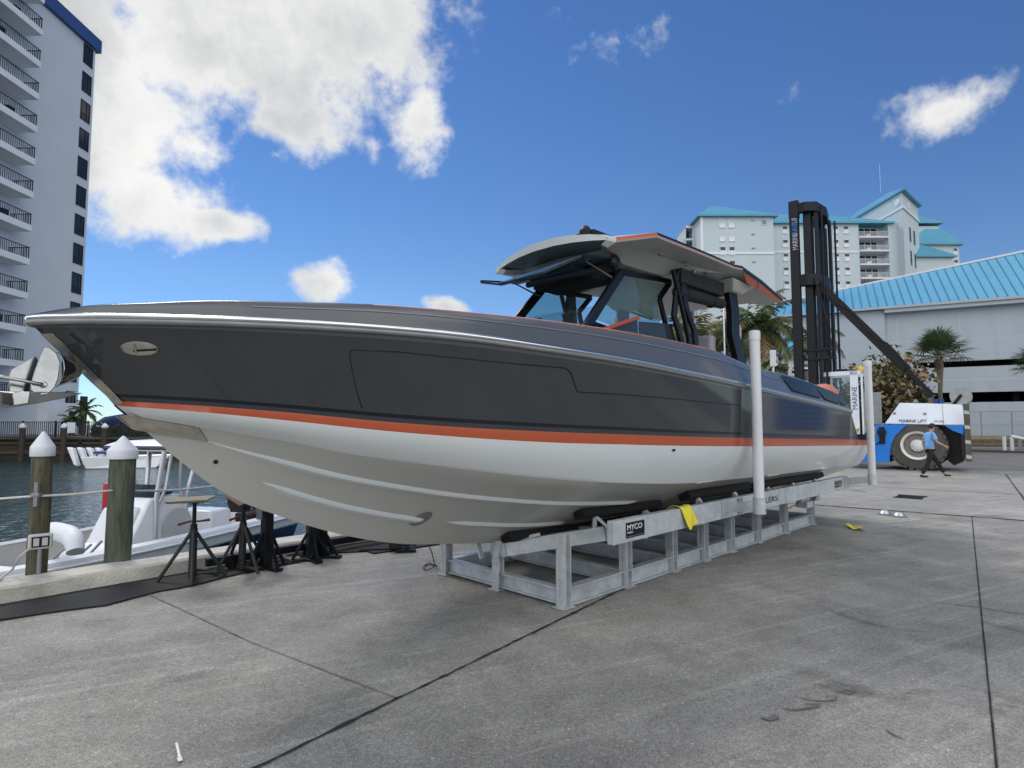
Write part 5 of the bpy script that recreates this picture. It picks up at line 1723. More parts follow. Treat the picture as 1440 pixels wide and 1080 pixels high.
# twin back braces from the mast to the tail of the hood
bz = MB()
A_ = fx(1141, 390, -.55); B_ = fx(1312, 556, -.75)
for y in (-.45, -1.0):
    a = Vector((A_.x, y, A_.z)); c = Vector((B_.x, y - .1, B_.z))
    m_ = a.lerp(c, .80)
    bz.bar(a, m_, .20, .34)
    bz.bar(m_, c, .09, .14)
bz.bar(Vector((B_.x + .1, -.4, B_.z)), Vector((B_.x + .1, -1.3, B_.z)), .2, .2)
bz.build('back_brace', 'black_metal', lift, smooth=0, bevel=.012)
bh = MB()
a = Vector((A_.x, -.3, A_.z - .3)); c = Vector((B_.x, -.3, B_.z + .1))
hp = [a.lerp(c, k / 12) + Vector((0, 0, .28 + .12 * math.sin(k * 1.7))) for k in range(2, 11)]
bh.tube(hp, .03, 6)
bh.build('brace_hose', 'black_rubber', lift, smooth=50)
rl_ = MB()
rc0 = fx(1351, 556.5, -.55)
rl_.lathe([(.0, .0), (.05, .01), (.34, .02), (.345, .0), (.34, -.02), (.12, -.03)][::-1], rc0, 30, axis='y')
rl_.lathe([(.12, .0), (.12, -.28)][::1], rc0, 16, axis='y')
rl_.lathe([(.12, -.28), (.345, -.27), (.345, -.24), (.1, -.24)][::-1], rc0 + Vector((0, 0, -.05)), 30, axis='y')
rl_.build('hose_reel', 'reel_disc', lift, smooth=40)
MB().bar(rc0 + Vector((0, .04, 0)), rc0 + Vector((.25, .03, -.36)), .05, .1).lathe([(.05, 0), (.05, .06)], rc0, 10, axis='y').build('reel_arm', 'black_metal', lift, smooth=0)
vt_ = MB()
for px in (1316, 1323): vt_.tube([fx(px, 569, -.9), fx(px, 561, -.9)], .09, 10)
vt_.build('air_cleaner', 'tower_blue', lift, smooth=40)
MB().lathe([(.10, -.02), (.06, .08), (.02, .1)], fx(1288, 565, -.8), 12).build('filler_cap', 'steel_grey', lift, smooth=40)

# ------------------------------------------------------------------ person walking past the forklift
def skin_mesh(name, V, E, Rr, m, parent, lev=2, root=0):
    me = bpy.data.meshes.new(name)
    me.from_pydata(V, E, [])
    o = bpy.data.objects.new(name, me)
    COL.objects.link(o)
    md = o.modifiers.new('skin', 'SKIN')
    md.use_smooth_shade = True
    for i, r in enumerate(Rr):
        d = me.skin_vertices[0].data[i]
        d.radius = r if isinstance(r, tuple) else (r, r)
        d.use_root = (i == root)
    s = o.modifiers.new('sub', 'SUBSURF')
    s.levels = lev; s.render_levels = lev
    dg = bpy.context.evaluated_depsgraph_get()
    nm = bpy.data.meshes.new_from_object(o.evaluated_get(dg))
    bpy.data.objects.remove(o)
    nm.materials.clear(); nm.materials.append(MATS[m])
    nm.polygons.foreach_set('use_smooth', [True] * len(nm.polygons))
    o = bpy.data.objects.new(name, nm)
    COL.objects.link(o)
    if parent is not None: o.parent = parent
    return o
PL = G(1309, 671.5)
# x = walking direction (to the right and slightly away), y = to the walker's left
PRZ = R(-14)
hipz = .93
per_pts = {
 'pel': (0, 0, .94), 'wa': (.0, 0, 1.08), 'ch': (.03, 0, 1.30), 'nk': (.055, 0, 1.475), 'nk2': (.075, 0, 1.53), 'hd1': (.095, 0, 1.60), 'hd2': (.105, 0, 1.70),
 'lh': (-.01, .09, .91), 'lk': (.24, .10, .53), 'la': (.44, .10, .13), 'lt': (.60, .11, .09),
 'rh': (.0, -.09, .91), 'rk': (-.08, -.09, .50), 'ra': (-.30, -.09, .09), 'rt': (-.14, -.10, .035),
 'ls': (.04, .17, 1.42), 'le': (-.10, .23, 1.16), 'lw': (-.06, .22, .93),
 'rs': (.04, -.17, 1.42), 're': (.14, -.22, 1.17), 'rw': (.36, -.19, 1.06)}
names = list(per_pts)
rad = dict(pel=(.095, .075), wa=(.095, .08), ch=(.115, .085), nk=.062, nk2=.056, hd1=(.078, .085), hd2=(.075, .085), lh=.088, lk=.058, la=.04, lt=.034, rh=.088, rk=.058, ra=.04, rt=.034,
           ls=.05, le=.043, lw=.029, rs=.05, re=.043, rw=.029)
ed = [('pel', 'wa'), ('wa', 'ch'), ('ch', 'nk'), ('nk', 'nk2'), ('nk2', 'hd1'), ('hd1', 'hd2'), ('pel', 'lh'), ('lh', 'lk'), ('lk', 'la'), ('la', 'lt'), ('pel', 'rh'), ('rh', 'rk'), ('rk', 'ra'), ('ra', 'rt'),
      ('ch', 'ls'), ('ls', 'le'), ('le', 'lw'), ('ch', 'rs'), ('rs', 're'), ('re', 'rw')]
V = [per_pts[n] for n in names]; E_ = [(names.index(a), names.index(b)) for a, b in ed]; RR = [rad[n] for n in names]
def hand(w, fwd, side):       # palm and five bent fingers grown from the wrist
    w = Vector(w); fwd = Vector(fwd).normalized()
    lat = fwd.cross(Vector((0, side, 0))).normalized()
    i0 = names.index('lw' if side > 0 else 'rw')
    V.append(tuple(w + fwd * .06)); RR.append((.034, .02)); p = len(V) - 1; E_.append((i0, p))
    for k, ln in enumerate((.068, .078, .074, .058)):
        b = w + fwd * .09 + lat * (.030 - .020 * k)
        V.append(tuple(b)); RR.append(.0095); E_.append((p, len(V) - 1))
        c = b + fwd * ln * .55 + Vector((0, -side * .012, 0)); V.append(tuple(c)); RR.append(.0085); E_.append((len(V) - 2, len(V) - 1))
        c = c + fwd * ln * .4 + Vector((0, -side * .026, -.01)); V.append(tuple(c)); RR.append(.007); E_.append((len(V) - 2, len(V) - 1))
    b = w + fwd * .05 + lat * .045; V.append(tuple(b)); RR.append(.011); E_.append((p, len(V) - 1))
    V.append(tuple(b + fwd * .045 + lat * .022)); RR.append(.009); E_.append((len(V) - 2, len(V) - 1))
hand(per_pts['lw'], (.12, 0, -1), 1)
hand(per_pts['rw'], (1, .1, -.42), -1)
person = skin_mesh('person', V, E_, RR, 'skin', None)
person.location = PL; person.rotation_euler = (0, 0, PRZ)
tag(person, 'person striding past the forklift wheel in a light blue shirt, black trousers and dark cap', 'person')
def sub(name, keys, edges, rr, m):
    vs_ = [per_pts[k] if k in per_pts else k for k in keys]
    return skin_mesh(name, vs_, edges, rr, m, person)
sub('shirt', [(-.005, 0, .87), 'wa', 'ch', (.05, 0, 1.455), 'ls', (-.06, .22, 1.23), 'rs', (.115, -.215, 1.22)], [(0, 1), (1, 2), (2, 3), (2, 4), (4, 5), (2, 6), (6, 7)],
    [(.165, .135), (.16, .13), (.18, .145), .085, .10, .08, .10, .08], 'shirt')
sub('trousers', [(0, 0, 1.0), (-.005, .07, .87), 'lk', (.43, .10, .15), (0, -.072, .87), 'rk', (-.285, -.09, .11)], [(0, 1), (1, 2), (2, 3), (0, 4), (4, 5), (5, 6)],
    [(.14, .11), .104, .076, .060, .098, .076, .062], 'trousers')
def shoe(a, t, nm):
    b = Vector(t) - Vector(a)
    return sub(nm, [tuple(Vector(a) - b * .25), tuple(Vector(a) + b * .35 + Vector((0, 0, -.012))), tuple(Vector(t) + b * .25)], [(0, 1), (1, 2)], [(.045, .05), (.05, .045), (.042, .03)], 'shoe')
shoe((.45, .10, .10), (.60, .11, .075), 'shoe')
shoe((-.31, -.09, .065), (-.15, -.10, .045), 'shoe')
hc = Vector((.105, 0, 1.675))
cpm = MB()
cpm.grid([[hc + Vector((.108 * math.cos(t) * math.cos(a), .092 * math.cos(t) * math.sin(a), .105 * math.sin(t) + .02)) for a in [2 * math.pi * k / 20 for k in range(20)]] for t in [R(x) for x in (0, 20, 40, 60, 80, 89)]], 0, close=True)
cpm.prism([hc + Vector((.09 + .12 * math.cos(a) * 1.0, .075 * math.sin(a), .016 - .02 * math.cos(a))) for a in [math.pi * (k / 10 - .5) for k in range(11)]], Vector((0, 0, .008)))
cpm.build('cap', 'cap_dark', person, smooth=60)
hr = MB()
hr.grid([[hc + Vector((-.012 + .092 * math.cos(t) * math.cos(a), .088 * math.cos(t) * math.sin(a), .10 * math.sin(t))) for a in [R(70) + R(220) * k / 12 for k in range(13)]] for t in [R(x) for x in (-55, -35, -10, 15)]], 0)
hr.build('hair', 'cap_dark', person, smooth=60)
fc = MB()
fc.tube([hc + Vector((.098, 0, -.02)), hc + Vector((.122, 0, -.045))], [.009, .014], 8)
for y in (.034, -.034):
    fc.lathe([(.0, -.006), (.010, -.003), (.0, .008)], hc + Vector((.088, y, -.008)), 8, axis='x')
for y in (.088, -.088): fc.tube([hc + Vector((0, y, -.045)), hc + Vector((.004, y * 1.08, -.005))], [.012, .016], 8)
fc.build('face', 'skin', person, smooth=60)
sgm = MB().box(hc.x + .088, hc.x + .100, -.065, .065, hc.z - .018, hc.z + .012)
for y in (.075, -.075): sgm.bar((hc.x + .09, y * .9, hc.z), (hc.x, y * 1.12, hc.z + .005), .006, .008)
sgm.build('sunglasses', 'black_gloss', person, smooth=0)
# ------------------------------------------------------------------ apartment tower on the left
tower = thing('apartment_tower', 'tall white apartment tower with stacked balconies and a blue roof band at the left edge', 'building', (-41.2, 50, .8))
TX = -41.2
def tz(py, D): return (CAMP + ray(125, py) * (D / ray(125, py).y)).z - .8
FH = 2.80
ZT = tz(57, 56.0)
b = MB()
b.box(-16, 0, -22, 6.0, 0, ZT - .02)
b.build('wall', 'tower_wall', tower, smooth=0)
b = MB().box(-16.4, .35, -22.4, 6.35, ZT - 1.15, ZT + .12)
b.build('roof_band', 'tower_blue', tower, smooth=0)
for k in range(13):
    zt_ = ZT - 1.25 - FH * k
    if zt_ < 2.5: break
    w = MB()
    y0, y1, z0, z1 = 4.40, 5.65, zt_ - 1.95, zt_
    w.box(.004, .05, y0, y0 + .10, z0, z1).box(.004, .05, y1 - .10, y1, z0, z1).box(.004, .05, y0, y1, z1 - .08, z1).box(.004, .05, y0, y1, z0, z0 + .06)
    w.box(.004, .045, y0 + .75, y0 + .83, z0, z1)
    w.box(.01, .04, y0, y1, z0 + .62, z0 + .68)
    for j in range(5): w.box(.012, .035, y0 + .2 + j * .2, y0 + .23 + j * .2, z0 + .05, z0 + .64)
    f = w.build('corner_window', 'rail_black', tower, smooth=0)
    MB().box(.002, .012, y0 + .05, y1 - .05, z0 + .03, z1 - .04).build('pane', 'dark_glass', f, smooth=0)
for k in range(14):
    zs_ = ZT + 1.3 - FH * k - 3.85
    if zs_ < .6: break
    s = MB()
    yE = -2.5
    s.box(.0, 1.75, -20, yE, zs_, zs_ + .52)
    bal = s.build('balcony', 'tower_slab', tower, smooth=0)
    r = MB()
    r.box(1.66, 1.71, -20, yE - .03, zs_ + 1.42, zs_ + 1.48)
    r.box(.05, 1.7, yE - .09, yE - .04, zs_ + 1.42, zs_ + 1.48)
    n = 0
    y = yE - .05
    while y > -15:
        r.box(1.675, 1.70, y - .035, y, zs_ + .5, zs_ + 1.44)
        y -= .19 if n % 9 else .21
        n += 1
    for j in range(9): r.box(.1 + j * .19, .13 + j * .19, yE - .08, yE - .05, zs_ + .5, zs_ + 1.44)
    r.build('balcony_railing', 'rail_black', bal, smooth=0)
    d = MB().box(.004, .03, -9.5, -5.0, zs_ + .54, zs_ + 2.5)
    d.build('balcony_door', 'dark_glass', bal, smooth=0)
    e = MB()
    for yy in (-9.5, -8.0, -6.5, -5.06): e.box(.02, .06, yy, yy + .07, zs_ + .54, zs_ + 2.5)
    if k % 3 == 1: e.box(.5, 1.1, -4.6, -4.0, zs_ + .52, zs_ + 1.25)
    if k % 4 == 2: e.box(.9, 1.3, -6.0, -5.5, zs_ + .52, zs_ + 1.3)
    e.build('door_frame', 'rail_black', bal, smooth=0)
MB().box(.01, .9, 1.2, 5.9, 0, 2.9).build('ground_floor_block', 'tower_slab', tower, smooth=0)
MB().box(.92, 1.0, 5.0, 5.9, .1, 3.6).build('entrance_post', 'rail_black', tower, smooth=0)

# far seawall, its piles and the picket fence
fw_ = thing('far_seawall', 'brown timber seawall across the canal below the black picket fence', 'seawall', (0, 44, 0))
m_ = MB()
for i in range(7): m_.box(-75, -2, -.08 - .012 * (i % 2), .0, WATER - .6 + i * .33, WATER - .6 + i * .33 + .31)
m_.build('boards', 'far_wood', fw_, smooth=0)
MB().box(-75, -2, .01, .4, WATER - 1.5, .65).build('backing_wall', 'far_wood', fw_, smooth=0)
MB().box(-75, -2, -.35, .25, .66, .80).build('cap_beam', 'far_cap', fw_, smooth=0)
MB().box(-75, -2, -.22, -.1, -.42, -.18).box(-75, -2, -.2, -.1, .30, .42).build('waler', 'far_cap', fw_, smooth=0)
for i in range(24):
    MB().box(-75 + i * 3.07, -74.75 + i * 3.07, -.2, -.1, WATER, .62).build('batten', 'far_wood', fw_, smooth=0)
proto = None
for i, (px, lab) in enumerate(((31, 'far capped mooring pile, leftmost across the canal'), (89.5, 'far capped mooring pile in front of the tower corner'), (147, 'far capped mooring pile just left of the large boat\'s bow'))):
    p = AT(px, 612, 42.9)
    if px < 0: continue
    if proto is None:
        t = thing('mooring_pile', lab, 'mooring pile', (p.x, 42.9, WATER - .8), 0, 'far mooring piles across the canal')
        MB().tube([(0, 0, 0), (0, 0, 3.2)], .19, 14).build('trunk', 'far_wood', t, smooth=50)
        MB().lathe([(.21, 3.15), (.23, 3.18), (.23, 3.3), (.02, 3.52)], n=16).build('cap', 'cap_white', t, smooth=35)
        proto = t
        index_kids()
    else:
        c = copy_tree(proto); c.location = (p.x, 42.9, WATER - .8); c['label'] = lab
fc_ = thing('picket_fence', 'black metal picket fence on top of the far seawall', 'fence', (0, 44.6, .8))
r = MB()
x = -52.0
i = 0
while x < -8:
    r.box(x, x + .035, -.018, .018, .04, 1.16); x += .155
r.box(-52, -8, -.02, .02, .14, .19).box(-52, -8, -.02, .02, 1.12, 1.17)
r.build('pickets', 'rail_black', fc_, smooth=0)
for k in range(18): MB().box(-51.6 + k * 2.45, -51.52 + k * 2.45, -.045, .045, 0, 1.24).build('fence_post', 'rail_black', fc_, smooth=0)
sgn_ = thing('notice_board', 'small white notice board hung on the far fence', 'sign', AT(100, 601, 44.3), 0)
MB().box(-.32, .32, -.03, .0, -.42, .36).build('panel', 'white_paint', sgn_, smooth=0, bevel=.02)
# dark rounded kiosk with a pale emblem
ks = thing('covered_boat', 'dark rounded boat cover with a pale emblem, behind the far fence', 'covered boat', AT(185, 612, 49), 0)
kb_ = MB()
kb_.grid([[(3.4 * k * math.cos(a) + .6 * h, 1.2 * k * math.sin(a), z) for a in [2 * math.pi * j / 24 for j in range(24)]] for z, k, h in ((-.6, .9, 0), (.1, 1.0, .1), (.9, .96, .2), (1.5, .74, .4), (1.75, .35, .5))], 0, close=True)
cvr = kb_.build('cover', 'boat_navy', ks, smooth=60)
em = MB()
em.grid([[(-2.0 + rr * math.cos(a), -1.22 + .0 * rr, .55 + rr * .9 * math.sin(a)) for a in [2 * math.pi * j / 24 for j in range(25)]] for rr in (.58, .64)], 0)
em.add([(-2.15, -1.225, .40), (-1.95, -1.225, .30), (-1.72, -1.225, .55), (-1.8, -1.225, .8), (-2.05, -1.225, .82), (-2.22, -1.225, .62)], [tuple(range(6))], 0)
em.build('emblem', 'white_paint', cvr, smooth=0, solid=.01)

# ------------------------------------------------------------------ trees
def frond_palm(name, label, loc, h, n, L_, mats, group=None, droop=1.0, lean=(0, 0), rt=.16, seed=1, leaflets=20, crown_m=('frond', 'frond_pale', 'frond_dry')):
    rnd = random.Random(seed)
    t = thing(name, label, 'palm tree', loc, 0, group)
    pts = [(lean[0] * (k / 8) ** 1.6, lean[1] * (k / 8) ** 1.6, h * k / 8) for k in range(9)]
    MB().tube(pts, [rt * (1.35 if k == 0 else 1.0 - .35 * k / 8) for k in range(9)], 10).build('trunk', 'bark', t, smooth=50)
    top = Vector(pts[-1])
    b = MB()
    for k in range(n):
        az_ = 2.39996 * k + rnd.random() * .4
        el = R(78) - R(112) * (k / n) + R(rnd.uniform(-8, 8))
        mi = 0 if rnd.random() < .55 else 1
        if k > n * .85: mi = 2
        Lf = L_ * rnd.uniform(.8, 1.1)
        p = top.copy(); d = Vector((math.cos(az_) * math.cos(el), math.sin(az_) * math.cos(el), math.sin(el)))
        P = [p.copy()]; D = [d.copy()]
        seg = 9
        for j in range(seg):
            p = p + d * (Lf / seg)
            d = (d + Vector((0, 0, -.17 * droop * (1 + j * .12)))).normalized()
            P.append(p.copy()); D.append(d.copy())
        b.tube(P, [.035 * (1 - j / (seg + 2)) for j in range(seg + 1)], 4, mi, caps=False)
        for j in range(leaflets):
            f = .12 + .88 * j / leaflets
            i0 = min(int(f * seg), seg - 1)
            q = P[i0].lerp(P[i0 + 1], f * seg - i0)
            dd = D[i0]
            s = dd.cross(Vector((0, 0, 1)))
            if s.length < .05: s = Vector((math.sin(az_), -math.cos(az_), 0))
            s.normalize()
            ll = L_ * .26 * math.sin(math.pi * min(1, f * .85 + .13)) * rnd.uniform(.8, 1.15)
            for sg in (1, -1):
                tip = q + s * sg * ll * .72 + dd * ll * .55 + Vector((0, 0, -ll * rnd.uniform(.25, .75) * droop))
                w = dd * .045
                mid = q.lerp(tip, .5) + Vector((0, 0, ll * .07))
                b.add([q - w, q + w, mid + w * 1.1, tip, mid - w * 1.1], [(0, 1, 2, 3, 4)], mi)
    b.build('crown', list(crown_m), t, smooth=0)
    return t
def sabal(label, loc, h, seed, Rr=2.1, group='cabbage palms by the parking garage'):
    rnd = random.Random(seed)
    t = thing('sabal_palm', label, 'palm tree', loc, 0, group)
    tr = MB()
    pts = [(.04 * math.sin(k), .0, h * k / 10) for k in range(11)]
    tr.tube(pts, [.19, .17, .16, .16, .155, .155, .16, .17, .22, .30, .20], 12)
    tr.build('trunk', 'bark', t, smooth=60)
    bt_ = MB()
    for k in range(26):
        a = rnd.random() * 6.28; z = h * rnd.uniform(.80, 1.0)
        bt_.bar((.14 * math.cos(a), .14 * math.sin(a), z), (.36 * math.cos(a), .36 * math.sin(a), z + .30), .08, .03)
    bt_.build('leaf_boots', 'bark_boot', t, smooth=0)
    b = MB()
    top = Vector(pts[-1])
    for k in range(44):
        az_ = 2.39996 * k + rnd.random() * .5
        el = R(84) - R(100) * (k / 44) ** 1.1 + R(rnd.uniform(-7, 7))
        d = Vector((math.cos(az_) * math.cos(el), math.sin(az_) * math.cos(el), math.sin(el)))
        pl = Rr * rnd.uniform(.42, .58)
        hub = top + d * pl
        b.tube([top, top + d * pl * .5 + Vector((0, 0, .04)), hub], .022, 4, 0, caps=False)
        s = d.cross(Vector((0, 0, 1)))
        if s.length < .05: s = Vector((1, 0, 0))
        s.normalize(); u = s.cross(d)
        m = 1 if k > 40 else (0 if rnd.random() < .7 else 2)
        for j in range(17):
            a = R(-118 + 236 * j / 16)
            ln = Rr * .55 * (1 - .25 * abs(a) / 2) * rnd.uniform(.9, 1.1)
            dr = (d * math.cos(a) + s * math.sin(a)).normalized()
            m1 = hub + dr * ln * .55 + u * .05
            tip = hub + dr * ln + Vector((0, 0, -.16 * ln * rnd.uniform(.2, 1.4)))
            w = dr.cross(u).normalized() * .055
            b.add([hub, m1 - w, tip, m1 + w], [(0, 1, 2, 3)], m)
    b.build('crown', ['sabal', 'frond_dry', 'frond'], t, smooth=0)
def leafy(name, label, loc, h, rx, rz_, n, size, mats, seed, cat='tree', clumps=26, trunk=True, group=None, zc_=None):
    rnd = random.Random(seed)
    t = thing(name, label, cat, loc, 0, group)
    zc_ = zc_ or h - rz_
    cl_ = []
    for k in range(clumps):
        while True:
            v = Vector((rnd.uniform(-1, 1), rnd.uniform(-1, 1), rnd.uniform(-1, 1)))
            if .25 < v.length < 1: break
        cl_.append((Vector((v.x * rx, v.y * rx, zc_ + v.z * rz_)), rnd.uniform(.55, 1.2)))
    if trunk:
        tr = MB()
        tr.tube([(0, 0, -.1), (.05, .02, zc_ * .35), (.0, .05, zc_ * .75)], [.16, .13, .10], 8)
        for c, _ in cl_[::2]: tr.tube([(0, .03, zc_ * .5), Vector((0, 0, zc_ * .75)).lerp(c, .5) + Vector((0, 0, .1)), c], [.07, .045, .018], 5)
        tr.build('trunk', 'bark', t, smooth=50)
    b = MB()
    for k in range(n):
        c, r = cl_[k % clumps]
        g = Vector((rnd.gauss(0, 1), rnd.gauss(0, 1), rnd.gauss(0, .8))) * r * min(rx, rz_) * .22
        p = c + g
        e = Euler((rnd.uniform(-1.1, 1.1), rnd.uniform(-1.1, 1.1), rnd.uniform(0, 6.28)))
        M = e.to_matrix()
        s = size * rnd.uniform(.6, 1.25)
        b.add([p + M @ Vector(q) for q in ((-s, 0, 0), (-.4 * s, -.55 * s, .06 * s), (.5 * s, -.5 * s, 0), (s, 0, -.08 * s), (.5 * s, .5 * s, 0), (-.4 * s, .55 * s, .06 * s))], [tuple(range(6))], (k % clumps) % len(mats) if rnd.random() < .6 else rnd.randrange(len(mats)))
    b.build('foliage', mats, t, smooth=0)
    return t

def gat(px, py, D):
    p = AT(px, py, D); return Vector((p.x, p.y, 0))
frond_palm('coconut_palm', 'coconut palm with dense drooping fronds just left of the forklift mast', gat(1082, 600, 40), 8.3, 30, 3.9, None, 'coconut palms behind the large boat', 1.05, (-.4, 0), .2, 3, 24)
frond_palm('coconut_palm', 'coconut palm with dry brown fronds between the boat\'s rear leg and the white post', gat(1046, 600, 44), 8.4, 26, 3.6, None, 'coconut palms behind the large boat', 1.0, (.3, 0), .18, 8, 22)
frond_palm('coconut_palm', 'coconut palm seen under the hardtop, left of the flag', gat(976, 600, 42), 7.6, 26, 3.4, None, 'coconut palms behind the large boat', 1.0, (.2, 0), .18, 5, 22)
frond_palm('coconut_palm', 'yellowing palm framed by the front hardtop legs', gat(958, 600, 36), 7.7, 18, 2.3, None, 'coconut palms behind the large boat', .9, (.0, 0), .14, 11, 18, ('frond_pale', 'frond_dry', 'frond'))
frond_palm('coconut_palm', 'coconut palm showing its fronds right of the mast against the garage wall', gat(1141, 600, 47), 8.4, 22, 3.3, None, 'coconut palms behind the large boat', 1.1, (.2, 0), .18, 21, 20)
leafy('garden_shrub', 'dark green shrub at the foot of the palms', gat(1078, 600, 37), 5.6, 1.9, 2.4, 900, .22, ['leaf_green', 'leaf_dark', 'leaf_olive'], 4, 'shrub', 18, True, 'shrubs behind the large boat')
leafy('garden_shrub', 'low green shrub seen through the gap left of the white post', gat(1038, 600, 39), 3.6, 1.2, 1.4, 400, .18, ['leaf_green', 'leaf_dark'], 6, 'shrub', 12, True, 'shrubs behind the large boat')
leafy('garden_shrub', 'green bush behind the forklift cab', gat(1176, 600, 40), 5.2, 1.9, 1.5, 700, .24, ['leaf_green', 'leaf_olive', 'leaf_dark'], 9, 'shrub', 18, True, 'shrubs behind the large boat')
leafy('sea_grape_tree', 'sea grape tree with brown and olive leaves behind the forklift', gat(1252, 600, 41), 6.5, 2.7, 2.5, 3200, .19, ['leaf_brown', 'leaf_olive', 'leaf_green', 'leaf_brown', 'frond_pale'], 12, 'tree', 60)
sabal('cabbage palm with a round fan crown in front of the parking garage', gat(1325, 600, 48) + Vector((0, 0, .4)), 6.9, 2, 2.6)
sabal('cabbage palm partly cut off at the right picture edge', gat(1472, 600, 48) + Vector((0, 0, .4)), 6.0, 9, 2.4)
frond_palm('date_palm', 'small palm beside the left tower behind the picket fence', gat(117, 600, 52) + Vector((0, 0, .8)), 2.1, 18, 1.7, None, None, .8, (0, 0), .16, 31, 18, ('frond', 'leaf_green', 'frond'))
frond_palm('date_palm', 'darker stubby palm hugging the left tower corner', gat(101, 600, 50) + Vector((0, 0, .8)), 1.3, 16, 1.3, None, None, .8, (0, 0), .22, 33, 16, ('leaf_dark', 'frond', 'leaf_dark'))
hg = MB()
rnd = random.Random(5)
for i in range(1500):
    x = rnd.uniform(-33.5, -20); p = Vector((x, 47 + rnd.uniform(0, 1), .8 + rnd.uniform(0, .95)))
    M = Euler((rnd.uniform(-1.3, 1.3), rnd.uniform(-1.3, 1.3), rnd.uniform(0, 6.28))).to_matrix()
    s = rnd.uniform(.10, .2)
    hg.add([p + M @ Vector(q) for q in ((-s, 0, 0), (0, -.6 * s, 0), (s, 0, 0), (0, .6 * s, 0))], [(0, 1, 2, 3)])
hg.box(-33.5, -20, 47.2, 47.8, .8, 1.6)
tag(hg.build('hedge', 'hedge', smooth=0), 'low dark hedge behind the far picket fence', 'hedge')

# ------------------------------------------------------------------ parking garage with the blue metal roof
GD = Vector((.88, -.475, 0)).normalized()
GNr = Vector((-GD.y, GD.x, 0))        # away from the camera
G0 = AT(1300, 597, 62); G0.z = 0
garage = thing('parking_garage', 'long pale parking garage with dark open slots and a bright blue seamed metal roof', 'building', G0, math.atan2(GD.y, GD.x))
def gx(px, py):       # point on the garage's front plane -> local (x, z)
    r = ray(px, py)
    k = (G0 - CAMP).dot(GNr) / r.dot(GNr)
    p = CAMP + r * k
    return (p - G0).dot(GD), p.z
xl, xr = gx(1085, 500)[0], gx(1560, 430)[0]
xb, ze = gx(1243, 440)
ze = gx(1300, 437.5)[1]
s1a, s1b = gx(1340, 508)[1], gx(1340, 516.5)[1]
s2a, s2b = gx(1340, 552)[1], gx(1340, 566)[1]
xs1 = gx(1291, 510)[0]; xs2 = gx(1292, 560)[0]
wl = MB()
wl.box(xl, xb, -.45, 18, 0, ze + .35)
wl.box(xb, xr, 0, .4, s1a, ze)
wl.box(xb, xs1, 0, .4, s1b, s1a); wl.box(xb, xs1, 0, .4, s2a, s1b - .0)
wl.box(xs1, xr, .0, .4, s2a, s1b)
wl.box(xb, xs2, 0, .4, 0, s2a)
wl.box(xs2, xr, .0, .4, 0, s2b)
wl.box(xr - .4, xr, .4, 18, 0, ze)
wl.build('wall', 'garage_wall', garage, smooth=0)
gv_ = MB()
for z in (gx(1340, 535)[1], gx(1340, 478)[1], gx(1340, 590)[1]): gv_.box(xb + .2, xr, -.012, -.002, z, z + .06)
for px in (1262, 1350, 1405): 
    x_ = gx(px, 480)[0]; gv_.box(x_, x_ + .05, -.011, -.002, s1a + .4, ze - .5)
for z in (5.5, 8.5, 11.2): gv_.box(xl, xb, -.462, -.452, z, z + .06)
gv_.build('wall_seam', 'condo_wall', garage, smooth=0)
fl_ = MB().box(xb, xr, .5, 17, s2b - .4, s2b - .1).box(xb, xr, .5, 17, s1b - .4, s1b - .1).box(xb, xr, 12, 12.4, 0, ze)
for k in range(6): fl_.box(xs1 + 2 + k * 6, xs1 + 2.5 + k * 6, 1.5, 2.0, 0, s1a)
fl_.build('parking_deck', 'slot_dark', garage, smooth=0)
MB().box(xb, xr + .3, -.9, .2, ze, ze + .45).build('eave_beam', 'garage_wall', garage, smooth=0)
# roof: a long metal slope rising from the eave, higher towards the near end
rl0, rr0 = xl - .3, xr + .3
def back(px, py, off):
    r = ray(px, py)
    p0 = G0 + GNr * off
    k = (p0 - CAMP).dot(GNr) / r.dot(GNr)
    p = CAMP + r * k
    return (p - G0).dot(GD), p.z
ra1 = back(1155, 414, 7); ra2 = back(1440, 355, 7)
sl2 = (ra2[1] - ra1[1]) / (ra2[0] - ra1[0])
zr = lambda x: ra1[1] + sl2 * (x - ra1[0])
zev = lambda x: (ze + .55) 
rf = MB()
xe = gx(1440, 430)[0]
rf.grid([[(rl0 + (rr0 - rl0) * i / 40, y0, (zev(0) if y0 < 0 else zr(rl0 + (rr0 - rl0) * i / 40) - (y0 > 8) * 2.5)) for i in range(41)] for y0 in (-1.0, 7, 16)])
roof = rf.build('roof', 'blue_roof', garage, smooth=0, solid=.12)
sm = MB()
x = rl0 + .2
while x < rr0:
    a = Vector((x, -1.02, zev(x) + .09)); c = Vector((x, 7, zr(x) + .09))
    sm.bar(a, c, .075, .07)
    x += .78
sm.build('roof_seam', 'seam', roof, smooth=0)
MB().bar((rl0, 7, zr(rl0) + .12), (rr0, 7, zr(rr0) + .12), .3, .22).build('ridge_cap', 'condo_trim', roof, smooth=0)
MB().bar((rl0, -1.06, zev(0) - .02), (rr0, -1.06, zev(0) - .02), .06, .26).build('roof_fascia', 'garage_wall', roof, smooth=0)

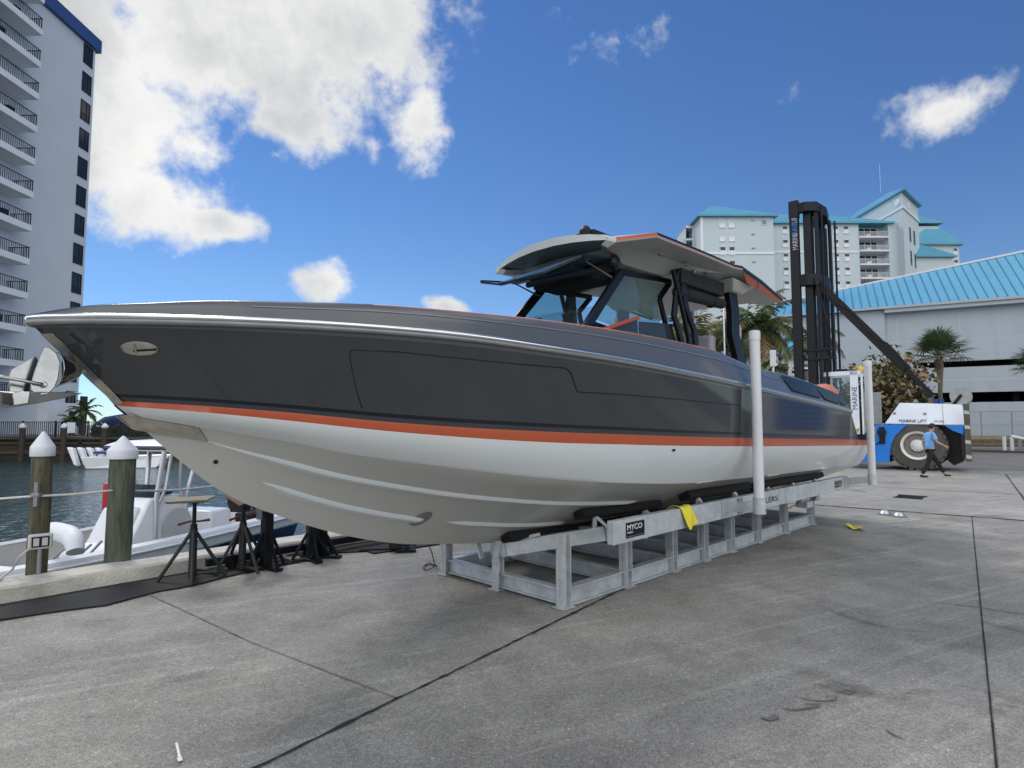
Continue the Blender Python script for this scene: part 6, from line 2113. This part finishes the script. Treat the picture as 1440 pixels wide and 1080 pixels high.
# ------------------------------------------------------------------ condominium with teal roofs
condo = thing('condominium', 'large pale condominium complex with teal hipped roofs and a taller tower, behind the garage', 'building', AT(1100, 597, 120), 0)
CO = condo.location.copy()
def ca(px, py, D): return AT(px, py, D) - CO
def wing(px0, px1, py_e, D, depth, name='wing', m='condo_wall', ang=0.0, zb=-2, cx=None):
    a, c = ca(px0, py_e, D), ca(px1, py_e, D)
    b = MB()
    z = a.z
    b.box(a.x, c.x, a.y, a.y + depth, zb, z)
    return b.build(name, m, condo, smooth=0), a, c, z
def hip(x0, x1, y0, y1, z, h, ov=.8, ridge=None, name='roof', m='teal_roof'):
    x0 -= ov; x1 += ov; y0 -= ov; y1 += ov
    r0, r1 = ridge or (x0 + (y1 - y0) * .5, x1 - (y1 - y0) * .5)
    if r0 > r1: r0 = r1 = (x0 + x1) / 2
    ym = (y0 + y1) / 2
    b = MB().add([(x0, y0, z), (x1, y0, z), (x1, y1, z), (x0, y1, z), (r0, ym, z + h), (r1, ym, z + h)], [(0, 1, 5, 4), (1, 2, 5), (2, 3, 4, 5), (3, 0, 4), (3, 2, 1, 0)])
    o = b.build(name, m, condo, smooth=0)
    MB().box(x0, x1, y0, y1, z - .35, z - .02).build('fascia', 'teal_roof', o, smooth=0)
    return o
def win(x, y, z, w, h, parent, m='dark_glass', blind=True):
    b = MB()
    b.box(x - w / 2 - .12, x + w / 2 + .12, y - .10, y - .02, z - .1, z)
    b.box(x - w / 2 - .1, x + w / 2 + .1, y - .16, y - .02, z - h - .14, z - h)
    b.box(x - w / 2 - .1, x - w / 2, y - .10, y - .02, z - h, z); b.box(x + w / 2, x + w / 2 + .1, y - .10, y - .02, z - h, z)
    b.box(x - w / 2, x + w / 2, y - .09, y - .02, z - h * .52, z - h * .46)
    f = b.build('window', 'condo_trim', parent, smooth=0)
    p = MB().box(x - w / 2, x + w / 2, y - .05, y - .01, z - h * .46, z, 0).box(x - w / 2, x + w / 2, y - .05, y - .01, z - h, z - h * .52, 1)
    p.build('pane', [m, 'condo_trim' if blind else m], f, smooth=0)
FLH = 2.92
# left wing
wA, a, c, zA = wing(985, 1087, 303, 120, 16)
hip(a.x, c.x, a.y, a.y + 16, zA, 5.0, ridge=((a.x + c.x) / 2 - 2.5, (a.x + c.x) / 2 - 1.5))
MB().box(a.x - .06, c.x + .06, a.y - .14, a.y - .01, zA - 8.2, zA - 7.75).build('band_course', 'condo_trim', wA, smooth=0)
MB().box(a.x - .1, a.x + .45, a.y - .12, a.y - .01, 0, zA).build('corner_trim', 'condo_trim', wA, smooth=0)
for k in range(4):
    zz = zA - .75 - FLH * k
    for px in (1015, 1028): win(ca(px, 300, 120).x, a.y, zz, 1.05, 1.75, wA, 'condo_wall' if k < 2 else 'dark_glass')
    MB().box(ca(1058, 300, 120).x - .3, ca(1058, 300, 120).x + .3, a.y - .2, a.y - .01, zz - 1.6 + 1.2, zz - 1.42 + 1.2).build('vent', 'steel_grey', wA, smooth=0)
win(ca(1074, 300, 120).x, a.y, zA - .9, 1.0, .95, wA, 'tint_glass', False)
# its left return with stacked balconies, going back
sA = MB()
lx = ca(962, 320, 132)
zl_ = zA - .4
P = [(a.x, a.y), (lx.x, lx.y - 0.0)]
dirv = Vector((lx.x - a.x, lx.y - a.y, 0)); nrm = Vector((-dirv.y, dirv.x, 0)).normalized()
if nrm.y > 0: nrm = -nrm
q0 = Vector((a.x, a.y + .3, 0)); q1 = q0 + dirv
q_a = q0 + dirv * .40
sA.add([Vector((q0.x, q0.y, -2)), Vector((q_a.x, q_a.y, -2)), Vector((q_a.x, q_a.y, zl_)), Vector((q0.x, q0.y, zl_))], [(0, 1, 2, 3)])
qb0 = q_a - nrm * 1.6; qb1 = q1 - nrm * 1.6
sA.add([Vector((qb0.x, qb0.y, -2)), Vector((qb1.x, qb1.y, -2)), Vector((qb1.x, qb1.y, zl_)), Vector((qb0.x, qb0.y, zl_))], [(0, 1, 2, 3)])
sw_ = sA.build('side_wing', 'condo_wall', condo, smooth=0)
tr_ = MB()
for k in range(6):
    z = zl_ - .6 - FLH * k
    tr_.prism([Vector((p.x, p.y, z - FLH + .3)) for p in (q_a, q1, qb1, qb0)], Vector((0, 0, .4)))
tr_.prism([Vector((p.x, p.y, zl_ - .5)) for p in (q_a, q1, qb1, qb0)], Vector((0, 0, .5)))
for f in (0, .33, .66, 1): 
    p = q_a.lerp(q1, f); tr_.box(p.x - .2, p.x + .2, p.y - .2, p.y + .2, 0, zl_)
tr_.build('balcony_stack', 'condo_trim', sw_, smooth=0)
MB().add([Vector((p.x, p.y, z)) for p, z in ((qb0 + nrm * .05, 0), (qb1 + nrm * .05, 0), (qb1 + nrm * .05, zl_ - .5), (qb0 + nrm * .05, zl_ - .5))], [(0, 1, 2, 3)]).build('balcony_glass', 'dark_glass', sw_, smooth=0)
MB().add([Vector((q0.x + .8, q0.y - .8, zA)), Vector((q1.x - .8, q1.y - .8, zA - .3)), Vector((q1.x + 6, q1.y + 4, zA + 1.5)), Vector(((a.x + c.x) / 2 - 2.5, a.y + 8, zA + 3.0))], [(0, 1, 2, 3)]).build('side_roof', 'teal_roof', sw_, smooth=0, solid=.2)
# centre wing with window pairs and open balconies
wB, b0, b1, zB_ = wing(1087, 1205, 313, 126, 14)
hip(b0.x, ca(1250, 313, 126).x, b0.y, b0.y + 14, zB_, 4.3, ridge=(b0.x - 3, ca(1180, 313, 126).x))
MB().box(b0.x, b1.x + .2, b0.y - .12, b0.y - .01, zB_ - 6.7, zB_ - 6.3).build('band_course', 'condo_trim', wB, smooth=0)
for k in range(5):
    zz = zB_ - .75 - FLH * 1.04 * k
    for px in (1103, 1174, 1188.5): win(ca(px, 300, 126).x, b0.y, zz, 1.0, 1.6, wB)
bx0, bx1 = ca(1207, 313, 126).x, ca(1247, 313, 126).x
bk = MB().box(bx0 - .3, bx1 + .5, b0.y + 2.4, b0.y + 14, -2, zB_)
bk.box(bx1 + .2, bx1 + 2.2, b0.y - .02, b0.y + 3, -2, zB_)
bk.box(bx0 - .4, bx0 - .02, b0.y - .02, b0.y + 3, -2, zB_)
bwk = bk.build('balcony_wall', 'condo_wall', condo, smooth=0)
for k in range(6):
    z = zB_ - .35 - 3.03 * k
    s = MB().box(bx0, bx1 + .2, b0.y - .25, b0.y + 2.4, z - 3.05, z - 2.72)
    sb_ = s.build('balcony', 'condo_trim', bwk, smooth=0)
    r = MB()
    n = 26
    for j in range(n): r.box(bx0 + (bx1 - bx0) * j / n, bx0 + (bx1 - bx0) * j / n + .04, b0.y - .12, b0.y - .08, z - 2.7, z - 1.7)
    r.box(bx0, bx1, b0.y - .13, b0.y - .07, z - 1.72, z - 1.66)
    r.build('balcony_railing', 'condo_trim', sb_, smooth=0)
    MB().box(bx0 + 1.2, bx0 + 5.2, b0.y + 2.3, b0.y + 2.39, z - 2.72, z - .35).build('balcony_door', 'dark_glass', sb_, smooth=0)
    d = MB()
    for j in range(4): d.box(bx0 + 1.2 + j * 1.33, bx0 + 1.32 + j * 1.33, b0.y + 2.24, b0.y + 2.30, z - 2.72, z - .35)
    d.box(bx0 + 2.2, bx0 + 2.9, b0.y + .8, b0.y + 1.4, z - 2.7, z - 1.9)
    d.build('door_frame', 'condo_trim', sb_, smooth=0)
# taller tower set at an angle: long left face going back, narrow right face
tn = AT(1268, 270, 124); tl = AT(1173, 292, 150); tr2 = AT(1290, 282, 133)
zt0 = tn.z
P0_, P1_, P2_ = [Vector((p.x - CO.x, p.y - CO.y, 0)) for p in (tn, tl, tr2)]
P3_ = P1_ + (P2_ - P0_)
ztw = zt0 - CO.z
tb_ = MB().prism([Vector((p.x, p.y, -2)) for p in (P0_, P2_, P3_, P1_)], Vector((0, 0, ztw + 2)))
twr = tb_.build('tall_tower', 'condo_wall', condo, smooth=0)
def grow(k, z): 
    c = (P0_ + P3_) / 2
    return [Vector((c.x + (p.x - c.x) * k, c.y + (p.y - c.y) * k, z)) for p in (P0_, P2_, P3_, P1_)]
cm2 = MB()
cm2.prism(grow(1.03, ztw - 3.6), Vector((0, 0, .45)))
cm2.build('tower_cornice', 'condo_trim', twr, smooth=0)
rr_ = MB()
g0, g1 = grow(1.09, ztw), grow(1.09, ztw + .35)
ap0, ap1 = g1[0].lerp(g1[1], .5).lerp(g1[2].lerp(g1[3], .5), .30) + Vector((0, 0, 4.2)), g1[0].lerp(g1[1], .5).lerp(g1[2].lerp(g1[3], .5), .7) + Vector((0, 0, 4.2))
rr_.prism(g0, Vector((0, 0, .35)))
rr_.add(g1 + [ap0, ap1], [(0, 1, 4), (1, 2, 5, 4), (2, 3, 5), (3, 0, 4, 5)])
trf = rr_.build('tower_roof', 'teal_roof', condo, smooth=0)
an = ca(1238, 262, 136)
MB().tube([an + Vector((0, 0, -1.5)), an + Vector((0, 0, 5.5))], .03, 6).build('antenna', 'condo_trim', trf, smooth=40)
e2 = (P2_ - P0_)
for k in range(5):
    z = ztw - 6.6 - k * 5.3
    for f in (.40, .66):
        p = P0_ + e2 * f
        nn = Vector((e2.y, -e2.x, 0)).normalized()
        u_ = e2.normalized()
        b = MB()
        q = [p - u_ * .55 + nn * .03, p + u_ * .55 + nn * .03]
        b.prism([Vector((q[0].x, q[0].y, z - 3.2)), Vector((q[1].x, q[1].y, z - 3.2)), Vector((q[1].x, q[1].y, z)), Vector((q[0].x, q[0].y, z))], nn * .05)
        b.build('slot_window', 'dark_glass' if k < 3 else 'steel_grey', twr, smooth=0)
for f, fa in ((.06, 0), (.9, 0), (.35, 1)):
    base_, dv = (P0_, P1_ - P0_) if fa == 0 else (P0_, e2)
    p = base_ + dv * f
    nn = Vector((dv.y, -dv.x, 0)).normalized()
    if nn.y > 0: nn = -nn
    MB().lathe([(.0, 0), (.75, .0), (.75, .12), (.55, .14), (.0, .12)], Vector((p.x, p.y, ztw - 1.75)), 20, M=nn.to_track_quat('Z', 'Y').to_matrix()).build('round_vent', 'condo_trim', twr, smooth=40)
# lower gabled wings to the right
w4, d0, d1, z4 = wing(1286, 1320, 318, 150, 12)
hip(d0.x, d1.x, d0.y, d0.y + 12, z4 + .9, 4.6)
MB().box(d0.x, d1.x + .2, d0.y - .2, d0.y - .01, z4 - 2.6, z4 - 2.2).build('band_course', 'condo_trim', w4, smooth=0)
w5, d0, d1, z5 = wing(1298, 1348, 343, 140, 12)
hip(d0.x, d1.x, d0.y, d0.y + 10, z5, 5.4, ridge=(d0.x + 4, d1.x))
for k in range(3):
    win(ca(1343, 345, 140).x, d0.y, z5 - 1.0 - 2.9 * k, .9, 1.6, w5)
w6, d0, d1, z6 = wing(1287, 1338, 360, 131, 9)
hip(d0.x, d1.x, d0.y, d0.y + 9, z6, 5.0, ridge=(d0.x, d0.x + 1.5))

# small blue roofed house and thatched hut between the palms, flag, lamp post
hs3 = thing('small_house', 'small white house with a bright blue roof among the palms', 'house', gat(1085, 600, 56), 0)
p = AT(1085, 497, 56)
MB().box(-4.5, 5, 0, 6, 0, p.z - .1).build('wall', 'condo_trim', hs3, smooth=0)
rf2 = MB().add([(-5.2, -.8, p.z - .2), (6, -.8, p.z - .2), (6, 3, p.z + 2.0), (-5.2, 3, p.z + 2.0), (-5.2, 7, p.z - .2), (6, 7, p.z - .2)], [(0, 1, 2, 3), (3, 2, 5, 4)])
rf2.build('roof', 'blue_roof', hs3, smooth=0, solid=.1)
for x_ in (-3.4, -1.4, .8, 3): MB().box(x_, x_ + .9, -.04, .02, p.z - 2.6, p.z - 1.0).build('window', 'dark_glass', hs3, smooth=0)
pr = MB()
for k in range(7): pr.box(-4.4 + k * 1.5, -4.2 + k * 1.5, -1.2, -1.0, 0, p.z - .4)
pr.box(-4.5, 5, -1.2, -1.05, p.z - 1.6, p.z - 1.45)
pr.build('porch', 'condo_trim', hs3, smooth=0)
hut = thing('tiki_hut', 'thatched tiki hut roof behind the helm seats', 'hut', gat(1012, 600, 50), 0)
p = AT(1012, 476, 50)
MB().lathe([(4.3, p.z - .6), (4.2, p.z - .3), (2.0, p.z + .7), (.3, p.z + 1.5), (.02, p.z + 1.5)], n=20).build('roof', 'thatch', hut, smooth=40)
hp_ = MB()
for k in range(8): hp_.tube([(3.3 * math.cos(k * .785), 3.3 * math.sin(k * .785), 0), (3.3 * math.cos(k * .785), 3.3 * math.sin(k * .785), p.z - .4)], .12, 8)
hp_.build('posts', 'bark', hut, smooth=40)
bwx = thing('white_building', 'low white building glimpsed below the hardtop behind the palms', 'building', gat(985, 600, 70), 0)
MB().box(-14, 10, 0, 6, 0, AT(985, 470, 70).z).build('wall', 'condo_trim', bwx, smooth=0)
wg = MB()
for k in range(8): wg.box(-13 + k * 2.8, -11.4 + k * 2.8, -.03, .02, 8, 10).box(-13 + k * 2.8, -11.4 + k * 2.8, -.03, .02, 4.5, 6.5)
wg.build('window', 'dark_glass', bwx, smooth=0)
MB().box(-14.3, 10.3, -.4, 6.3, AT(985, 470, 70).z, AT(985, 470, 70).z + .35).build('roof', 'condo_trim', bwx, smooth=0)
fp = AT(1026, 432, 38)
flag = thing('flag', 'striped red and white flag hanging on a pole under the hardtop\'s rear', 'flag', (fp.x - .4, fp.y, 0), R(10))
MB().tube([(0, 0, 0), (0, 0, fp.z + .7)], .05, 10).lathe([(.0, fp.z + .68), (.07, fp.z + .74), (.0, fp.z + .8)], n=10).build('pole', 'alu', flag, smooth=40)
fl2 = MB()
NX = 14
def fpnt(u, v):
    return (.05 + u * 1.15 + v * .0 + .0, .10 * math.sin(5 * u + 2 * v), fp.z + .55 - v * 1.25 - u * u * .8 - 1.1 * u)
for j in range(13):
    rows_ = [[fpnt(i / NX, (j + e) / 13) for i in range(NX + 1)] for e in (0, 1)]
    fl2.grid(rows_, 0 if j % 2 == 0 else 1)
fl2.build('cloth', ['flag_red', 'flag_white', 'flag_blue'], flag, smooth=60, solid=.01)
lpz = gat(1090, 600, 32)
lp2 = thing('utility_post', 'white pipe post with a small box standing left of the forklift mast', 'post', lpz, 0)
zz = AT(1090, 495, 32).z
MB().tube([(0, 0, 0), (0, 0, zz)], .06, 10).build('pipe', 'condo_trim', lp2, smooth=40)
MB().box(-.14, .14, -.1, .1, zz - .8, zz + .1).build('box', 'condo_trim', lp2, smooth=0, bevel=.03)

# ------------------------------------------------------------------ chain link fence, berm, kerb, guard rail at the right
bm_ = MB()
kl = [AT(px, 628, 50) for px in (1100, 1500)]
ya = 49.0
bm_.add([(20, ya, .0), (75, ya - 3, .0), (75, ya + .6, .30), (20, ya + 3.6, .30), (75, ya + 3, .62), (20, ya + 6, .62), (20, ya + 30, .62), (90, ya + 20, .62)], [(0, 1, 2, 3), (3, 2, 4, 5), (5, 4, 7, 6)])
tag(bm_.build('verge_ground', 'grass_dry', smooth=0), kind='structure')
kr = MB().hexa([(18, ya - .75, .0), (75, ya - 3.75, .0), (75, ya - 3.0, .0), (18, ya - .0, .0), (18, ya - .75, .16), (75, ya - 3.75, .16), (75, ya - 3.0, .16), (18, ya, .16)])
tag(kr.build('verge_kerb', 'far_cap', smooth=0), kind='structure')
gs = MB()
rnd = random.Random(2)
for i in range(5200):
    x_ = rnd.uniform(33, 52); y_ = ya - 3 * (x_ - 20) / 55 + rnd.uniform(.2, 4.2)
    z_ = .30 * min(1, max(0, (y_ - ya + 3 * (x_ - 20) / 55)) / .6) * .8
    h_ = rnd.uniform(.12, .4); a_ = rnd.random() * 6.28
    gs.add([(x_, y_, z_), (x_ + .05 * math.cos(a_), y_ + .05 * math.sin(a_), z_), (x_ + rnd.uniform(-.1, .1), y_ + rnd.uniform(-.1, .1), z_ + h_)], [(0, 1, 2)])
tag(gs.build('dry_grass', 'grass_dry', smooth=0), kind='stuff')
cf_ = thing('chain_link_fence', 'grey chain link fence with slim posts in front of the parking garage', 'fence', (36, 51.6, .45), math.atan2(-3, 55))
pz = MB(); rz2 = MB(); wm = MB()
for k in range(9):
    MB().tube([(-8 + k * 2.55, 0, 0), (-8 + k * 2.55, 0, 2.45)], .045, 8).build('post', 'mesh_wire', cf_, smooth=40)
rz2.tube([(-8, 0, 2.42), (13, 0, 2.42)], .03, 6).tube([(-8, 0, 1.25), (13, 0, 1.25)], .02, 6).tube([(-8, 0, .08), (13, 0, .08)], .02, 6)
rz2.build('rail', 'mesh_wire', cf_, smooth=40)
k = -8.0
while k < 13:
    for sg in (1, -1):
        x0_, x1_ = (k, k + 2.35) if sg > 0 else (k + 2.35, k)
        wm.add([(x0_ - .005, 0, .08), (x0_ + .005, 0, .08), (x1_ + .005, 0, 2.42), (x1_ - .005, 0, 2.42)], [(0, 1, 2, 3)])
    k += .14
wm.build('wire_mesh', 'mesh_wire', cf_, smooth=0)
gp = G(1424, 636)
gr_ = thing('guard_rail', 'white pipe barrier on a yellow edged island at the right edge', 'barrier', gp, R(-58))
MB().tube([(0, 0, 0), (0, 0, .95), (.0, 0, 1.0), (1.6, 0, .62), (1.6, 0, 0)], .10, 12).build('pipe', 'pvc', gr_, smooth=40)
MB().tube([(-.3, -.3, 0), (-.3, -.3, 1.0)], .10, 12).build('bollard', 'pvc', gr_, smooth=40)
MB().box(.3, .5, -.06, .06, 0, .8).box(1.0, 1.15, -.06, .06, 0, .72).build('bracket', 'steel_grey', gr_, smooth=0)
ik = MB().box(-2.5, 4, -.6, 2.5, 0, .12)
ik.build('island_edge', 'far_cap', gr_, smooth=0, bevel=.04)

# boat storage building with blue louvres off to the right: it is what the glossy hull mirrors
bs2 = thing('storage_building', 'white boat storage shed with blue louvred doors, mirrored in the large boat\'s stern', 'building', (45.4, 28.0, 0), R(-64.7))
MB().box(-2.6, 3.4, 0, 10, 0, 6.5).build('wall', 'condo_trim', bs2, smooth=0)
for (x0_, x1_) in ((-2.0, 1.9),):
    f = MB().box(x0_, x1_, -.12, -.01, .5, 5.6).build('louvre_door', 'tower_blue', bs2, smooth=0)
    l_ = MB()
    for k in range(11): l_.box(x0_ + .1, x1_ - .1, -.28, -.13, .7 + k * .44, .92 + k * .44)
    l_.build('slat', 'fl_blue', f, smooth=0)
